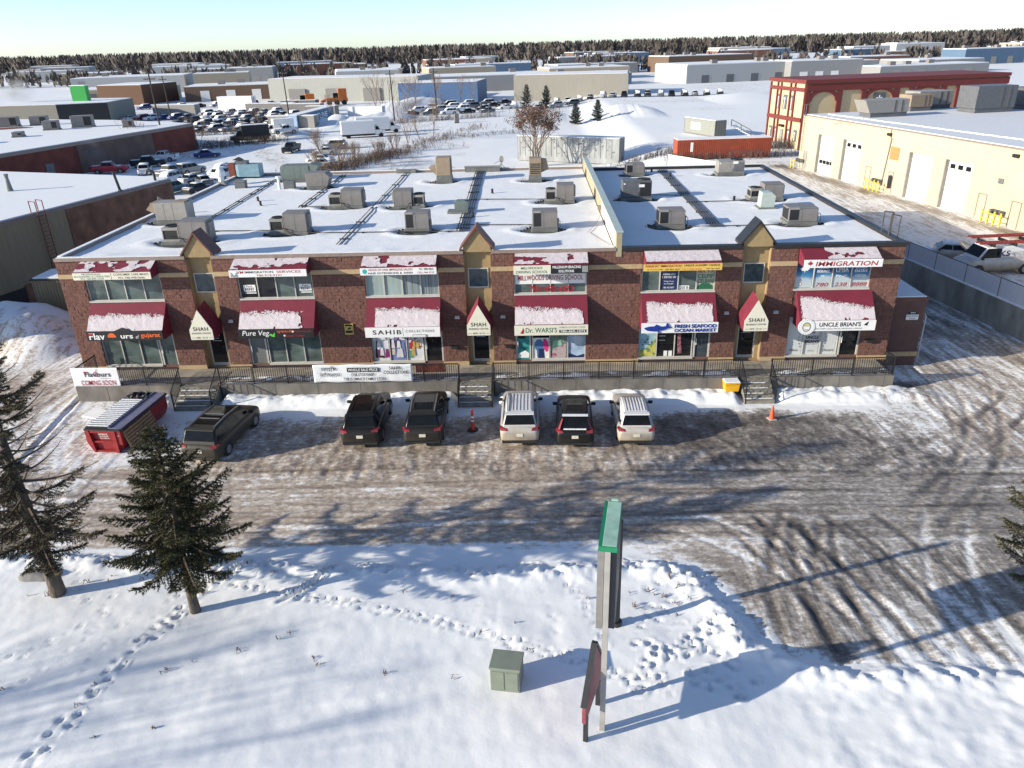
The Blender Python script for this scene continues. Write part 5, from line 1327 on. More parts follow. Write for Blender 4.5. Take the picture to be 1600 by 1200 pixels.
pipe_run([(-4.48, 5.4), (-4.86, 29.2)], "bundle of five pipes running to the back parapet left of the fire wall", 5, .17, sleep=3.4)
pipe_run([(11.28, 5.25), (11.36, 27.8)], "bundle of five pipes on the right roof", 5, .17, sleep=3.4)
pipe_run([(-21.4, 6.9), (-14.4, 6.5)], "single pipe along the roof from the left gable unit", 1, 0)
pipe_run([(-14.3, 5.75), (-4.5, 5.4)], "single pipe along the roof between two units and the bundle", 1, 0)
pipe_run([(-17.1, 14.3), (-15.0, 14.1)], "short pipe from the ladder pipes to a unit", 1, 0)
pipe_run([(-4.6, 7.2), (-.1, 6.8)], "single pipe from the bundle to the Millwoods unit", 1, 0)
pipe_run([(-4.5, 15.8), (1.0, 15.2)], "single pipe from the bundle towards the round fan unit", 1, 0)
pipe_run([(8.7, 16.0), (11.0, 15.6)], "short pipe out of the dark shaded unit", 1, 0)
pipe_run([(11.5, 13.1), (15.4, 13.1)], "single pipe across the right roof to the fan box", 1, 0)
pipe_run([(9.5, 5.4), (15.6, 5.4)], "single pipe across the front of the right roof", 1, 0)
t = roof_thing("expansion_box", "long grey pipe box at the back parapet above the bundle", "box", [("box", MB().box(-1.6, 1.6, 0, .5, 0, .42), M_curb), ("lid", MB().box(-1.65, 1.65, -.05, .55, .421, .46), M_unit2)], (-4.6, 29.0, 7.64))
t = roof_thing("expansion_box", "short grey pipe box at the back parapet above the double pipes", "box", [("box", MB().box(-.9, .9, 0, .4, 0, .3), M_curb)], (-11.6, 29.2, 7.64))
# roof ladder rails on the right edge
t = thing("roof_ladder", "dark ladder rails standing up over the right roof edge", "ladder", (0, 0, 0))
for y in (2.5, 1.55):
    MB().path([(20.62, y, 5.5), (20.62, y, 8.9), (20.1, y, 9.0), (20.1, y, 7.8)], .035).build("rail", M_pipe, t)
for k in range(8): MB().tube((20.62, 1.55, 5.4 + k * .3), (20.62, 2.5, 5.4 + k * .3), .02).build("rung", M_pipe, t)

# ------------------------------------------------------------------ right hand concrete wall with sheeted fence
rt = thing("boundary_wall", "tall grey concrete wall along the right lane", "wall", (0, 0, 0))
P0, P1 = Vector((33.7, -22, 0)), Vector((26.2, 36, 0))
wp = [Vector((float(WALLX(np.array(y))), y, 0)) for y in (-24, -2, 4.4, 17.4, 34)]
for a, b in zip(wp[:-1], wp[1:]):
    MB().bar(a + Vector((.12, 0, .85)), b + Vector((.12, 0, .85)), .26, 2.3).build("wall_panel", pm("stained_concrete", (0.29, 0.275, 0.235), 0.9, var=0.45, scale=0.9, bump=0.3, stretch=(1, 1, .35)), rt)
    MB().bar(a + Vector((.12, 0, 2.03)), b + Vector((.12, 0, 2.03)), .30, .06).build("wall_snow", M_snow, rt)
fn = thing("sheet_fence", "pale sheeted fence standing on the grey concrete wall", "fence", (0, 0, 0))
M_sheet = pm("pale_sheet", (0.62, 0.62, 0.64), 0.6, var=0.08, scale=3, bump=0.05, stretch=(6, 6, .3))
nodes = []
for a, b in zip(wp[:-1], wp[1:]):
    L = (b - a).length; n = max(1, round(L / 3.45))
    for i in range(n): nodes.append(a + (b - a) * i / n)
nodes.append(wp[-1])
for p, q in zip(nodes[:-1], nodes[1:]):
    o = Vector((.12, 0, 0))
    MB().bar(p + o + Vector((0, 0, 2.69)), q + o + Vector((0, 0, 2.69)), .03, 1.20).build("fence_panel", M_sheet, fn)
    MB().tube(p + o + Vector((0, 0, 2.0)), p + o + Vector((0, 0, 3.36)), .035).build("post", M_pipe, fn)
    MB().tube(p + o + Vector((0, 0, 3.32)), q + o + Vector((0, 0, 3.32)), .025).build("top_rail", M_pipe, fn)
# ------------------------------------------------------------------ vehicles
M_tyre = pm("tyre_rubber", (0.018, 0.018, 0.019), 0.85, var=0.3)
M_rim = pm("alloy_rim", (0.35, 0.35, 0.36), 0.35, metal=0.6, var=0.1)
M_carglass = pm("car_glass", (0.009, 0.010, 0.011), 0.08, var=0.3, spec=0.22)
M_trim = pm("black_trim", (0.02, 0.02, 0.021), 0.6, var=0.2)
M_tail = pm("tail_lamp_red", (0.22, 0.016, 0.018), 0.2, var=0.2, coat=0.5)
M_head = pm("head_lamp", (0.6, 0.62, 0.64), 0.15, var=0.1)
M_plate = pm("number_plate", (0.62, 0.58, 0.50), 0.6, var=0.1)
M_rail_s = pm("satin_rail", (0.45, 0.45, 0.46), 0.35, metal=0.7)
M_carsnow = pm("car_snow", (0.80, 0.81, 0.83), 0.7, var=0.05, scale=5, bump=0.5, bscale=10)
SAND = (0.31, 0.24, 0.155)
CAR = {   # L, W, hood(y0,z0 -> nose z), belt z, A, B, C, D (y,z) of the cabin profile, tail top z, wheel radius, clearance
    'suv': dict(L=5.0, W=1.98, bz=1.10, nz=0.95, A=(1.12, 1.08), B=(0.45, 1.70), C=(-1.98, 1.73), D=(-2.34, 1.16), tz=1.12, r=.38, zb=.27, wb=1.47, roofw=.61),
    'crossover': dict(L=4.7, W=1.86, bz=1.04, nz=0.88, A=(1.0, 1.03), B=(0.3, 1.60), C=(-1.78, 1.66), D=(-2.20, 1.08), tz=1.06, r=.35, zb=.24, wb=1.33, roofw=.57),
    'minivan': dict(L=5.05, W=1.98, bz=1.05, nz=0.86, A=(1.50, 1.02), B=(0.72, 1.64), C=(-2.05, 1.70), D=(-2.42, 1.04), tz=1.02, r=.35, zb=.2, wb=1.5, roofw=.66),
    'sedan': dict(L=4.7, W=1.82, bz=0.95, nz=0.76, A=(1.0, .95), B=(0.25, 1.42), C=(-.85, 1.42), D=(-1.65, 1.0), tz=0.98, r=.33, zb=.2, wb=1.38, roofw=.56),
    'pickup': dict(L=5.7, W=2.0, bz=1.25, nz=1.12, A=(1.05, 1.24), B=(0.45, 1.86), C=(-.95, 1.86), D=(-1.15, 1.28), tz=1.2, r=.40, zb=.36, wb=1.75, roofw=.66),
    'van': dict(L=5.6, W=2.02, bz=1.22, nz=1.0, A=(2.0, 1.2), B=(1.30, 2.02), C=(-2.68, 2.06), D=(-2.76, 1.1), tz=1.1, r=.38, zb=.3, wb=1.75, roofw=.80),
}
CMESH = {}
def car_mesh(kind):
    if kind in CMESH: return CMESH[kind]
    c = CAR[kind]; L, W = c['L'], c['W']; hL, w = L / 2, W / 2
    out = {}
    # lower body: rings along the length
    yA = c['A'][0]
    st = [(-hL, .80, c['tz'] * .80, c['zb'] + .16), (-hL + .05, .90, c['tz'] * .93, c['zb'] + .06), (-hL + .16, .955, c['tz'], c['zb']), (-hL + .55, .99, max(c['tz'], c['bz']) if kind != 'sedan' else c['tz'], c['zb']),
          (c['D'][0] * .55, 1.0, c['bz'], c['zb']), (0, 1.0, c['bz'] - .01, c['zb']), (yA * .85, 1.0, c['bz'] - .02, c['zb']), (yA + .25, .99, c['A'][1] - .05, c['zb']), (hL - .55, .965, c['nz'] + .07, c['zb']), (hL - .22, .90, c['nz'], c['zb'] + .02), (hL - .06, .80, c['nz'] - .10, c['zb'] + .06), (hL, .70, c['nz'] - .24, c['zb'] + .14)]
    half = [(0, 0), (.82, 0), (.95, .10), (1.0, .30), (1.005, .55), (.985, .80), (.93, .945), (.82, .99), (.45, 1.0)]
    vs = []; fs = []; n = 2 * len(half) - 1
    for y, wf, zt, zb in st:
        ring = [(w * wf * a, y, zb + (zt - zb) * b + (.015 if a < .5 and b == 1 else 0)) for a, b in half]
        ring += [(-x, yy, z) for x, yy, z in ring[:0:-1]]
        vs += ring
    for i in range(len(st) - 1):
        for k in range(n): fs.append((i * n + k, i * n + (k + 1) % n, (i + 1) * n + (k + 1) % n, (i + 1) * n + k))
    fs += [tuple(range(n)), tuple(range(len(st) * n - 1, (len(st) - 1) * n - 1, -1))]
    m = MB(); m.add(vs, fs)
    # cabin
    (yA, zA), (yB, zB), (yC, zC), (yD, zD) = c['A'], c['B'], c['C'], c['D']
    wbt, wrf = w * .935, w * c['roofw'] / .66 if False else c['roofw'] * W / 1.9 * 1.0
    wr = min(wbt - .12, wrf + .06)
    cab = MB()
    zlow = c['bz'] - .12
    pts = []
    for (y, z, ww) in ((yA, zlow, wbt - .03), (yB, zB, wr), (yC, zC, wr), (yD, zlow, wbt - .03)):
        pts += [(ww, y, z), (-ww, y, z)]
    ym = (yB + yC) / 2; zm = max(zB, zC) + .035
    pts += [(wr, ym, zm), (-wr, ym, zm)]
    # roof split in two for a slight crown
    cab.add(pts, [(0, 2, 3, 1), (2, 8, 9, 3), (8, 4, 5, 9), (4, 6, 7, 5), (0, 6, 4, 8, 2), (1, 3, 9, 5, 7), (0, 1, 7, 6)])
    cm = cab.mesh("cab", None, bevel=.075, seg=3)
    vv = [tuple(v.co) for v in cm.vertices]; ff = [tuple(p.vertices) for p in cm.polygons]
    m.add(vv, ff); bpy.data.meshes.remove(cm)
    if kind == 'pickup':   # open bed: walls above a dark floor
        m.box(-w * .97, -w * .97 + .1, -hL + .1, yD - .02, c['bz'] - .06, c['bz'] + .10).box(w * .97 - .1, w * .97, -hL + .1, yD - .02, c['bz'] - .06, c['bz'] + .10).box(-w * .97, w * .97, -hL + .04, -hL + .13, c['bz'] - .3, c['bz'] + .10)
        out['bed'] = MB().box(-w * .97 + .101, w * .97 - .101, -hL + .131, yD - .1, c['bz'] - .05, c['bz'] + .025).mesh("bed")
    out['body'] = m.mesh("body", smooth=42, fix=True)
    # glass panels a few mm proud of the cabin faces
    def face(p0, p1, p2, p3, inset, lift=.010, thick=None):
        P = [Vector(p) for p in (p0, p1, p2, p3)]; ce = sum(P, Vector()) / 4
        nn = (P[1] - P[0]).cross(P[3] - P[0]).normalized()
        if nn.dot(ce - Vector((0, (yA + yD) / 2, 1.0))) < 0: nn = -nn
        Q = []
        for k, p in enumerate(P):
            e1 = (P[(k + 1) % 4] - p).normalized(); e2 = (P[k - 1] - p).normalized()
            Q.append(p + (e1 + e2) * inset + nn * lift)
        return Q
    def pane(mb, Q):
        nn = (Q[1] - Q[0]).cross(Q[3] - Q[0]).normalized() * .006
        mb.add(list(Q) + [q - nn for q in Q], [(0, 1, 2, 3), (7, 6, 5, 4), (0, 4, 5, 1), (1, 5, 6, 2), (2, 6, 7, 3), (3, 7, 4, 0)])
    wl = lambda z: (wbt - .03) + (wr - wbt + .03) * (z - zlow) / (zB - zlow)
    zs0 = c['bz'] + .05
    g = MB(); fr = (zs0 + .0 - zlow) / (zB - zlow)
    yl = lambda z, y0, y1, z1: y0 + (y1 - y0) * (z - zlow) / (z1 - zlow)
    pane(g, face((-wl(zs0), yl(zs0, yA, yB, zB), zs0), (wl(zs0), yl(zs0, yA, yB, zB), zs0), (wr, yB, zB), (-wr, yB, zB), .07)); out['windshield'] = g.mesh("windshield")
    g = MB()
    if kind != 'van': pane(g, face((wl(zs0), yl(zs0, yD, yC, zC), zs0), (-wl(zs0), yl(zs0, yD, yC, zC), zs0), (-wr, yC, zC), (wr, yC, zC), .07 if kind != 'pickup' else .05))
    else:
        pane(g, face((-.08, yl(1.3, yD, yC, zC), 1.3), (-wl(1.3) + .1, yl(1.3, yD, yC, zC), 1.3), (-wr, yC, zC - .05), (-.08, yC, zC - .05), .06)); pane(g, face((wl(1.3) - .1, yl(1.3, yD, yC, zC), 1.3), (.08, yl(1.3, yD, yC, zC), 1.3), (.08, yC, zC - .05), (wr, yC, zC - .05), .06))
    out['rear_window'] = g.mesh("rear_window")
    zt = min(zB, zC) - .07
    for sx, nm in ((1, 'side_window'), (-1, 'side_window_b')):
        g = MB()
        f0 = yl(zs0, yA, yB, zB) - .16; f1 = yl(zt, yA, yB, zB) - .12; r0 = yl(zs0, yD, yC, zC) + .16; r1 = yl(zt, yD, yC, zC) + .13
        if kind == 'van': r0 = r1 = f1 - 1.0; r0 = r1
        nseg = {'suv': 3, 'crossover': 3, 'minivan': 3, 'sedan': 2, 'pickup': 2, 'van': 1}[kind]
        for s in range(nseg):
            t0, t1 = s / nseg + (.012 if s else 0), (s + 1) / nseg - (.012 if s < nseg - 1 else 0)
            a0, a1 = f0 + (r0 - f0) * t0, f0 + (r0 - f0) * t1; b0, b1 = f1 + (r1 - f1) * t0, f1 + (r1 - f1) * t1
            Q = [Vector((sx * (wl(zs0) + .012), a0, zs0)), Vector((sx * (wl(zs0) + .012), a1, zs0)), Vector((sx * (wl(zt) + .012), b1, zt)), Vector((sx * (wl(zt) + .012), b0, zt))]
            pane(g, Q if sx < 0 else Q[::-1])
        out[nm] = g.mesh("side_window")
    # lamps, plate, bumper, mirrors, arches
    tzl = c['tz'] - .16
    def lamp(sx):
        b = MB(); xo = w * .93; ys = -hL
        if kind in ('suv', 'crossover', 'minivan', 'sedan'):
            b.add([(sx * xo * .62, ys + .045, tzl + .04), (sx * xo * .97, ys + .10, tzl + .03), (sx * (xo + .065), ys + .34, tzl + .10), (sx * (xo + .045), ys + .34, tzl + .17), (sx * xo * .95, ys + .14, tzl + .17), (sx * xo * .66, ys + .09, tzl + .13)], [(0, 1, 4, 5), (1, 2, 3, 4)])
            b2 = MB(); off = Vector((0, -.04, 0)); V = [Vector(v) + off + Vector((sx * .02, 0, 0)) for v in b.v]
            V2 = [v + Vector((-sx * .05, .10, 0)) for v in V]
            b2.add(V + V2, [(0, 1, 4, 5), (1, 2, 3, 4), (0, 6, 7, 1), (1, 7, 8, 2), (2, 8, 9, 3), (3, 9, 10, 4), (4, 10, 11, 5), (5, 11, 6, 0)])
            return b2.mesh("taillight")
        return MB().box(min(sx * w * .82, sx * w * .97), max(sx * w * .82, sx * w * .97), -hL - .012, -hL + .12, tzl - .2, tzl + .2).mesh("taillight")
    out['taillight'] = lamp(1); out['taillight_b'] = lamp(-1)
    for sx, nm in ((1, 'headlight'), (-1, 'headlight_b')):
        out[nm] = MB().add([(sx * w * .48, hL - .13, c['nz'] - .18), (sx * w * .88, hL - .40, c['nz'] - .13), (sx * w * .93, hL - .58, c['nz'] + .02), (sx * w * .55, hL - .24, c['nz'] - .04)] + [(sx * w * .44, hL - .35, c['nz'] - .18), (sx * w * .80, hL - .55, c['nz'] - .13), (sx * w * .85, hL - .7, c['nz']), (sx * w * .5, hL - .4, c['nz'] - .05)], [(0, 1, 2, 3), (0, 4, 5, 1), (1, 5, 6, 2), (2, 6, 7, 3), (3, 7, 4, 0)]).mesh("headlight")
    out['plate'] = MB().box(-.16, .16, -hL - .022, -hL + .05, c['tz'] * .62, c['tz'] * .62 + .16).mesh("number_plate")
    out['bumper'] = MB().prism([(-w * .86, c['zb'] + .05), (w * .86, c['zb'] + .05), (w * .90, c['zb'] + .22), (-w * .90, c['zb'] + .22)], -hL - .03, -hL + .20, 'y').mesh("bumper", bevel=.03, seg=2, smooth=40)
    out['grille'] = MB().box(-w * .45, w * .45, hL - .10, hL + .012, c['nz'] - .42, c['nz'] - .24).mesh("grille")
    for sx, nm in ((1, 'mirror'), (-1, 'mirror_b')):
        out[nm] = MB().cbox(sx * (w + .065), yl(zs0, yA, yB, zB) - .20, c['bz'] + .07, .24, .13, .15).cbox(sx * (w - .07), yl(zs0, yA, yB, zB) - .20, c['bz'] + .03, .12, .06, .05).mesh("mirror", bevel=.03, seg=2, smooth=50)
    r = c['r']
    wh = MB().tube((-.12, 0, 0), (.12, 0, 0), r, r, 20); out['tyre'] = wh.mesh("tyre", smooth=40, bevel=.03)
    rm = MB().tube((-.128, 0, 0), (.128, 0, 0), r * .62, r * .62, 14)
    out['rim'] = rm.mesh("rim", smooth=40)
    for sx, nm in ((1, 'arch'), (-1, 'arch_b')):
        poly = [((r + .07) * math.cos(t), r + (r + .07) * math.sin(t)) for t in np.linspace(-.35, math.pi + .35, 16)]
        out[nm] = MB().prism(poly, sx * w - .06 * sx, sx * (w + .006), 'x').mesh("wheel_arch")
    if kind in ('suv', 'crossover', 'minivan'):
        rl = MB()
        for sx in (-1, 1):
            rl.path([(sx * (wr - .10), yB - .12, zB + .03), (sx * (wr - .08), ym, zm + .07), (sx * (wr - .10), yC + .18, zC + .045)], .022, 6)
        out['rail'] = rl.mesh("roof_rail", smooth=40)
        out['glassroof'] = MB().add([(-wr + .22, yB - .15, zB + .027), (wr - .22, yB - .15, zB + .027), (wr - .22, ym, zm + .008), (-wr + .22, ym, zm + .008), (wr - .22, yC + .45, zC + .018), (-wr + .22, yC + .45, zC + .018)], [(0, 1, 2, 3), (3, 2, 4, 5)]).mesh("roof_glass")
        rb = MB()
        for k in range(7):
            x = -wr + .17 + (2 * wr - .34) * k / 6
            rb.bar((x, yB - .2, zB + .022), (x, ym, zm + .006), .035, .03).bar((x, ym, zm + .006), (x, yC + .3, zC + .018), .035, .03)
        out['ribs'] = rb.mesh("roof_rib")
        out['spoiler'] = MB().prism([(yC - .14, zC - .05), (yC + .12, zC - .02), (yC + .14, zC + .022), (yC - .10, zC + .0)], -wr - .02, wr + .02, 'x').mesh("spoiler", bevel=.012)
    s = MB(); tk = .05
    zz = lambda y: zm if abs(y - ym) < .01 else (zB if y > ym else zC)
    def slab(y0, y1, z0, z1, hw):
        s.add([(-hw, y0, z0 - .02), (hw, y0, z0 - .02), (hw, y1, z1 - .02), (-hw, y1, z1 - .02), (-hw + .06, y0 + .06 * (1 if y1 > y0 else -1), z0 + tk), (hw - .06, y0 + .06, z0 + tk), (hw - .06, y1 - .06, z1 + tk), (-hw + .06, y1 - .06, z1 + tk)], [(4, 5, 6, 7), (0, 1, 5, 4), (1, 2, 6, 5), (2, 3, 7, 6), (3, 0, 4, 7)])
    slab(yC + .02, yB - .02, zC + .02, zB + .02, wr - .0)
    slab(yA + .05, hL - .35, c['A'][1] - .04, c['nz'] + .0, w * .80)
    if kind == 'sedan': slab(-hL + .12, yD + .02, c['tz'] + .0, c['tz'] + .01, w * .8)
    if kind == 'pickup': s.box(-w * .97 + .11, w * .97 - .11, -hL + .14, yD - .12, c['bz'] - .04, c['bz'] + .08)
    if kind in ('suv', 'crossover'): slab(yA - .1, yB + .12, c['A'][1] + .12, zB - .04, wr - .05)
    out['snow'] = s.mesh("snow_cover", smooth=50)
    CMESH[kind] = out
    return out
def car(kind, mat, label, loc, rz, cat='car', group=None, level=2, roof=None, snow=False, extra=None, name="parked_car", rails=None):
    cm = car_mesh(kind); c = CAR[kind]
    t = thing(name, label, cat, loc, rz, group)
    def part(nm, me, mt):
        o = bpy.data.objects.new(nm, me); COL.objects.link(o); o.parent = t
        if not me.materials: me.materials.append(mt)
        if me.materials[0] is not mt:
            o.material_slots[0].link = 'OBJECT'; o.material_slots[0].material = mt
        return o
    part("body", cm['body'], mat)
    part("windshield", cm['windshield'], M_carglass)
    part("rear_window", cm['rear_window'], M_carglass)
    part("side_window", cm['side_window'], M_carglass); part("side_window", cm['side_window_b'], M_carglass)
    if kind == 'pickup': part("bed_floor", cm['bed'], M_trim)
    for sx in (-1, 1):
        for sy in (-1, 1):
            part("wheel_arch", cm['arch' if sx > 0 else 'arch_b'], M_trim).location.y = sy * c['wb'] + (.05 if sy > 0 else 0)
            o = part("wheel", cm['tyre'], M_tyre)
            o.location = (sx * (c['W'] / 2 - .118), sy * c['wb'] + (.05 if sy > 0 else 0), c['r'])
            r = bpy.data.objects.new("rim", cm['rim']); COL.objects.link(r); r.parent = o
            if not cm['rim'].materials: cm['rim'].materials.append(M_rim)
    if level >= 1:
        part("taillight", cm['taillight'], M_tail); part("taillight", cm['taillight_b'], M_tail)
        part("headlight", cm['headlight'], M_head); part("headlight", cm['headlight_b'], M_head)
    if level >= 2:
        part("number_plate", cm['plate'], M_plate); part("bumper", cm['bumper'], M_trim if kind != 'minivan' else mat); part("grille", cm['grille'], M_trim)
        part("mirror", cm['mirror'], M_trim if roof != 'same' else mat); part("mirror", cm['mirror_b'], M_trim)
        if 'spoiler' in cm: part("spoiler", cm['spoiler'], mat)
    if rails is not None and 'rail' in cm: part("roof_rail", cm['rail'], rails)
    if roof == 'glass': part("roof_glass", cm['glassroof'], M_carglass)
    if roof == 'ribs': part("roof_rib", cm['ribs'], mat)
    if snow: part("snow_cover", cm['snow'], M_carsnow)
    return t
def paint(name, col, dirty=0.0, rough=0.28, metal=0.0):
    return pm("paint_" + name, col, rough, metal, var=0.04, scale=1.0, coat=0.4 if sum(col) > .3 else 0.12, spec=0.5 if sum(col) > .3 else 0.3, dirt=(SAND, 0.95, 0.45, dirty) if False else ((SAND, 0.45, 1.75, 1.0) if sum(col) > .5 else ((0.10, 0.083, 0.064), 0.35, 1.25, dirty)) if dirty else None)
G = "cars parked in front of the shops"
car('minivan', paint("olive_grey", (0.040, 0.036, 0.027), 0.35, .4), "dusty grey brown minivan parked beside the red dumpster", (-16.05, -7.45, 0.03), R(-6), group=G, roof='glass', rails=M_rail_s)
t = bpy.data.objects["parked_car"]
MB().box(-.52, .52, -.55, -.50, 1.745, 1.77).box(-.52, .52, -1.05, -1.0, 1.755, 1.78).build("roof_bar", M_rail_s, t)
car('suv', paint("black_one", (0.012, 0.012, 0.012), 0.28), "black sport utility car with number plate, leftmost of the pair left of the stairs", (-8.82, -6.27, 0.03), R(2), group=G, roof='glass', rails=M_trim)
car('suv', paint("black_brown", (0.018, 0.016, 0.014), 0.30), "dark brown black sport utility car just left of the orange post", (-5.72, -6.2, 0.03), R(2), group=G, roof='glass', rails=M_rail_s)
car('suv', paint("silver_white", (0.62, 0.62, 0.62), 0.95), "silver white sport utility car with a ribbed roof right of the stairs", (-0.83, -6.27, 0.03), R(0), group=G, roof='ribs', rails=M_rail_s)
car('crossover', paint("black_two", (0.010, 0.010, 0.011), 0.12), "glossy black car with red tall tail lamps between two white cars", (1.95, -6.62, 0.03), R(-2), group=G, roof='glass')
car('crossover', paint("white_one", (0.68, 0.68, 0.68), 0.85), "white car with dusty tailgate, rightmost of the row", (4.92, -6.52, 0.03), R(-1), group=G, roof='ribs')
sn = [o for o in COL.objects if o.get('label', '').startswith("glossy black car")][0]
cc = CAR['crossover']
MB().box(-.55, .55, -2.27, -2.17, 1.08, 1.13).build("tailgate_snow", M_carsnow, sn, bevel=.015)
for sx in (-1, 1):
    MB().add([(sx * .76, -2.24, 1.02), (sx * .86, -2.16, 1.02), (sx * .64, -1.89, 1.52), (sx * .59, -1.93, 1.52), (sx * .72, -1.95, 1.0), (sx * .80, -1.9, 1.0), (sx * .60, -1.7, 1.5), (sx * .55, -1.72, 1.5)], [(0, 1, 2, 3), (4, 7, 6, 5), (0, 4, 5, 1), (1, 5, 6, 2), (2, 6, 7, 3), (3, 7, 4, 0)]).build("tall_tail_lamp", M_tail, sn)
MB().box(-.62, .62, -1.99, -1.78, 1.69, 1.715).build("spoiler_snow", M_carsnow, sn)

# ------------------------------------------------------------------ dumpster, pallets, cone, post, bin
DM = Matrix.Translation((-21.1, -6.0, 0.0)) @ Matrix.Rotation(R(-12), 4, 'Z')
dp = thing("dumpster", "red steel dumpster with a ribbed white lid", "dumpster", (-21.42, -6.5, 0.0), R(-5))
M_dump = pm("dumpster_red", (0.27, 0.016, 0.019), 0.45, var=0.18, scale=4)
M_dumpd = pm("dumpster_dark_red", (0.20, 0.012, 0.016), 0.5, var=0.2)
hl = 2.2
def dsec(y, wt, wb_):
    return [(-wt, y, 1.25), (-wt, y, .55), (-wb_, y, .12), (wb_, y, .12), (wt, y, .55), (wt, y, 1.25)]
m = MB(); m.add(dsec(-hl + .14, .92, .72) + dsec(hl - .05, .92, .72), [(0, 1, 7, 6), (1, 2, 8, 7), (2, 3, 9, 8), (3, 4, 10, 9), (4, 5, 11, 10), (5, 4, 3, 2, 1, 0), (6, 7, 8, 9, 10, 11), (0, 6, 11, 5)])
m.build("bin", M_dump, dp)
e = MB()
for sx in (-1, 1):
    e.prism([(sx * .50, .05), (sx * .68, .05), (sx * .68, 1.28), (sx * .50, 1.28)] if sx > 0 else [(-.92, .6), (-.66, .05), (-.56, .05), (-.72, 1.28), (-.92, 1.28)], -hl - .03, -hl + .139, 'y')
e.box(-.71, .49, -hl - .0, -hl + .139, 1.14, 1.28).box(-.60, .49, -hl + .0, -hl + .139, .05, .16).box(-.66, .49, -hl + .03, -hl + .139, .58, .68).box(.681, .93, -hl + .02, -hl + .139, .5, 1.28)
e.build("end_frame", M_dump, dp)
MB().box(-.95, .95, -hl - .02, -hl + .16, 1.281, 1.34).box(.93, .98, -hl + .161, hl, 1.2, 1.34).box(-.98, -.93, -hl + .161, hl, 1.2, 1.34).box(-.93, .93, hl - .08, hl, 1.2, 1.34).build("rim", M_trim, dp)
lid = MB().box(-.95, .25, -hl + .17, hl - .85, 1.345, 1.40); ld = lid.build("lid", M_trim, dp)
for k in range(15):
    y0 = -hl + .22 + k * .215
    MB().box(-.93, .24, y0, y0 + .125, 1.401, 1.43).build("lid_snow", M_carsnow, ld, bevel=.012)
M_lav = pm("lid_lavender", (0.22, 0.215, 0.30), 0.5, var=0.1)
MB().prism([(.27, 1.36), (.98, 1.30), (.98, 1.33), (.27, 1.40)], -hl + .12, hl - .05, 'y').build("side_lid", M_lav, dp)
MB().box(.36, .40, -hl + .12, hl - .05, 1.395, 1.42).box(.95, 1.0, -hl + .1, hl - .03, 1.24, 1.30).build("lid_edge", pm("navy_plastic", (0.03, 0.028, 0.06), 0.5), dp)
rb = MB(); rnd = random.Random(9)
for k in range(14):
    c0 = Vector((rnd.uniform(-.85, .15), rnd.uniform(hl - .82, hl - .12), rnd.uniform(1.22, 1.42)))
    rb.obox(Matrix.Translation(c0) @ Euler((rnd.uniform(-.7, .7), rnd.uniform(-.7, .7), rnd.uniform(0, 3))).to_matrix().to_4x4(), rnd.uniform(.2, .5), rnd.uniform(.15, .4), rnd.uniform(.06, .2))
rb.build("rubbish_bags", pm("black_bag", (0.02, 0.02, 0.022), 0.35, var=0.8, col2=(0.25, 0.24, 0.22), thr=0.63), dp, bevel=.03)
text("GARBAGE", -.1, 1.03, .09, -hl + .128, M_wht, dp, .5, bold=.02); text("CALL 780 444 4444", -.08, .91, .07, -hl + .128, M_wht, dp, .5, bold=.01); text("NO DUMPING", -.05, .79, .07, -hl + .128, M_wht, dp, .5, bold=.01)
text("6 YD", .80, 1.0, .06, -hl + .012, M_wht, dp, .12)
M_wood = pm("pallet_wood", (0.29, 0.19, 0.10), 0.85, var=0.3, scale=4, stretch=(1, 8, 8))
for k, y0 in enumerate((-1.95, -.72)):
    p = thing("pallet", ["wooden pallet leaning on the dumpster, the nearer of two", "wooden pallet leaning on the dumpster, the farther of two"][k], "pallet", dp.matrix_basis @ Vector((0, 0, 0)), R(-13), "pallets leaning on the dumpster")
    p.location = (-21.42, -6.5, 0); p.rotation_euler = (0, 0, R(-5))
    Mx = Matrix.Translation((1.30, y0, .03)) @ Matrix.Rotation(R(-17), 4, 'Y')
    for j in range(7):
        MB().obox(Mx @ Matrix.Translation((.0, .6, .10 + j * .165)), .022, 1.2, .12).build("slat", M_wood, p)
    for j in range(3):
        MB().obox(Mx @ Matrix.Translation((-.06, .04 + j * .56, .6)), .09, .045, 1.18).build("stringer", M_wood, p)
t = thing("fence_board", "snow dusted flat board lying behind the dumpster", "board", (-23.9, -4.6, 0.12), R(-20)); MB().obox(Matrix.Rotation(R(5), 4, 'X'), 2.4, .9, .06).build("board", M_white, t)

t = thing("traffic_cone", "orange traffic cone standing at the foot of the right stairs", "cone", (12.3, -5.9, 0.04), R(10))
MB().box(-.2, .2, -.2, .2, 0, .04).build("base", pm("dirty_white", (0.5, 0.47, 0.42), 0.7), t, bevel=.01)
MB().tube((0, 0, .04), (0, 0, .78), .15, .035, 16).build("cone_body", pm("cone_orange", (0.75, 0.10, 0.03), 0.5, var=0.06), t, smooth=40)
t = thing("delineator_post", "red orange post with two white bands left of the silver car", "post", (-3.3, -6.75, 0.04))
MB().prism([(.28 * math.cos(k * .5236), .28 * math.sin(k * .5236)) for k in range(12)], 0, .06, 'z').build("base", M_black, t)
MB().tube((0, 0, .06), (0, 0, .45), .11, .075, 14).tube((0, 0, .45), (0, 0, 1.0), .075, .065, 14).tube((0, 0, 1.0), (0, 0, 1.12), .05, .045, 12).tube((0, 0, 1.12), (0, 0, 1.2), .075, .06, 12).build("post_body", pm("post_orange", (0.62, 0.045, 0.03), 0.5), t, smooth=40)
MB().tube((0, 0, .52), (0, 0, .62), .080, .079, 14).tube((0, 0, .72), (0, 0, .84), .077, .075, 14).build("white_band", M_wht, t, smooth=40)
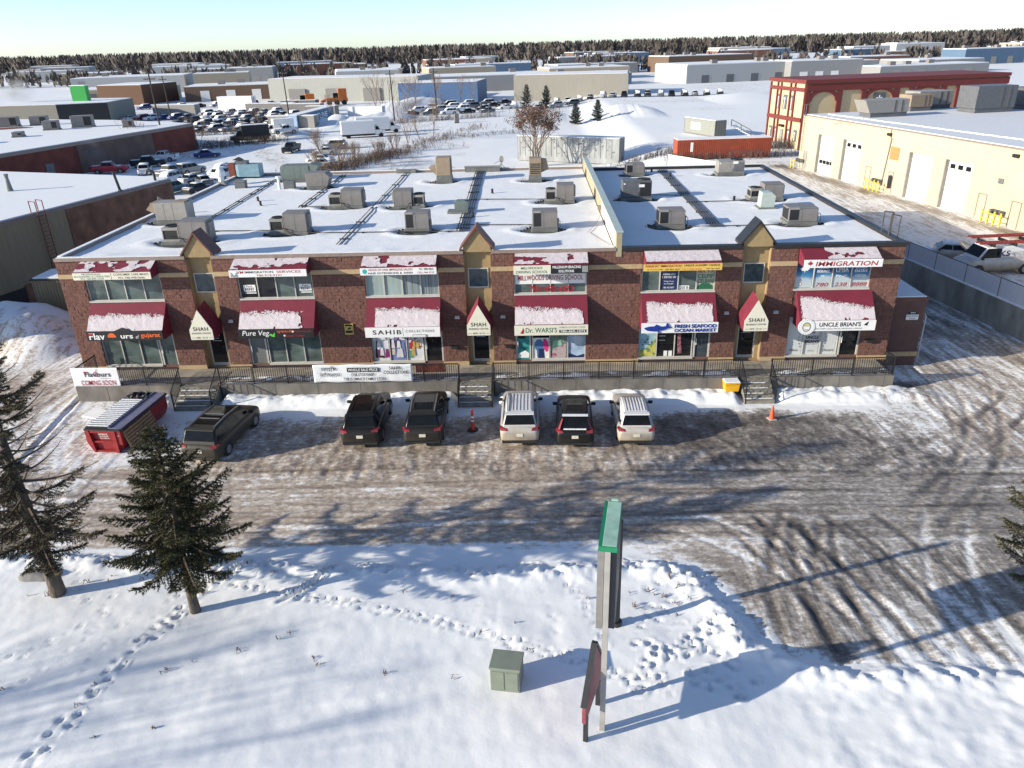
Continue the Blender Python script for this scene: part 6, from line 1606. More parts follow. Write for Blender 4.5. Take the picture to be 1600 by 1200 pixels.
t = thing("salt_bin", "yellow plastic salt bin with snow on its lid by the right stairs", "bin", (10.85, -2.95, 0.38), R(3))
M_bin = pm("bin_yellow", (0.80, 0.42, 0.015), 0.5, var=0.06)
MB().prism([(-.36, 0), (.36, 0), (.42, .45), (-.42, .45)], -.3, .3, 'y').build("tub", M_bin, t, bevel=.03, seg=2)
MB().box(-.44, .44, -.33, .33, .455, .52).build("lid", M_bin, t, bevel=.02); MB().box(-.42, .42, -.30, .31, .522, .60).build("lid_snow", M_carsnow, t, bevel=.03)

# ------------------------------------------------------------------ street signs and kiosk at the front edge
yaw = math.atan2(.34, 2.0)
py = thing("pylon_sign", "tall grey pylon sign with a frosted green cap on a grey pole", "sign", (1.78, -25.55, 0.0), -yaw)
M_pole = pm("pole_grey", (0.33, 0.31, 0.29), 0.5, var=0.1)
M_cab = pm("cabinet_dark", (0.035, 0.035, 0.04), 0.5, var=0.15)
MB().box(-.075, .075, -.09, .075, -.3, 6.5).build("pole", M_pole, py)
MB().box(-.19, .235, .02, 1.95, 3.92, 6.50).build("cabinet", M_cab, py)
MB().box(-.26, -.09, -.03, .018, 3.92, 6.50).build("end_trim", pm("end_grey", (0.20, 0.19, 0.18), 0.5), py)
gc = MB().box(-.24, .24, -.10, 2.02, 6.505, 6.66).build("green_cap", pm("cap_green", (0.01, 0.20, 0.09), 0.4, var=0.1), py)
MB().box(-.14, .228, -.07, 1.98, 6.661, 6.675).build("cap_frost", pm("green_frost", (0.30, 0.47, 0.38), 0.7, var=0.15, scale=4), gc, bevel=.005)
MB().box(-.06, .12, 2.021, 2.08, 6.5, 6.72).build("cap_end", pm("mint_paint", (0.3, 0.5, 0.4), 0.6), py)
lp = thing("lamp_post", "dark post with a black footing standing behind the pylon sign", "post", (2.62, -21.25, 0.2))
MB().tube((0, 0, -.3), (0, 0, 4.2), .13, .11, 10).build("shaft", M_black, lp)
MB().prism([(.2 * math.cos(k * .7854), .2 * math.sin(k * .7854)) for k in range(8)], -.3, .14, 'z').build("footing", M_black, lp)
mo = thing("peaked_sign", "maroon peaked street sign with black edging left of the pylon pole", "sign", (1.50, -25.3, 0.0), -yaw - .16)
MB().prism([(-.95, 1.1), (.95, 1.1), (.95, 1.75), (0.1, 3.05), (-.95, 1.75)], -.05, .05, 'x').build("sign_panel", pm("maroon_panel", (0.24, 0.05, 0.06), 0.55, var=0.25, scale=5), mo)
MB().bar((0, -1.0, 1.74), (0, .08, 3.10), .16, .08).bar((0, .12, 3.10), (0, 1.0, 1.74), .16, .08).build("edging", M_black, mo)
for y in (-.7, .7): MB().box(-.06, .06, y - .06, y + .06, -.3, 1.1).build("post", M_black, mo)
kb = thing("utility_cabinet", "grey green utility cabinet standing in the front snow", "cabinet", (-1.02, -23.8, 0.1), R(-8))
MB().box(-.46, .46, -.38, .38, 0, .92).build("body", pm("kiosk_green", (0.19, 0.215, 0.17), 0.6, var=0.1), kb, bevel=.02)
MB().box(-.49, .49, -.41, .41, .921, 1.0).build("lid", pm("kiosk_lid", (0.21, 0.235, 0.185), 0.55, var=0.1, scale=2), kb, bevel=.015)
MB().box(-.40, -.03, -.395, -.381, .15, .85).box(.03, .40, -.395, -.381, .15, .85).build("door", MATS["kiosk_green"], kb)
t = thing("rock", "grey boulder half buried in snow behind the leaning spruce", "boulder", (-19.0, -18.6, 0.2))
bm = bmesh.new(); bmesh.ops.create_icosphere(bm, subdivisions=3, radius=.75)
for v in bm.verts: v.co = Vector((v.co.x * 1.1, v.co.y * .6, v.co.z * .42)) * (1 + .25 * (mnoise.noise(v.co * 1.7)))
me = bpy.data.meshes.new("stone"); bm.to_mesh(me); bm.free(); me.shade_smooth(); ob("stone", me, pm("boulder_grey", (0.22, 0.21, 0.20), 0.9, var=0.3, bump=0.4), t)
# ------------------------------------------------------------------ trees
M_bark = pm("spruce_bark", (0.11, 0.085, 0.065), 0.95, var=0.45, scale=6, bump=0.9, bscale=14, stretch=(1, 1, .35))
M_needle = pm("spruce_needles", (0.078, 0.073, 0.034), 0.75, var=0.45, scale=0.9, island=0.45, spec=0.2)
M_needle2 = pm("grey_spruce_needles", (0.095, 0.080, 0.050), 0.8, var=0.5, scale=0.8, island=0.45, spec=0.2)
M_needleb = pm("blue_spruce_needles", (0.035, 0.048, 0.042), 0.75, var=0.4, scale=0.9, island=0.4, spec=0.2)
M_twig = pm("twig", (0.10, 0.075, 0.055), 0.9, var=0.3)
def spruce(name, label, base, H, clear, rad, seed, needles, nb=130, lean=(0, 0), dens=1.0, bare=None, trunk_r=.2, ndl=.10, profile=None, dead=None):
    rnd = random.Random(seed)
    t = thing(name, label, "tree", base)
    tr = MB(); pts = []
    for i in range(9):
        f = i / 8; pts.append(Vector((lean[0] * f * H + .06 * math.sin(f * 5 + seed), lean[1] * f * H, -.3 + (H + .3) * f)))
    for i in range(8): tr.tube(pts[i], pts[i + 1], trunk_r * (1.1 if i == 0 else 1) * (1 - i / 8) ** .8 + .015, trunk_r * (1 - (i + 1) / 8) ** .8 + .012, 12, caps=False)
    tr.build("trunk", M_bark, t, smooth=60, fix=False)
    axis = lambda z: pts[0].lerp(pts[-1], (z + .3) / (H + .3))
    wood = MB(); NV = []; NF = []
    tw_pos = []
    def twig_line(p, q, n, ln, wd):
        d = (q - p)
        if d.length < 1e-4: return
        dn = d.normalized(); a = dn.orthogonal().normalized(); b = dn.cross(a)
        for k in range(n):
            f = rnd.random(); c = p + d * f
            th = rnd.uniform(0, 2 * math.pi)
            rdir = a * math.cos(th) + b * math.sin(th)
            tip = c + (dn * rnd.uniform(.35, .9) + rdir * rnd.uniform(.45, .85)).normalized() * ln * rnd.uniform(.7, 1.25)
            sd = (tip - c).cross(Vector((rnd.uniform(-1, 1), rnd.uniform(-1, 1), rnd.uniform(-1, 1)))).normalized() * wd
            o = len(NV); NV.extend([c - sd, c + sd, tip]); NF.append((o, o + 1, o + 2))
    for i in range(nb):
        f = (i + rnd.random()) / nb
        z = clear + (H - clear) * f ** .92
        az = i * 2.39996 + rnd.uniform(-.35, .35)
        prof = (1 - f) ** .75 * rad * (.45 + .55 * min(1, (f + .10) * 5)) if profile is None else profile(f) * rad
        L = prof * rnd.uniform(.52, 1.18) + .12
        if bare is not None:
            s = bare(f, az, rnd)
            if s == 0: continue
        else: s = 1
        d = Vector((math.cos(az), math.sin(az), 0))
        p0 = axis(z); droop = rnd.uniform(.18, .42) * (1 - f * .75); up = .45 * f
        nseg = 7; bp = [p0]
        for k in range(1, nseg + 1):
            u = k / nseg
            bp.append(p0 + d * L * u + Vector((0, 0, L * (up * u - droop * u * (1.25 - .75 * u) * 1.6 + .16 * u * u))))
        for k in range(nseg): wood.tube(bp[k], bp[k + 1], .032 * (1 - k / nseg) * (L / 2 + .3) + .006, .032 * (1 - (k + 1) / nseg) * (L / 2 + .3) + .005, 5, caps=False)
        ns = max(4, int(L / .105))
        for k in range(ns):
            u = .12 + .88 * (k + .5) / ns
            x = u * nseg; kk = min(nseg - 1, int(x)); c = bp[kk].lerp(bp[kk + 1], x - kk)
            dl = (bp[kk + 1] - bp[kk]).normalized(); side = dl.cross(Vector((0, 0, 1))).normalized()
            tl = (.42 * (1 - u) + .16) * min(1.1, .45 + L * .38)
            for sg in (-1, 1):
                q = c + (dl * rnd.uniform(.5, .9) + side * sg * rnd.uniform(.7, 1.0) + Vector((0, 0, rnd.uniform(-.55, -.05)))).normalized() * tl * rnd.uniform(.75, 1.2)
                if s == 2:
                    wood.tube(c, q, .007, .004, 3, caps=False); continue
                wood.tube(c, q, .007, .004, 3, caps=False)
                twig_line(c, q, int(tl * 105 * dens) + 5, ndl, .013)
            if s != 2: twig_line(c, c + dl * .16, int(11 * dens), ndl, .013)
    # leader
    twig_line(axis(H - .9), axis(H) + Vector((0, 0, .1)), int(70 * dens), ndl, .013)
    wood.build("branches", M_twig, t, smooth=60, fix=False)
    me = bpy.data.meshes.new("crown")
    V = np.array([tuple(v) for v in NV], np.float32)
    me.vertices.add(len(V)); me.vertices.foreach_set('co', V.ravel())
    ix = np.arange(len(V), dtype=np.int32); me.loops.add(len(ix)); me.loops.foreach_set('vertex_index', ix)
    me.polygons.add(len(V) // 3); me.polygons.foreach_set('loop_start', ix[::3].copy())
    me.update(calc_edges=True)
    ob("crown", me, needles, t)
    return t
spruce("spruce_tree", "dark green spruce standing in the snow in front of the minivan", (-12.2, -20.5, 0.2), 7.2, 2.0, 2.95, 4, M_needle, nb=86, dens=1.05, trunk_r=.17,
       profile=lambda f: (1 - f) ** .95 * (.70 + .30 * min(1, f * 4)) + .03)
def dead_side(f, az, rnd):
    a = (az + math.pi) % (2 * math.pi) - math.pi
    if abs(a - .35) < 1.15 and .28 < f < .60: return 2
    return 1 if rnd.random() > .2 else 2
spruce("spruce_tree", "old grey green spruce with bare dead branches in the left corner", (-17.8, -19.6, 0.2), 10.4, 1.9, 3.3, 8, M_needle2, nb=92, dens=.85, bare=dead_side, trunk_r=.25, profile=lambda f: (1 - f) ** .8 * (.6 + .4 * min(1, f * 5)) + .02)
spruce("spruce_tree", "spruce whose branch tips reach in at the right edge of the drive", (18.35, -19.9, 0.1), 8.5, .9, 2.65, 15, M_needle, nb=110, dens=.9, trunk_r=.22)
for x, y, h, r, s, w in ((10.2, 147.5, 4.6, 1.75, 21, "left of two by the snow heap"), (15.2, 145.2, 4.5, 1.6, 22, "right of two by the snow heap"), (-1.6, 196, 6.5, 2.2, 23, "left one of the far pair"), (4.2, 197.5, 6.0, 2.1, 24, "right one of the far pair")):
    spruce("spruce_tree", "small dark spruce in the snowy field, " + w, (x, y, 2.0 * float(sst(10, 22, np.array(x))) * (1 - float(sst(150, 400, np.array(y)))) + .1), h, .3, r, s, M_needleb, nb=60, dens=.30, ndl=.30, trunk_r=.12)

M_btwig = pm("bare_branch", (0.16, 0.115, 0.085), 0.9, var=0.3)
M_btwigr = pm("reddish_twig", (0.125, 0.088, 0.068), 0.9, var=0.4)
M_dryleaf = pm("dry_leaf", (0.15, 0.085, 0.06), 0.85, var=0.4, island=0.5)
def bare_tree(name, label, base, H, spread, seed, leaves=0, stems=1, depth=5, cat="tree", r0=.12, mat=M_btwig, group=None, part="branches"):
    rnd = random.Random(seed)
    t = thing(name, label, cat, base, group=group)
    trunk = MB(); br = MB(); LV = MB()
    def grow(p, d, L, r, k):
        segs = 3 if k < 2 else 2
        q = p
        for s in range(segs):
            d = (d + Vector((rnd.uniform(-.18, .18), rnd.uniform(-.18, .18), rnd.uniform(-.05, .14)))).normalized()
            n = q + d * L / segs
            (trunk if k == 0 else br).tube(q, n, r * (1 - .25 * s / segs), r * (1 - .25 * (s + 1) / segs), 6 if k == 0 else 3, caps=False)
            q = n
            if leaves and k >= 2:
                for z in range(leaves):
                    c = q + Vector((rnd.gauss(0, .22), rnd.gauss(0, .22), rnd.gauss(0, .22))); a = Vector((rnd.uniform(-1, 1), rnd.uniform(-1, 1), rnd.uniform(-1, 1))) * .11; b = Vector((rnd.uniform(-1, 1), rnd.uniform(-1, 1), rnd.uniform(-1, 1))) * .11
                    LV.add([c - a, c + b, c + a, c - b], [(0, 1, 2, 3)])
        if k < depth:
            for z in range(rnd.choice((2, 3, 3)) if k < depth - 1 else 3):
                nd = (d + Vector((rnd.uniform(-1, 1) * spread, rnd.uniform(-1, 1) * spread, rnd.uniform(-.15, .5)))).normalized()
                grow(q, nd, L * rnd.uniform(.62, .86), r * .58, k + 1)
    for s in range(stems):
        a = rnd.uniform(0, 6.28)
        d = Vector((math.cos(a) * (.28 if stems > 1 else .05), math.sin(a) * (.28 if stems > 1 else .05), 1)).normalized()
        grow(Vector((math.cos(a) * .15 * (stems > 1), math.sin(a) * .15 * (stems > 1), -.2)), d, H * .30, r0, 0)
    trunk.build("trunk" if cat == "tree" else "stems", mat, t, fix=False)
    br.build("crown" if not leaves else "branches", mat, t, fix=False)
    if leaves: LV.build("crown", M_dryleaf, t, fix=False)
    return t
bare_tree("broadleaf_tree", "big leafless tree hung with dry red brown leaves behind the roof", (0.4, 83.0, 0), 9.0, .72, 3, leaves=2, stems=6, depth=5, r0=.12, mat=M_btwigr)
SH = "leafless shrubs along the yard fence line"
for i, (x, y, h, st, w) in enumerate(((-34.0, 79.0, 4.6, 6, "nearest the roof by the white sedan"), (-31.5, 84.0, 5.0, 6, "just behind the nearest one"), (-29.5, 88.5, 4.4, 5, "in front of the white box truck"), (-27.0, 95.0, 3.6, 6, "low and reddish past the box truck"),
                                       (-38.5, 101, 5.2, 5, "standing left of the box truck"), (-25.8, 104, 4.0, 5, "low between the yard and the open field"))):
    bare_tree("shrub", "leafless brown shrub " + w, (x, y, 0), h, .50, 40 + i, stems=st + 5, depth=4, cat="shrub", r0=.055, group=SH, mat=M_btwigr if i in (3, 5) else M_btwig)
for i, (x, y, h, w) in enumerate(((-25.5, 119, 9.0, "at the end of the shrub line"), (-23.6, 124, 9.5, "tallest of the clump beyond the box truck"), (-21.5, 128, 8.5, "right of the clump beyond the box truck"), (-27.0, 128, 9.0, "left of the clump beyond the box truck"),
                                    (-76, 108, 7.5, "against the red brick wall by the pole"), (-69.5, 121, 7.0, "at the far end of the red brick wall"), (-84.0, 94.5, 5.0, "before the middle of the red brick wall"), (-64, 128, 7.5, "right of the red brick wall end"), (-59, 131, 7.5, "beside the black box truck"), (-53.5, 172, 7.5, "at the foot of the farther pole"))):
    bare_tree("bare_tree", "leafless slender tree " + w, (x, y, 0), h, .34, 60 + i, stems=3, depth=4, cat="tree", r0=.07, group="leafless trees in the yards")
for i, (x, y, h) in enumerate(((-44, 205, 10), (-40, 212, 11), (-36, 208, 10), (-31, 216, 11), (-27, 209, 10), (-48, 215, 11), (-23, 219, 10), (-52, 224, 12), (-18.5, 214, 10))):
    bare_tree("bare_tree", "leafless tree beyond the snow heaps, planted %s in its row" % ("first", "second", "third", "fourth", "fifth", "sixth", "seventh", "eighth", "ninth")[i], (x, y, 0), h, .36, 90 + i, stems=2, depth=4, cat="tree", r0=.12, group="row of leafless trees beyond the snow heaps")
for i, (x, y, h, w) in enumerate(((-45, -36, 13, "alone"),)):
    bare_tree("bare_tree", "tall leafless tree standing %s by the street beyond the left edge" % w, (x, y, 0.2), h, .40, 120 + i, stems=2, depth=5, cat="tree", r0=.2)
# dry weeds and brush poking through the snow: nobody could count them
def weeds(name, spots, seed, mat):
    rnd = random.Random(seed); m = MB()
    for x0, y0, x1, y1, n, h, sp in spots:
        for k in range(n):
            f = rnd.random(); x = x0 + (x1 - x0) * f + rnd.gauss(0, sp); y = y0 + (y1 - y0) * f + rnd.gauss(0, sp)
            z = float(ground_height(np.array([x]), np.array([y]))[0]); hh = h * rnd.uniform(.5, 1.3)
            for s in range(rnd.choice((3, 4, 5))):
                a = rnd.uniform(0, 6.28); tip = Vector((x + math.cos(a) * hh * .45, y + math.sin(a) * hh * .45, z + hh)); b = Vector((x + rnd.gauss(0, .08), y + rnd.gauss(0, .08), z - .05)); w = Vector((-math.sin(a), math.cos(a), 0)) * .022
                m.add([b - w, b + w, tip], [(0, 1, 2)])
                mid = b.lerp(tip, .55); tp2 = mid + Vector((rnd.uniform(-.3, .3), rnd.uniform(-.3, .3), .35)) * hh
                m.add([mid - w, mid + w, tp2], [(0, 1, 2)])
    return tag(m.build(name, mat, None, fix=False), kind='stuff')
weeds("dry_weeds", [(-36, 74, -25, 103, 900, 1.2, 1.8), (-25, 103, -12, 150, 260, .9, 1.8), (-24, 120, -2, 135, 170, .7, 1.5), (-36, 160, -10, 173, 330, 1.2, 1.2), (-33, 88, -20, 112, 150, 1.2, 2.2), (-69, 116, -55, 128, 420, 1.5, 1.6), (-92, 140, -66, 146, 300, 1.3, 1.2)], 3, M_btwigr)
weeds("grass_tips", [(-20, -26, 2, -19.5, 26, .14, 1.6), (3, -21.5, 6, -18.5, 18, .16, .5), (-19, -19, -9, -18.4, 22, .16, .5)], 8, M_btwigr)
weeds("dry_brush", [(12, 79, 24, 80, 200, 1.0, .9), (20, 73, 40, 74, 300, 1.1, .8), (34, 84, 42, 82, 200, 1.5, .8), (-79, 92, -70, 121, 260, 1.6, 1.0)], 4, pm("grey_brush", (0.10, 0.085, 0.08), 0.9, var=0.4))
# ------------------------------------------------------------------ neighbouring buildings
def gz_(x, y): return float(ground_height(np.array([float(x)]), np.array([float(y)]))[0])
M_tan = pm("tan_panel", (0.25, 0.205, 0.125), 0.85, var=0.10, scale=1.0, bump=0.1, stretch=(4, 4, .5))
M_brickbrown = pm("old_brown_brick", (0.20, 0.10, 0.06), 0.92, var=0.35, scale=0.8, bump=0.25)
M_redbrick = pm("red_brick", (0.17, 0.045, 0.03), 0.92, var=0.25, scale=0.5, bump=0.2)
M_greybrick = pm("grey_brown_brick", (0.15, 0.095, 0.075), 0.92, var=0.2, scale=0.6)
M_creamw = pm("cream_block", (0.56, 0.46, 0.31), 0.85, var=0.06, scale=0.4, bump=0.1)
M_ohd = pm("white_overhead_door", (0.72, 0.71, 0.69), 0.5, var=0.02)
M_reveal = pm("stone_reveal", (0.30, 0.28, 0.25), 0.9)
M_ygas = pm("gas_yellow", (0.72, 0.52, 0.05), 0.5, var=0.1)
def poly_roof_building(name, label, cat, poly, H, wallmat, edges, snow=True, z0=0.0):
    t = thing(name, label, cat, (0, 0, 0))
    MB().prism(poly, z0 - 2.2, H - .12, 'z').build("wall", wallmat, t)
    MB().prism(poly, H - .119, H, 'z').build("roof", M_cap, t)
    if snow:
        c = Vector((sum(p[0] for p in poly) / len(poly), sum(p[1] for p in poly) / len(poly)))
        ins = [(p[0] + (c.x - p[0]) / max(1, (c - Vector(p)).length) * .35, p[1] + (c.y - p[1]) / max(1, (c - Vector(p)).length) * .35) for p in poly]
        MB().prism(ins, H + .002, H + .10, 'z').build("roof_snow", M_snow, t)
    return t
# left neighbour
lb = poly_roof_building("workshop_building", "flat roofed tan and brown workshop building beside the left lane", "building",
                        [(-47.9, 1.0), (-38.31, 39.44), (-40.16, 40.92), (-62.4, 48.0), (-95, 57), (-95, 1.0)], 6.0, M_tan, None)
u = Vector((9.59, 38.44, 0)).normalized(); nrm = Vector((u.y, -u.x, 0))
W0 = Vector((-47.9, 1.0, 0))
def lw(s, off=0.0, z=0.0): return W0 + u * s + nrm * off + Vector((0, 0, z))
MB().bar(lw(25.2, .02, 2.9), lw(39.55, .02, 2.9), .10, 5.9).build("brown_wall", M_brickbrown, lb)
MB().bar(lw(0.3, .04, 5.82), lw(39.5, .04, 5.82), .14, .12).build("roof_edge", M_cap, lb)
MB().bar(lw(3.0, .03, -.6), lw(18.9, .03, -.6), .12, 2.0).build("loading_opening", M_blk, lb)
MB().bar(lw(19.0, .04, -.3), lw(21.4, .04, -.3), .14, 1.7).build("brick_pier", M_brickbrown, lb)
t = thing("wall_ladder", "rusty roof ladder on the tan wall of the left workshop", "ladder", (0, 0, 0))
for s in (22.0, 22.75):
    MB().path([lw(s, .30, .6), lw(s, .30, 7.0), lw(s, -.35, 7.05), lw(s, -.35, 6.1)], .04).build("rail", M_rust, t)
for k in range(17): MB().tube(lw(22.0, .30, .8 + k * .33), lw(22.75, .30, .8 + k * .33), .025).build("rung", M_rust, t)
roof_thing("vent_pipe", "leaning black vent pipe on the left workshop roof edge", "pipe", [("pipe", MB().tube((0, 0, 0), (-.35, .1, 1.9), .14, .12, 10), M_black), ("collar", MB().tube((0, 0, 0), (0, 0, .15), .32, .2, 10), M_unitdk)], (-40.3, 32.6, 6.0))
roof_thing("vent_pipe", "bent black vent pipe at the far corner of the left workshop roof", "pipe", [("pipe", MB().path([(0, 0, 0), (0, 0, .8), (-.3, 0, 1.05), (-.7, 0, 1.0), (-.8, 0, .75)], .14, 8), M_black)], (-39.4, 38.2, 6.05))
roof_thing("vent_pipe", "grey flared vent pipe on the left of the workshop roof", "pipe", [("pipe", MB().tube((0, 0, 0), (0, 0, 1.3), .3, .16, 10).tube((0, 0, 1.3), (0, 0, 1.7), .16, .22, 10), M_curb)], (-51.9, 33.6, 6.05))
sh = thing("storage_shed", "low corrugated tan shed with a snowy roof against our building's left side", "shed", (0, 0, 0))
MB().box(-37.9, -28.2, 12.7, 15.4, -.2, 2.9).build("wall", M_tan, sh)
for k in range(40): MB().box(-37.85 + k * .24, -37.77 + k * .24, 12.66, 12.70, -.2, 2.85).build("wall_rib", M_tan, sh)
MB().box(-38.0, -28.1, 12.6, 15.5, 2.901, 3.0).build("roof", M_black, sh); MB().box(-37.8, -28.3, 12.8, 15.3, 3.001, 3.08).build("roof_snow", M_snow, sh)

# red brick building, far left
rb_ = poly_roof_building("warehouse_building", "long low red brick warehouse with snowy roof at the far left", "building", [(-85.5, 48.0), (-67.8, 116.0), (-90, 128.5), (-150, 148), (-175, 70)], 5.0, M_redbrick, None)
ur = Vector((17.7, 68.0, 0)).normalized(); nr = Vector((ur.y, -ur.x, 0)); R0 = Vector((-85.5, 48.0, 0))
rw_ = lambda s, off, z: R0 + ur * s + nr * off + Vector((0, 0, z))
MB().bar(rw_(40, .03, 2.4), rw_(58, .03, 2.4), .1, 4.9).build("grey_wall", M_greybrick, rb_)
MB().bar(rw_(.2, .05, 4.75), rw_(70, .05, 4.75), .16, .45).build("fascia", M_cap, rb_)
for s in (19, 33): MB().bar(rw_(s, .05, 1.3), rw_(s + 1.6, .05, 1.3), .1, 2.4).build("door", M_unitdk, rb_)
for x, y, w, h, l in ((-95.5, 78, 3.4, 1.6, "nearest pale unit on the red brick warehouse roof"), (-93.5, 86, 3.0, 1.4, "second pale unit on the red brick warehouse roof"), (-92, 108, 2.6, 1.7, "squat unit in the middle of the red warehouse roof"), (-88, 112, 3.8, 2.2, "largest dark faced unit on the red warehouse roof"), (-106, 117, 3.4, 1.9, "unit at the far side of the red warehouse roof"), (-101, 119, 3.2, 1.8, "boxy unit behind the red roof patch"), (-78, 110, 1.8, 1.3, "small dark unit near the wall of the red warehouse"), (-91, 96, 1.6, .9, "snowy mushroom vent on the red warehouse roof")):
    t = thing("rooftop_unit", l, "rooftop unit", (x, y, 5.1), R(16), group="units on the far warehouse roofs")
    MB().box(-w / 2, w / 2, 0, 2.0, .2, h).build("cabinet", M_unit2 if "pale" in l else M_unit, t, bevel=.05); MB().box(-w / 2 - .1, w / 2 + .1, -.1, 2.1, 0, .2).build("curb", M_curb, t)
    MB().box(w * .1, w * .45, -.02, .0, .4, h - .2).build("coil", M_coil, t)
MB().prism([(-112, 106), (-99.5, 114.5), (-103, 116.5), (-116, 112)], 5.105, 5.16, 'z').build("red_roof_patch", M_redbrick, rb_)
t = thing("shield_sign", "white shield shaped sign on a post before the red brick wall", "sign", (-83.5, 86, 0), R(10))
MB().tube((0, 0, 0), (0, 0, 2.2), .05).build("post", M_curb, t); MB().prism([(-.55, 3.9), (.55, 3.9), (.55, 2.7), (.0, 2.1), (-.55, 2.7)], -.04, .04, 'y').build("sign_panel", M_white, t)
gb = poly_roof_building("warehouse_building", "long grey warehouse whose right end wall is black, far left", "building", [(-172, 176), (-131, 176.5), (-119, 181), (-121, 200), (-185, 215)], 5.6, pm("grey_panel", (0.21, 0.20, 0.17), 0.85, var=0.1), None)
MB().bar((-131, 176.42, 2.7), (-118.9, 180.95, 2.7), .2, 5.6).build("black_wall", M_black, gb)
t = thing("green_sign_tower", "bright green sign box rising over the far grey warehouse", "sign", (-131, 189, 5.6)); MB().box(-2.2, 2.2, 0, 2, 0, 4.2).build("box", pm("bright_green", (0.015, 0.30, 0.045), 0.5), t); MB().box(-2.3, 2.3, -.1, 2.1, 4.2, 4.4).build("cap", M_white, t)
bb = poly_roof_building("brown_building", "dark brown building beyond the far car rows", "building", [(-165, 262), (-146, 258), (-142, 280), (-163, 284)], 7.0, pm("dark_brown", (0.10, 0.045, 0.022), 0.8), None)
wb = poly_roof_building("white_building", "long pale steel building beyond the orange machines", "building", [(-96, 252), (-40, 243), (-37, 265), (-93, 274)], 8.0, pm("pale_steel", (0.36, 0.36, 0.33), 0.7, var=0.12, stretch=(6, 6, .2)), None)
for k in range(3): MB().box(-88 + k * 14, -82 + k * 14, 249 - k * 2.2 , 253 - k * 2.2, 0, 4.5).build("overhead_door", M_unit2, wb)
bl2 = poly_roof_building("blue_building", "blue steel shed beyond the snow heaps", "building", [(-45, 230), (-18, 226), (-16, 246), (-43, 250)], 6.5, pm("blue_steel", (0.06, 0.12, 0.24), 0.6, var=0.2), None)
pt = poly_roof_building("pale_steel_building", "pale ribbed steel building behind the small spruces", "building", [(-6, 228), (31, 221), (34, 245), (-3, 250)], 8.0, pm("beige_steel", (0.28, 0.26, 0.22), 0.7, var=0.15, stretch=(7, 7, .1)), None, z0=0)

# cream industrial building on the right
A2, B2 = Vector((35.3, 63.2, 0)), Vector((43.0, 25.5, 0)); uc = (B2 - A2).normalized(); nc = Vector((uc.y, -uc.x, 0))
if nc.x > 0: nc = -nc
ci = lambda s, off=0.0, z=0.0: A2 + uc * s + nc * off + Vector((0, 0, z))
cb = thing("industrial_building", "cream industrial building with four white overhead doors", "building", (0, 0, 0))
LC = 66.0; DC = 46.0
DOORS_C = [(4.0, 7.75), (9.5, 13.3), (21.65, 25.45), (27.15, 30.95)]
cuts = [0.0] + [v for d in DOORS_C for v in d] + [LC]
for a, b in zip(cuts[::2], cuts[1::2]): MB().bar(ci(a, -.3, 5.0), ci(b, -.3, 5.0), .6, 7.2).build("wall", M_creamw, cb)
for a, b in DOORS_C:
    MB().bar(ci(a, -.3, 7.65), ci(b, -.3, 7.65), .6, 1.9).build("wall_head", M_creamw, cb)
    MB().bar(ci(a, -.2, 4.0), ci(a + .16, -.2, 4.0), .42, 5.35).build("door_reveal", M_reveal, cb)
    d = MB()
    for k in range(8): d.bar(ci(a + .17, -.42 , 1.9 + .3 + k * .6), ci(b, -.42, 1.9 + .3 + k * .6), .08, .585)
    dd = d.build("overhead_door", M_ohd, cb)
    z, n = ((3.45, 4) if a == 4.0 else (6.1, 3))
    if a != 21.65:
        for k in range(n):
            s0 = a + .45 + (b - a - .6) * k / n
            MB().bar(ci(s0, -.36, z), ci(s0 + .62, -.36, z), .08, .42).build("door_window", M_carglass, dd)
P_ = [ci(0, -.61), ci(LC, -.61), ci(LC, -DC), ci(0, -DC)]
MB().prism([(p.x, p.y) for p in P_], 1.4, 8.45, 'z').build("core_wall", M_creamw, cb)
P_ = [ci(-.1, .06), ci(LC, .06), ci(LC, -DC), ci(-.1, -DC)]
MB().prism([(p.x, p.y) for p in P_], 8.60, 8.72, 'z').build("roof", M_cap, cb)
P_ = [ci(.3, -.25), ci(LC, -.25), ci(LC, -DC + .3), ci(.3, -DC + .3)]
MB().prism([(p.x, p.y) for p in P_], 8.722, 8.80, 'z').build("roof_snow", pm("roof_snow_dull", (0.70, 0.71, 0.73), 0.7, var=0.05, bump=0.2), cb)
dr = MB(); rnd = random.Random(4)
for k in range(150):
    s = 2 + k * .27; c = ci(s, -2.2 - s * .06 + rnd.uniform(-.1, .1), 8.83); dr.obox(Matrix.Translation(c) @ Euler((0, 0, rnd.uniform(0, 3))).to_matrix().to_4x4(), rnd.uniform(.2, .5), rnd.uniform(.15, .3), .12)
dr.build("drift_ridge", M_snow, cb)
for s0, s1, zt_ in ((1.15, 2.0, 4.3), (14.75, 15.75, 4.3), (18.95, 19.8, 4.3), (32.4, 33.5, 4.3), (36.45, 37.6, 4.3), (43.0, 44.0, 4.3)):
    d = MB(); d.bar(ci(s0, .02, 3.15), ci(s0 + .08, .02, 3.15), .06, zt_ - 2.0).bar(ci(s1 - .08, .02, 3.15), ci(s1, .02, 3.15), .06, zt_ - 2.0).bar(ci(s0, .02, zt_), ci(s1, .02, zt_), .06, .08)
    o = d.build("door", M_cap, cb)
    MB().bar(ci(s0 + .09, .0, 3.12), ci(s1 - .09, .0, 3.12), .03, zt_ - 2.1).build("door_leaf", M_creamw if s0 > 2 else M_reveal, o)
MB().bar(ci(18.6, .02, 6.25), ci(20.1, .02, 6.25), .06, 1.35).build("louvre_vent", pm("tan_louvre", (0.36, 0.22, 0.08), 0.7, var=0.2, stretch=(.2, .2, 9), scale=2), cb)
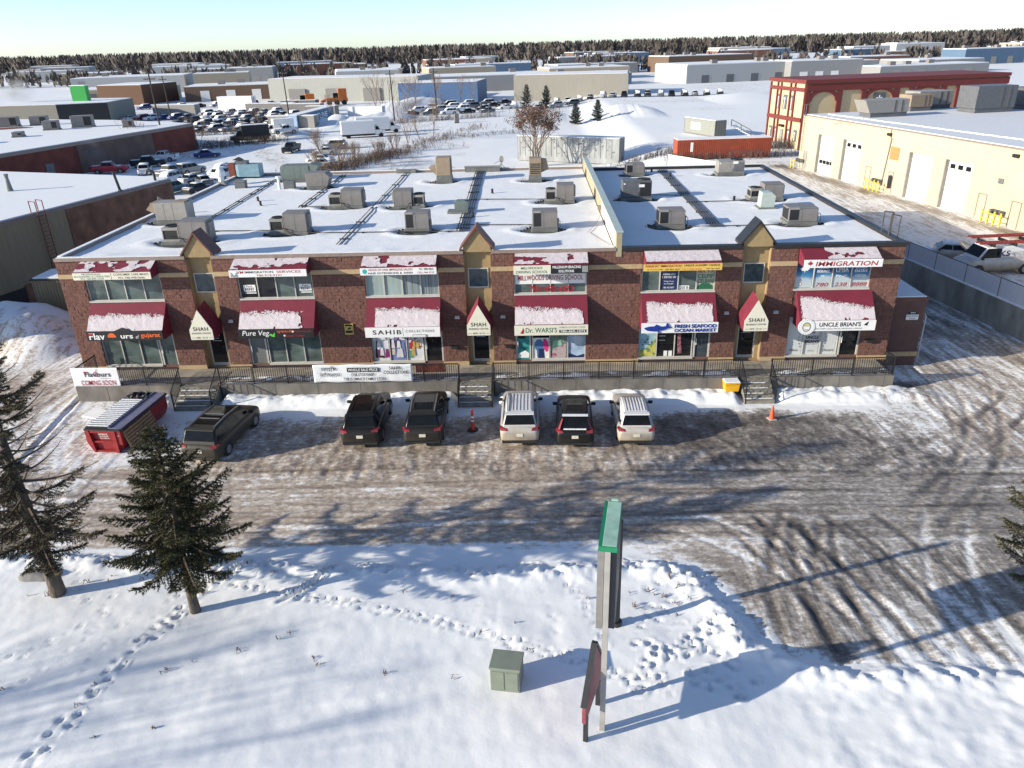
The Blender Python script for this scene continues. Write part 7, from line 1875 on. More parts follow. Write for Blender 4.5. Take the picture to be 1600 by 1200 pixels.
for s in (17.8, 35.5, 50): MB().bar(ci(s, .1, 8.1), ci(s + .6, .1, 8.1), .35, .28).build("wall_lamp", M_black, cb)
MB().bar(ci(34.4, .05, 5.75), ci(35.0, .05, 5.75), .1, .45).build("wall_box", M_curb, cb)
cbp = MB(); cbp.path([ci(18.2, .05, 8.6), ci(18.2, .05, 7.9), ci(18.5, .08, 7.7), ci(18.0, .08, 2.6)], .06).path([ci(7.2, .05, 8.1), ci(8.3, .05, 8.5), ci(12, .05, 8.4)], .03); cbp.build("conduit", M_cap, cb)
t = thing("pipe_ladder", "thin pipe ladder at the far corner of the cream building", "ladder", (0, 0, 0))
for s in (.35, .8): MB().path([ci(s, .25, 4.2), ci(s, .25, 10.0), ci(s, -.5, 10.0)], .03).build("rail", M_curb, t)
for k in range(14): MB().tube(ci(.35, .25, 4.4 + k * .33), ci(.8, .25, 4.4 + k * .33), .02).build("rung", M_curb, t)
for k, (s, w) in enumerate(((-.2, "at the far corner door"), (16.4, "between the two small doors"), (34.3, "beside the nearest small doors"))):
    t = thing("gas_meter_guard", "yellow guard rails round gas meters " + w + " of the cream building", "guard rail", (0, 0, 0), group="gas meter guards along the cream wall")
    for q in range(4 if k else 2):
        p = ci(s + q * .75, .9, 2.0); MB().tube(p, p + Vector((0, 0, 1.25)), .07).build("bollard", M_ygas, t)
    for z in (2.5, 3.0): MB().tube(ci(s - .1, .9, z), ci(s + (2.4 if k else .9), .9, z), .04).build("bar", M_ygas, t)
    mt = MB()
    for q in range(3): c = ci(s + .5 + q * .55, .35, 3.1); mt.cbox(c.x, c.y, c.z, .35, .3, .4)
    mt.build("meter", M_unitdk, t)
t = thing("hanging_coat", "black garment hanging on the small door of the cream building", "garment", (0, 0, 0)); MB().prism([(0, 0), (.5, .1), (.55, 1.3), (.3, 1.5), (0, 1.4), (-.1, .8)], 0, .08, 'y').build("cloth", M_black, t); t.location = ci(19.2, .12, 2.5); t.rotation_euler = (0, 0, R(-80))
for s, dpt, w, d_, h, mt, l in ((8.0, 6.5, 5.2, 2.4, 2.0, M_unit2, "pale sloped air handler nearest the cream building's edge"), (1.0, 18, 5.0, 3, 2.2, M_unit2, "pale twin unit at the back of the cream roof"), (3.0, 14.5, 3.2, 2.5, 2.0, M_unittan, "tan unit at the back of the cream roof"), (8.5, 20.5, 5.6, 3.2, 3.1, M_unitdk, "big dark air handler on the cream building roof"), (7.2, 28, 4, 3, 2.6, M_unitdk, "dark unit behind the big air handler")):
    c = ci(s, -dpt, 8.8)
    t = thing("rooftop_unit", l, "rooftop unit", c, R(12), group="units on the cream building roof")
    MB().prism([(-w / 2, .5), (w / 2, .5), (w / 2, h), (-w / 2 + (-.8 if "sloped" in l else 0), h)] , 0, d_, 'y').build("cabinet", mt, t, bevel=.05); MB().box(-w / 2 + .2, w / 2 - .1, .1, d_ - .1, 0, .5).build("curb", M_unitdk, t)
    MB().box(w * .12, w * .16, -.03, 0, .6, h - .1).box(w * .3, w * .34, -.03, 0, .6, h - .1).build("seam", M_seam, t)

# ornate cream and red building
ob_ = thing("ornate_building", "cream building with red arches and pilasters behind the cream block", "building", (0, 0, 0))
M_ored = pm("arch_red", (0.175, 0.030, 0.026), 0.7, var=0.1); M_ocr = pm("ornate_cream", (0.60, 0.47, 0.28), 0.85, var=0.06)
uo = Vector((0.2, -.98, 0)).normalized(); vo = Vector((.98, .2, 0)).normalized(); O0 = Vector((38.8, 90.5, 0)); LO = 10.5; WO = 34.0; HO = 11.5
oa = lambda s, off, z: O0 + uo * s - vo * off + Vector((0, 0, z))       # lit facade
obb = lambda s, off, z: O0 + uo * LO + vo * s + uo * off + Vector((0, 0, z))   # shaded facade
cp = [O0, O0 + uo * LO, O0 + uo * LO + vo * WO, O0 + vo * WO]
MB().prism([(p.x, p.y) for p in cp], 1.0, HO, 'z').build("wall", M_ocr, ob_)
MB().prism([(p.x, p.y) for p in (O0 + (-vo - uo) * .4, O0 + uo * (LO + .4) - vo * .4, O0 + uo * (LO + .4) + vo * WO, O0 + vo * WO - uo * .4)], HO + .002, HO + .5, 'z').build("roof", M_ored, ob_)
pi = MB()
for s in (0, 2.2, 3.3, 6.2, 7.5, LO): pi.bar(oa(s - .14, .12, 6.6), oa(s + .14, .12, 6.6), .24, 9.6)
pi.bar(oa(0, .2, 6.3), oa(LO, .2, 6.3), .4, .55)
pi.bar(oa(0, .15, 10.6), oa(LO, .15, 10.6), .3, .5)
for s in (.3, 5.5, 9.5, 15, 17.5, 23, 25.5, 31): pi.bar(obb(s - .4, .1, 6.4), obb(s + .4, .1, 6.4), .24, 9.8)
pi.bar(obb(0, .12, 10.9), obb(WO, .12, 10.9), .28, 1.0)
pi.build("pilaster", M_ored, ob_)
def owin(f, s, z, w, h):
    a = MB().bar(f(s - w / 2, .06, z), f(s + w / 2, .06, z), .12, h).build("window", M_unitdk, ob_)
    MB().bar(f(s - .06, .14, z - .1), f(s + .06, .14, z - .1), .06, h * .8).bar(f(s - w * .25, .14, z + h * .22), f(s + w * .25, .14, z + h * .22), .06, .12).build("frame", M_white, a)
for s, w in ((2.75, .55), (4.75, 1.1), (6.85, .55)): owin(oa, s, 8.6, w, 2.1)
for s in (1.1, 3.0, 7.0, 8.9): owin(oa, s, 3.9, .9, 1.7)
for a, b in ((.7, 5.1), (9.9, 14.6), (17.9, 22.6), (25.9, 30.6)):
    ar = MB(); cm = (a + b) / 2; hw = (b - a) / 2
    for k in range(12):
        t0, t1 = math.pi * k / 12, math.pi * (k + 1) / 12
        ar.bar(obb(cm + hw * math.cos(t0), .1, 9.0 + 1.5 * math.sin(t0)), obb(cm + hw * math.cos(t1), .1, 9.0 + 1.5 * math.sin(t1)), .22, .5)
    ar.build("arch", M_ored, ob_)
for s in (12.2, 20.2, 28.2): owin(obb, s, 8.6, 2.0, 2.4)
MB().bar(oa(4.4, .1, 3.6), oa(5.2, .1, 3.6), .2, 1.9).bar(oa(3.8, .5, 2.2), oa(5.8, .5, 2.2), 1.0, .8).build("doorway", M_unit2, ob_)
MB().bar(oa(4.3, .3, 5.1), oa(5.4, .3, 5.1), .3, .35).build("nameplate", M_blk, ob_)

# ------------------------------------------------------------------ containers, trailers, trucks
def container(label, p, q, W, H, mat, z, name="shipping_container", ribs=True, endmat=None, snow=True, cat="container", group=None):
    """p, q: ground points of the near long side; the box lies behind it"""
    p, q = Vector((*p, z)), Vector((*q, z)); d = q - p; L = d.length; ang = math.atan2(d.y, d.x)
    t = thing(name, label, cat, (p.x, p.y, z), ang, group)
    MB().box(.03, L - .03, .03, W - .03, .15, H - .03).build("box", mat, t)
    fr = MB()
    for x in (0, L - .12):
        for y in (0, W - .12): fr.box(x, x + .12, y, y + .12, 0.1, H)
    for y in (0, W - .1): fr.box(.121, L - .121, y, y + .1, H - .12, H).box(.121, L - .121, y, y + .1, .1, .25)
    for x in (0, L - .1): fr.box(x, x + .1, .121, W - .121, H - .12, H)
    fr.build("frame", endmat or mat, t)
    if ribs:
        n = int(L / .28); r = MB()
        for k in range(1, n): r.box(k * L / n - .07, k * L / n + .07, -.03, .028, .26, H - .13)
        o = r.build("corrugation", mat, t); tag(o, kind='stuff')
    e = MB()
    for k in range(4): e.box(L - .03, L + .02, .3 + k * .55, .34 + k * .55, .3, H - .2)
    e.build("lock_rod", M_curb, t)
    if snow: MB().box(.05, L - .05, .05, W - .05, H + .002, H + .10).build("roof_snow", M_snow, t)
    return t
cz = gz_(27, 73)
t = container("orange corrugated shipping container behind the right roof", (20.9, 72.6), (34.6, 73.4), 2.6, 2.75, pm("container_orange", (0.34, 0.07, 0.032), 0.6, var=0.15, scale=.8), cz)
MB().box(1.9, 2.3, -.05, -.035, 1.1, 2.4).build("white_decal", M_white, t); MB().box(7.5, 12.5, -.045, -.035, .3, 1.2).build("worn_patch", pm("worn_red", (0.20, 0.055, 0.04), 0.8, var=0.3), t)
t = container("grey shipping container with steps beside it in the snowy field", (28.2, 107.0), (32.0, 98.5), 2.4, 2.75, pm("container_grey", (0.25, 0.255, 0.225), 0.6, var=0.08), gz_(30, 102), ribs=False, endmat=M_unit)
MB().box(2.2, 5.0, -.01, .028, .9, 2.1).build("pale_patch", M_white, t)
t = thing("wooden_stairs", "snowy wooden steps with handrail beside the grey container", "stairs", (35.3, 100.5, gz_(35, 100)), R(-40))
for k in range(8): MB().box(k * .45, k * .45 + .5, 0, 1.3, 1.6 - k * .2, 1.7 - k * .2).build("step", M_white, t)
MB().bar((0, 0, 2.7), (3.8, 0, 1.1), .08, .10).bar((0, 0, 1.7), (0, 0, 2.7), .1, .1).bar((3.8, 0, .1), (3.8, 0, 1.1), .1, .1).bar((1.9, 0, .9), (1.9, 0, 1.9), .1, .1).build("handrail", M_black, t)
M_trail = pm("worn_white_trailer", (0.30, 0.31, 0.31), 0.6, var=0.22, scale=1.2, stretch=(1, 1, .3))
t = container("long worn white semi trailer behind the back parapet", (-2.6, 90.0), (13.6, 82.4), 2.6, 4.0, M_trail, .0, name="semi_trailer", ribs=False, cat="trailer")
for k in list(t.children):
    if k.name.startswith(("box", "frame", "lock_rod", "roof_snow")): pass
sm = MB()
for k in range(18): sm.box(.5 + k * .95, .53 + k * .95, -.02, .029, .9, 3.85)
sm.build("panel_seam", M_unit, t)
rn = random.Random(6); rs = MB()
for k in range(36): x = rn.uniform(.5, 17); z = rn.uniform(1.2, 3.7); rs.box(x, x + rn.uniform(.05, .5), -.012, .029, z, z + rn.uniform(.04, .22))
rs.build("rust_scrape", pm("scrape_grey", (0.16, 0.15, 0.15), 0.8), t)
for x in (2.0, 3.3): MB().prism([(x + .5 * math.cos(a), .5 + .5 * math.sin(a)) for a in np.linspace(0, 6.28, 14)[:-1]], .05, 2.5, 'y').build("wheel", M_tyre, t)
t = container("blue shipping container with pale lettering in the yard", (-57.5, 162.0), (-55.5, 191.0), 2.8, 3.0, pm("container_blue", (0.045, 0.16, 0.28), 0.6, var=0.15), .0, ribs=False, endmat=M_unit2)
text("SMARTLINE", 15, 1.5, 1.5, -.02, M_wht, t, 17, bold=.03)
t.rotation_euler.z = math.atan2(29, 2.0); t.location = (-58.0, 154.0, 0)
MB().box(-.04, .029, .1, 2.7, .2, 2.9).build("end_door", M_lblue, t)
def box_truck(label, loc, rz, L, boxmat, cabmat, snow=True, name="box_truck"):
    t = thing(name, label, "truck", (*loc, 0), rz, "delivery trucks in the yard")
    MB().box(-1.2, 1.2, -L / 2, L / 2 - 1.9, .9, 3.5).build("cargo_box", boxmat, t, bevel=.04)
    MB().prism([(L / 2 - 1.85, .6), (L / 2 + .5, .6), (L / 2 + .5, 1.35), (L / 2 - .5, 1.55), (L / 2 - 1.1, 2.5), (L / 2 - 1.85, 2.5)], -1.0, 1.0, 'x').build("cab", cabmat, t, bevel=.06, seg=2)
    MB().quad((-.9, L / 2 - .53, 1.62), (.9, L / 2 - .53, 1.62), (.85, L / 2 - 1.04, 2.42), (-.85, L / 2 - 1.04, 2.42)).build("windshield", M_carglass, t)
    for sx in (-1, 1): MB().prism([(L / 2 - 1.7, 1.6), (L / 2 - .75, 1.6), (L / 2 - 1.15, 2.35), (L / 2 - 1.7, 2.35)], sx * 1.001, sx * 1.012, 'x').build("side_window", M_carglass, t)
    MB().box(-.9, .9, -L / 2 + .1, L / 2 - .3, .5, .88).build("chassis", M_trim, t)
    for y in (-L / 2 + 1.4, L / 2 - .55):
        for sx in (-1, 1): MB().tube((sx * .98 - .14, y, .46), (sx * .98 + .14, y, .46), .46, .46, 16).build("wheel", M_tyre, t)
    if snow: MB().box(-1.15, 1.15, -L / 2 + .1, L / 2 - 2.0, 3.502, 3.6).build("roof_snow", M_snow, t)
    return t
box_truck("black box truck with snow on its roof in the yard", (-60.5, 127), R(118), 7.6, M_black, M_black)
t = box_truck("white cube van with a dark logo on its side in the yard", (-58.0, 139), R(118), 6.5, M_white, M_white)
MB().prism([(-2.6, 1.9), (-1.0, 2.4), (-.6, 2.2), (.4, 2.7), (-.4, 2.1), (-2.2, 1.8)], -1.206, -1.201, 'x').build("logo", M_navy, t)
box_truck("white box truck half hidden by leafless shrubs", (-37.0, 130), R(-72), 9.0, M_white, M_white)
box_truck("second white box truck just behind the shrub hidden one", (-35.3, 138), R(-72), 9.5, M_white, M_white)
for i, (x, y, L, H, mt, l) in enumerate(((-118, 205, 14, 3.0, M_unit2, "low snowed over grey shed in the far yard"), (-104, 222, 12, 4.0, M_white, "white portable cabin left in the far yard"), (-92, 214, 16, 2.2, M_unit, "flat snow topped rack of the far yard"), (-83, 222, 12, 2.4, M_unitdk, "dark snowy lean-to in the far yard"), (-78, 205, 13, 2.4, M_unit, "grey snow topped shed by the far car rows"), (-66, 156, 12, 2.8, M_unit2, "pale shed behind the cube van"), (-52, 183, 10, 2.6, M_white, "white container beyond the blue one"), (-66, 190, 9, 2.6, M_unit, "grey container left of the blue one"))):
    t = container(l, (x, y), (x + L, y - L * .12), 3.2, H, mt, 0, name="yard_shed", cat="shed", ribs=False)
# orange loaders
for i, (x, y, l) in enumerate(((-75, 222, "left orange loader in the far yard"), (-66, 230, "right taller orange loader in the far yard"))):
    t = thing("loader", l, "loader", (x, y, 0), R(20), "orange machines in the far yard"); M_or = pm("machine_orange", (0.62, 0.16, 0.02), 0.5, var=0.2)
    MB().box(-3.6, 3.6, 0, 2.6, 1.1, 2.3).box(.5, 3.4, .2, 2.4, 2.3, 4.2 + i).build("body", M_or, t, bevel=.1); MB().box(-1.2, .45, .3, 2.3, 2.31, 3.9).build("cab", M_carglass, t)
    MB().prism([(-3.6, 1.4), (-5.6, .4), (-5.4, 1.5), (-3.6, 2.2)], .4, 2.2, 'y').build("bucket", M_or, t)
    for q in (-2.6, 0, 2.4): MB().prism([(q + .8 * math.cos(a), .8 + .8 * math.sin(a)) for a in np.linspace(0, 6.28, 14)[:-1]], -.2, 2.8, 'y').build("wheel", M_tyre, t)
# electrical van, car beside it
vn = car('van', paint("van_white", (0.72, 0.72, 0.73), 0.55), "white electrical service van carrying red ladders", (33.75, 13.6, gz_(33.75, 13.6)), R(95), cat="van", name="service_van")
Mv = Matrix.Rotation(R(90), 4, 'Z')
for (s_, x, z, h, w) in (("KS", .05, 1.62, .42, .75), ("ELECTRICAL", -1.35, 1.60, .24, 1.7), ("PHONE: 780 463 0885", -.9, 1.26, .12, 2.2)):
    text(s_, -x, z, h, -1.032, M_navy if s_ == "KS" else M_grey, vn, w, bold=.03 if s_ == "KS" else 0, M=Matrix.Rotation(R(-90), 4, 'Z') @ Matrix.Rotation(0, 4, 'Z'))
MB().box(-1.02, 1.02, -2.3, -2.22, 2.08, 2.3).box(-1.02, 1.02, .9, .98, 2.08, 2.3).box(-1.02, 1.02, -.7, -.62, 2.08, 2.3).build("roof_rack", M_trim, vn)
M_lad = pm("ladder_red", (0.30, 0.045, 0.04), 0.6, var=0.25)
for k, (xx, zz, l) in enumerate(((-.62, 2.34, "lower red extension ladder strapped on the van roof"), (.45, 2.55, "upper red extension ladder strapped on the van roof"))):
    t = thing("ladder", l, "ladder", vn.location, vn.rotation_euler.z, "ladders on the van")
    for sx in (-.22, .22): MB().bar((xx + sx, -3.0, zz), (xx + sx, 2.0, zz), .05, .12).build("rail", M_lad, t)
    for q in range(16): MB().tube((xx - .2, -2.85 + q * .31, zz), (xx + .2, -2.85 + q * .31, zz), .02).build("rung", M_lad, t)
car('sedan', paint("snow_white_car", (0.7, 0.7, 0.72), 0.3), "white snow covered sedan parked behind the sheeted fence", (31.9, 16.9, gz_(31.9, 16.9)), R(70), snow=True)

# ------------------------------------------------------------------ cars in the yards
P = {'white': paint("yard_white", (0.68, 0.69, 0.70)), 'black': paint("yard_black", (0.016, 0.016, 0.018)), 'silver': paint("yard_silver", (0.38, 0.39, 0.41)), 'red': paint("yard_red", (0.48, 0.02, 0.025)),
     'maroon': paint("yard_maroon", (0.17, 0.015, 0.02)), 'blue': paint("yard_blue", (0.035, 0.05, 0.17)), 'grey': paint("yard_grey", (0.11, 0.115, 0.12)), 'teal': paint("yard_teal", (0.10, 0.17, 0.18)), 'beige': paint("yard_beige", (0.40, 0.36, 0.30))}
GY = "cars left in the yard by the red brick warehouse"
for kind, colr, x, y, rz, sn, l in (
    ('pickup', 'red', -70.6, 86.6, -78, True, "bright red pickup truck against the red brick wall"), ('pickup', 'black', -66.8, 92.5, -70, True, "dark pickup truck behind the bright red one"),
    ('pickup', 'white', -67.5, 99.6, 88, False, "white pickup truck alone by the brick wall end"), ('sedan', 'blue', -60.8, 103.5, -75, True, "dark blue sedan with snowy roof by the pole"),
    ('suv', 'white', -63.6, 84.5, 20, True, "white snow covered car nearest the left workshop roof"), ('pickup', 'grey', -57.6, 80.5, -20, True, "grey pickup with open bed among the snowy cars"),
    ('sedan', 'silver', -51.2, 73.5, -25, True, "silver sedan buried in snow near the brown wall corner"), ('suv', 'beige', -55.8, 84.0, -30, True, "beige snow covered car behind the grey pickup"),
    ('suv', 'white', -47.8, 78.0, -22, True, "white sport utility car with blue shaded windows by the turbine vent"), ('crossover', 'white', -50.3, 82, 165, True, "white car facing the roof beside the turbine vent"),
    ('suv', 'teal', -51.0, 66.5, -25, True, "teal car just past the brown wall corner"), ('sedan', 'black', -47.2, 66.0, -25, True, "black sedan just past the teal car"), ('sedan', 'grey', -49.0, 72.0, 40, True, "grey car wedged behind the silver sedan"),
    ('pickup', 'white', -55.3, 134.5, 118, True, "white pickup truck beside the white cube van"), ('pickup', 'black', -46.3, 108.0, 175, False, "black pickup truck standing alone in the open yard"),
    ('sedan', 'white', -36.8, 92.6, 85, True, "white sedan beside the leafless shrubs"), ('sedan', 'silver', -38.5, 103.0, 95, True, "silver car half hidden in the shrubs"), ('suv', 'grey', -38.9, 112.0, 88, True, "grey car hidden in the shrubs before the box truck"), ('sedan', 'beige', -35.5, 87, 95, True, "beige car in the shrubs next to the white sedan")):
    car(kind, P[colr], l, (x, y, gz_(x, y)), R(rz), group=GY, level=1, snow=sn)
ordn = ["first", "second", "third", "fourth", "fifth", "sixth", "seventh", "eighth", "ninth", "tenth", "eleventh", "twelfth", "thirteenth", "fourteenth", "fifteenth", "sixteenth", "seventeenth", "eighteenth"]
rnd = random.Random(12)
def row(x0, y0, x1, y1, seq, rz, where, group):
    n = len(seq)
    for i, (kind, colr) in enumerate(seq):
        f = i / max(1, n - 1); x = x0 + (x1 - x0) * f + rnd.uniform(-.3, .3); y = y0 + (y1 - y0) * f + rnd.uniform(-.4, .4)
        car(kind, P[colr], "%s %s, %s in %s" % (colr, {'suv': 'sport utility car', 'crossover': 'hatchback', 'sedan': 'sedan', 'pickup': 'pickup', 'minivan': 'minivan', 'van': 'van'}[kind], ordn[i], where), (x, y, gz_(x, y)), R(rz + rnd.uniform(-6, 6)), group=group, level=1, snow=rnd.random() < .8)
S, C, D, PK, MV = 'suv', 'crossover', 'sedan', 'pickup', 'minivan'
row(-121, 189, -100, 187.5, [(D, 'grey'), (D, 'white'), (S, 'maroon'), (S, 'white'), (D, 'blue'), (S, 'blue'), (D, 'black')], 150, "the car row beyond the red warehouse roof", "car row beyond the red warehouse roof")
row(-94.5, 188, -69, 188, [(S, 'white'), (S, 'black'), (D, 'white'), (S, 'white'), (S, 'maroon'), (D, 'black'), (S, 'grey'), (D, 'black'), (S, 'silver')], 155, "the farther row behind the black box truck", "farther car row behind the box truck")
row(-86, 166, -69, 168, [(S, 'grey'), (D, 'black'), (S, 'silver'), (D, 'black'), (S, 'black'), (D, 'grey')], 155, "the nearer row behind the black box truck", "nearer car row behind the box truck")
row(-81, 150, -68, 152, [(D, 'black'), (S, 'grey'), (D, 'silver'), (S, 'black'), (D, 'maroon')], 150, "the row of wrecks nearest the red wall end", "row of cars nearest the red wall end")
row(-92, 158, -74, 159, [(S, 'black'), (D, 'grey'), (S, 'silver'), (D, 'maroon'), (S, 'grey'), (D, 'black')], 150, "the tight row between the wreck rows", "tight car row between the wreck rows")
row(-97, 175, -72, 177, [(D, 'grey'), (S, 'black'), (D, 'silver'), (S, 'white'), (D, 'black'), (S, 'grey'), (D, 'black'), (S, 'maroon')], 155, "the row just before the farther one", "car row just before the farther one")
row(-99, 199, -78, 201, [(S, 'grey'), (D, 'black'), (S, 'silver'), (D, 'blue'), (S, 'black'), (D, 'grey'), (S, 'white')], 155, "the row backing on the yard sheds", "car row backing on the yard sheds")
row(-72, 66, -55, 74, [(D, 'silver'), (S, 'grey'), (D, 'black'), (S, 'white')], 165, "the short row behind the left workshop", "short car row behind the left workshop")
row(-34, 181, -13, 186, [(D, 'black'), (S, 'grey'), (S, 'white'), (D, 'black'), (D, 'grey')], 112, "the front row of the middle lot", "front car row of the middle lot")
row(-33.5, 191, -8, 197, [(S, 'white'), (S, 'silver'), (S, 'white'), (D, 'black'), (D, 'white')], 112, "the second row of the middle lot", "second car row of the middle lot")
row(-31, 201, -12, 206, [(S, 'white'), (S, 'white'), (S, 'grey'), (D, 'black')], 112, "the third row of the middle lot", "third car row of the middle lot")
row(-26, 213, -9, 217, [(S, 'black'), (S, 'white'), (S, 'grey'), (D, 'black')], 112, "the back row of the middle lot", "back car row of the middle lot")
car(S, P['white'], "white sport utility car standing apart at the right of the middle lot", (-5.4, 201, gz_(-5.4, 201)), R(180), level=1, snow=True)
row(4, 211, 57, 205.5, [(D, 'silver'), (S, 'grey'), (PK, 'silver'), (S, 'grey'), (D, 'black'), (S, 'silver'), (D, 'grey'), (S, 'black'), (S, 'black'), (PK, 'black'), (S, 'grey'), (MV, 'black'), (S, 'black'), (D, 'grey'), (S, 'black'), (S, 'black')], 170, "the long dark row at the field's far edge", "long car row at the field's far edge")
row(1.5, 192, 12, 203, [(D, 'grey'), (S, 'silver'), (S, 'grey')], 120, "the short row by the far spruces", "short car row by the far spruces")
row(-140, 232, -86, 240, [(D, 'black'), (S, 'blue'), (D, 'white'), (S, 'grey'), (D, 'black'), (S, 'silver'), (D, 'maroon'), (S, 'black'), (D, 'white'), (S, 'grey')], 150, "the distant row under the dark brown building", "distant car row under the brown building")

# exhaust and chimney vapour hanging in the cold air
def vapour(name, label, c, r, dens, seed):
    m = bpy.data.materials.new(name); m.use_nodes = True
    N, L = m.node_tree.nodes, m.node_tree.links
    N.remove(N["Principled BSDF"])
    v = N.new("ShaderNodeVolumePrincipled"); v.inputs["Color"].default_value = (.95, .95, .96, 1); v.inputs["Anisotropy"].default_value = .3
    tc = N.new("ShaderNodeTexCoord"); nz = N.new("ShaderNodeTexNoise"); nz.inputs["Scale"].default_value = 1.6; nz.inputs["Detail"].default_value = 4
    gr = N.new("ShaderNodeTexGradient"); gr.gradient_type = 'SPHERICAL'
    mpg = N.new("ShaderNodeMapping"); mpg.inputs["Scale"].default_value = (1.0, 1.0, 1.0)
    L.new(tc.outputs["Object"], mpg.inputs[0]); L.new(mpg.outputs[0], gr.inputs[0]); L.new(tc.outputs["Object"], nz.inputs["Vector"])
    mr = N.new("ShaderNodeMapRange"); mr.inputs[1].default_value = .42; mr.inputs[2].default_value = .75; mr.inputs[4].default_value = dens; L.new(nz.outputs["Fac"], mr.inputs[0])
    mu = N.new("ShaderNodeMath"); mu.operation = 'MULTIPLY'; L.new(mr.outputs[0], mu.inputs[0]); L.new(gr.outputs["Fac"], mu.inputs[1]); L.new(mu.outputs[0], v.inputs["Density"])
    L.new(v.outputs[0], N["Material Output"].inputs["Volume"])
    bm = bmesh.new(); bmesh.ops.create_icosphere(bm, subdivisions=3, radius=1.0); me = bpy.data.meshes.new(name); bm.to_mesh(me); bm.free()
    o = ob(name, me, m); o.location = c; o.scale = r
    return tag(o, label, kind='stuff')
vapour("exhaust_steam", "pale exhaust steam drifting up the red brick wall", (-76.0, 88.5, 2.4), (5.5, 2.2, 3.6), .55, 1)
vapour("chimney_steam", "white steam rising from the far grey warehouse roof", (-150, 190, 9.0), (6.5, 4.0, 4.0), .7, 2)
# utility poles and wires
M_pol = pm("weathered_pole", (0.055, 0.045, 0.04), 0.9, var=0.3)
PT = []
for x, y, h, w in ((-73.3, 113.5, 14.5, "beside the end of the red brick wall"), (-66.9, 177, 13, "rising behind the white cube van"), (-35.8, 165, 12.5, "among the snow heaps, the left one"), (-25.5, 172, 12.5, "among the snow heaps, the right one"), (-104, 186, 12, "in the car row beyond the warehouse roof")):
    t = thing("utility_pole", "dark wooden utility pole " + w, "pole", (x, y, 0), 0, "wooden utility poles in the yards")
    MB().tube((0, 0, -.3), (-.25, 0, h), .20, .13, 8).build("shaft", M_pol, t); MB().box(-1.4, .9, -.08, .08, h - 1.1, h - .9).build("crossarm", M_pol, t)
    for q in (-1.2, -.7, .7): MB().cbox(q, 0, h - .8, .12, .12, .2).build("insulator", M_unit2, t)
# chain link fence beyond the field, white fence stub behind the roof
t = thing("field_fence", "thin wire fence between the lot and the snowy field", "fence", (0, 0, 0))
for k in range(14):
    x, y = -14 + k * 1.9, 178.5 + k * 1.25; z = gz_(x, y); MB().tube((x, y, z - .1), (x, y, z + 1.9), .05).build("post", M_curb, t)
for z in (1.0, 1.85): MB().tube((-14, 178.5, z + gz_(-14, 178)), (10.7, 194.7, z + gz_(10.7, 194)), .025).build("wire", M_curb, t)
t = thing("white_fence", "short white panel fence between the roof and the orange container", "fence", (0, 0, 0))
for k in range(4):
    p = Vector((18.5 + k * 1.35, 65.8 - k * 2.2, 1.6)); q = Vector((18.5 + (k + 1) * 1.35, 65.8 - (k + 1) * 2.2, 1.6)); MB().bar(p + Vector((0, 0, 1.0)), q + Vector((0, 0, 1.0)) - (q - p) * .02, .05, 2.3).build("fence_panel", M_white, t)
MB().tube((18.4, 65.9, 1.0), (18.4, 65.9, 4.8), .06).build("post", M_curb, t)
t = thing("electric_box", "grey electric box standing in the field weeds", "box", (-18.8, 157, 0), R(15)); MB().box(-.55, .55, 0, .8, .2, 2.3).build("case", M_unit, t, bevel=.05); MB().box(-.6, .6, -.1, .9, 0, .199).build("pad", M_conc, t)

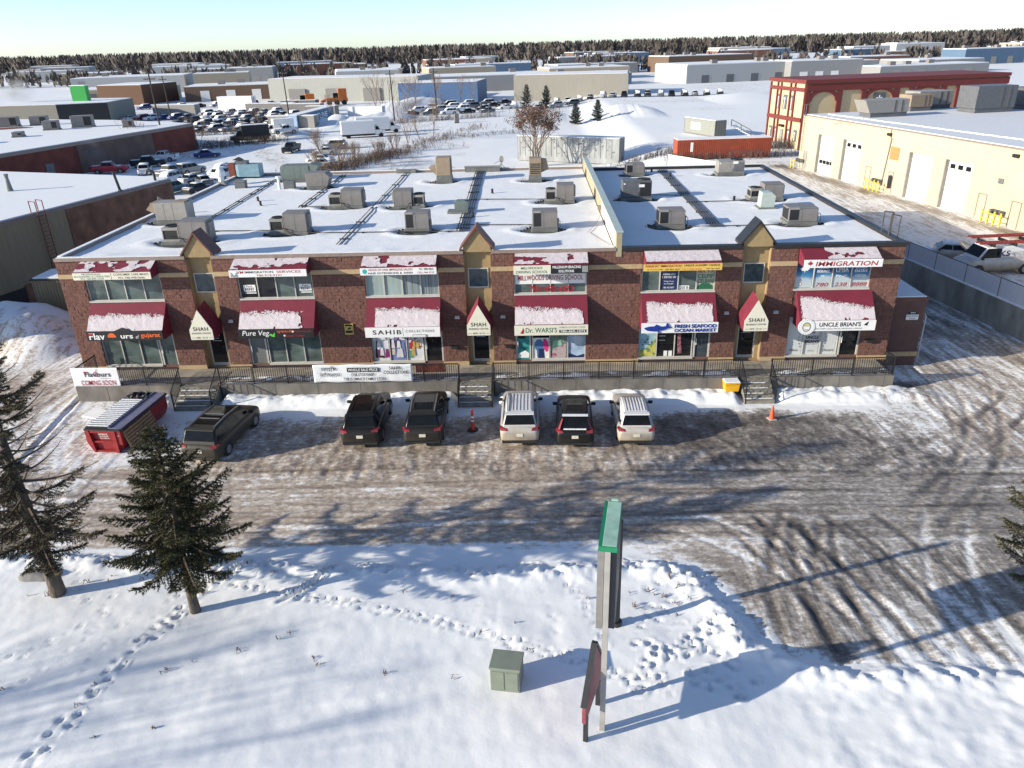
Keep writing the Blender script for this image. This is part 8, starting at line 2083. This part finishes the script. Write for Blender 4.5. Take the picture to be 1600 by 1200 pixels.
# ------------------------------------------------------------------ farther districts
rnd = random.Random(31)
wm = [pm("far_wall_%s" % n, c, 0.85, var=0.08) for n, c in (("tan", (0.36, 0.30, 0.22)), ("grey", (0.26, 0.26, 0.26)), ("white", (0.40, 0.40, 0.39)), ("brick", (0.20, 0.09, 0.06)), ("brown", (0.14, 0.09, 0.06)), ("blue", (0.10, 0.16, 0.24)))]
FG = "flat roofed buildings in the distance"
for i in range(64):
    y = 285 + (i // 8) * 62 + rnd.uniform(-14, 14)
    x = (i % 8 - 3.5) * (44 + (i // 8) * 13) + rnd.uniform(-16, 16) + 6
    if -80 < x < 60 and y < 285: continue
    w, d, h = rnd.uniform(24, 52), rnd.uniform(16, 30), rnd.uniform(4.5, 8.5); mt = rnd.choice(wm)
    t = thing("distant_building", "low %s building with snowy roof, %s along the %s distant street" % (mt.name.replace("far_wall_", ""), ("first", "second", "third", "fourth", "fifth", "sixth", "seventh", "eighth")[i % 8], ("nearest", "second", "third", "fourth", "fifth", "sixth", "seventh", "farthest")[i // 8]), "building", (x, y, 0), R(14 + rnd.uniform(-3, 3)), FG)
    MB().box(-w / 2, w / 2, 0, d, -1, h).build("wall", mt, t)
    MB().box(-w / 2 + .3, w / 2 - .3, .3, d - .3, h + .002, h + .3).build("roof_snow", M_snow, t)
    dm = rnd.choice((M_ohd, M_unit2, M_unitdk))
    for k in range(rnd.choice((2, 3, 4))): c = -w / 2 + w * (k + .6) / 4.6; MB().box(c, c + 3.4, -.06, .0, 0, 3.8).build("overhead_door", dm, t)
    for k in range(rnd.choice((1, 2, 3))): c = rnd.uniform(-w * .4, w * .4); e = rnd.uniform(2, d - 4); MB().box(c, c + 2.6, e, e + 2, h + .25, h + 1.7).build("roof_box", M_unit, t)
def treebelt(name, y0, y1, x0, x1, n, hmin, hmax, seed, mat):
    rnd = random.Random(seed); V = []; F = []
    for k in range(n):
        x = rnd.uniform(x0, x1); y = rnd.uniform(y0, y1); h = rnd.uniform(hmin, hmax); r = h * rnd.uniform(.18, .36)
        for q in range(11):
            a = rnd.uniform(0, 6.28); z = h * rnd.uniform(.0, .75); w = r * .35
            b = Vector((x + math.cos(a) * r * .5 * rnd.random(), y + math.sin(a) * r * .4, z)); tp = Vector((x + math.cos(a) * r * rnd.random(), y + math.sin(a) * r, min(h, z + h * rnd.uniform(.25, .5)))); s = Vector((w, rnd.uniform(-w, w), 0))
            o = len(V); V.extend([tuple(b - s), tuple(b + s), tuple(tp)]); F.append((o, o + 1, o + 2))
    me = bpy.data.meshes.new(name); me.from_pydata(V, [], F); me.update()
    return tag(ob(name, me, mat), kind='stuff')
M_far = pm("far_woods", (0.10, 0.085, 0.075), 0.95, var=0.3, scale=.02)
treebelt("distant_woods", 780, 1050, -1000, 1000, 9000, 8, 18, 1, M_far)
treebelt("far_treeline", 430, 470, -420, 420, 500, 6, 11, 2, M_far)
flush_texts()
for o in list(COL.objects):
    if o.type == 'MESH' and o.parent is None and not o.get('label') and not o.get('kind'): o['kind'] = 'structure'
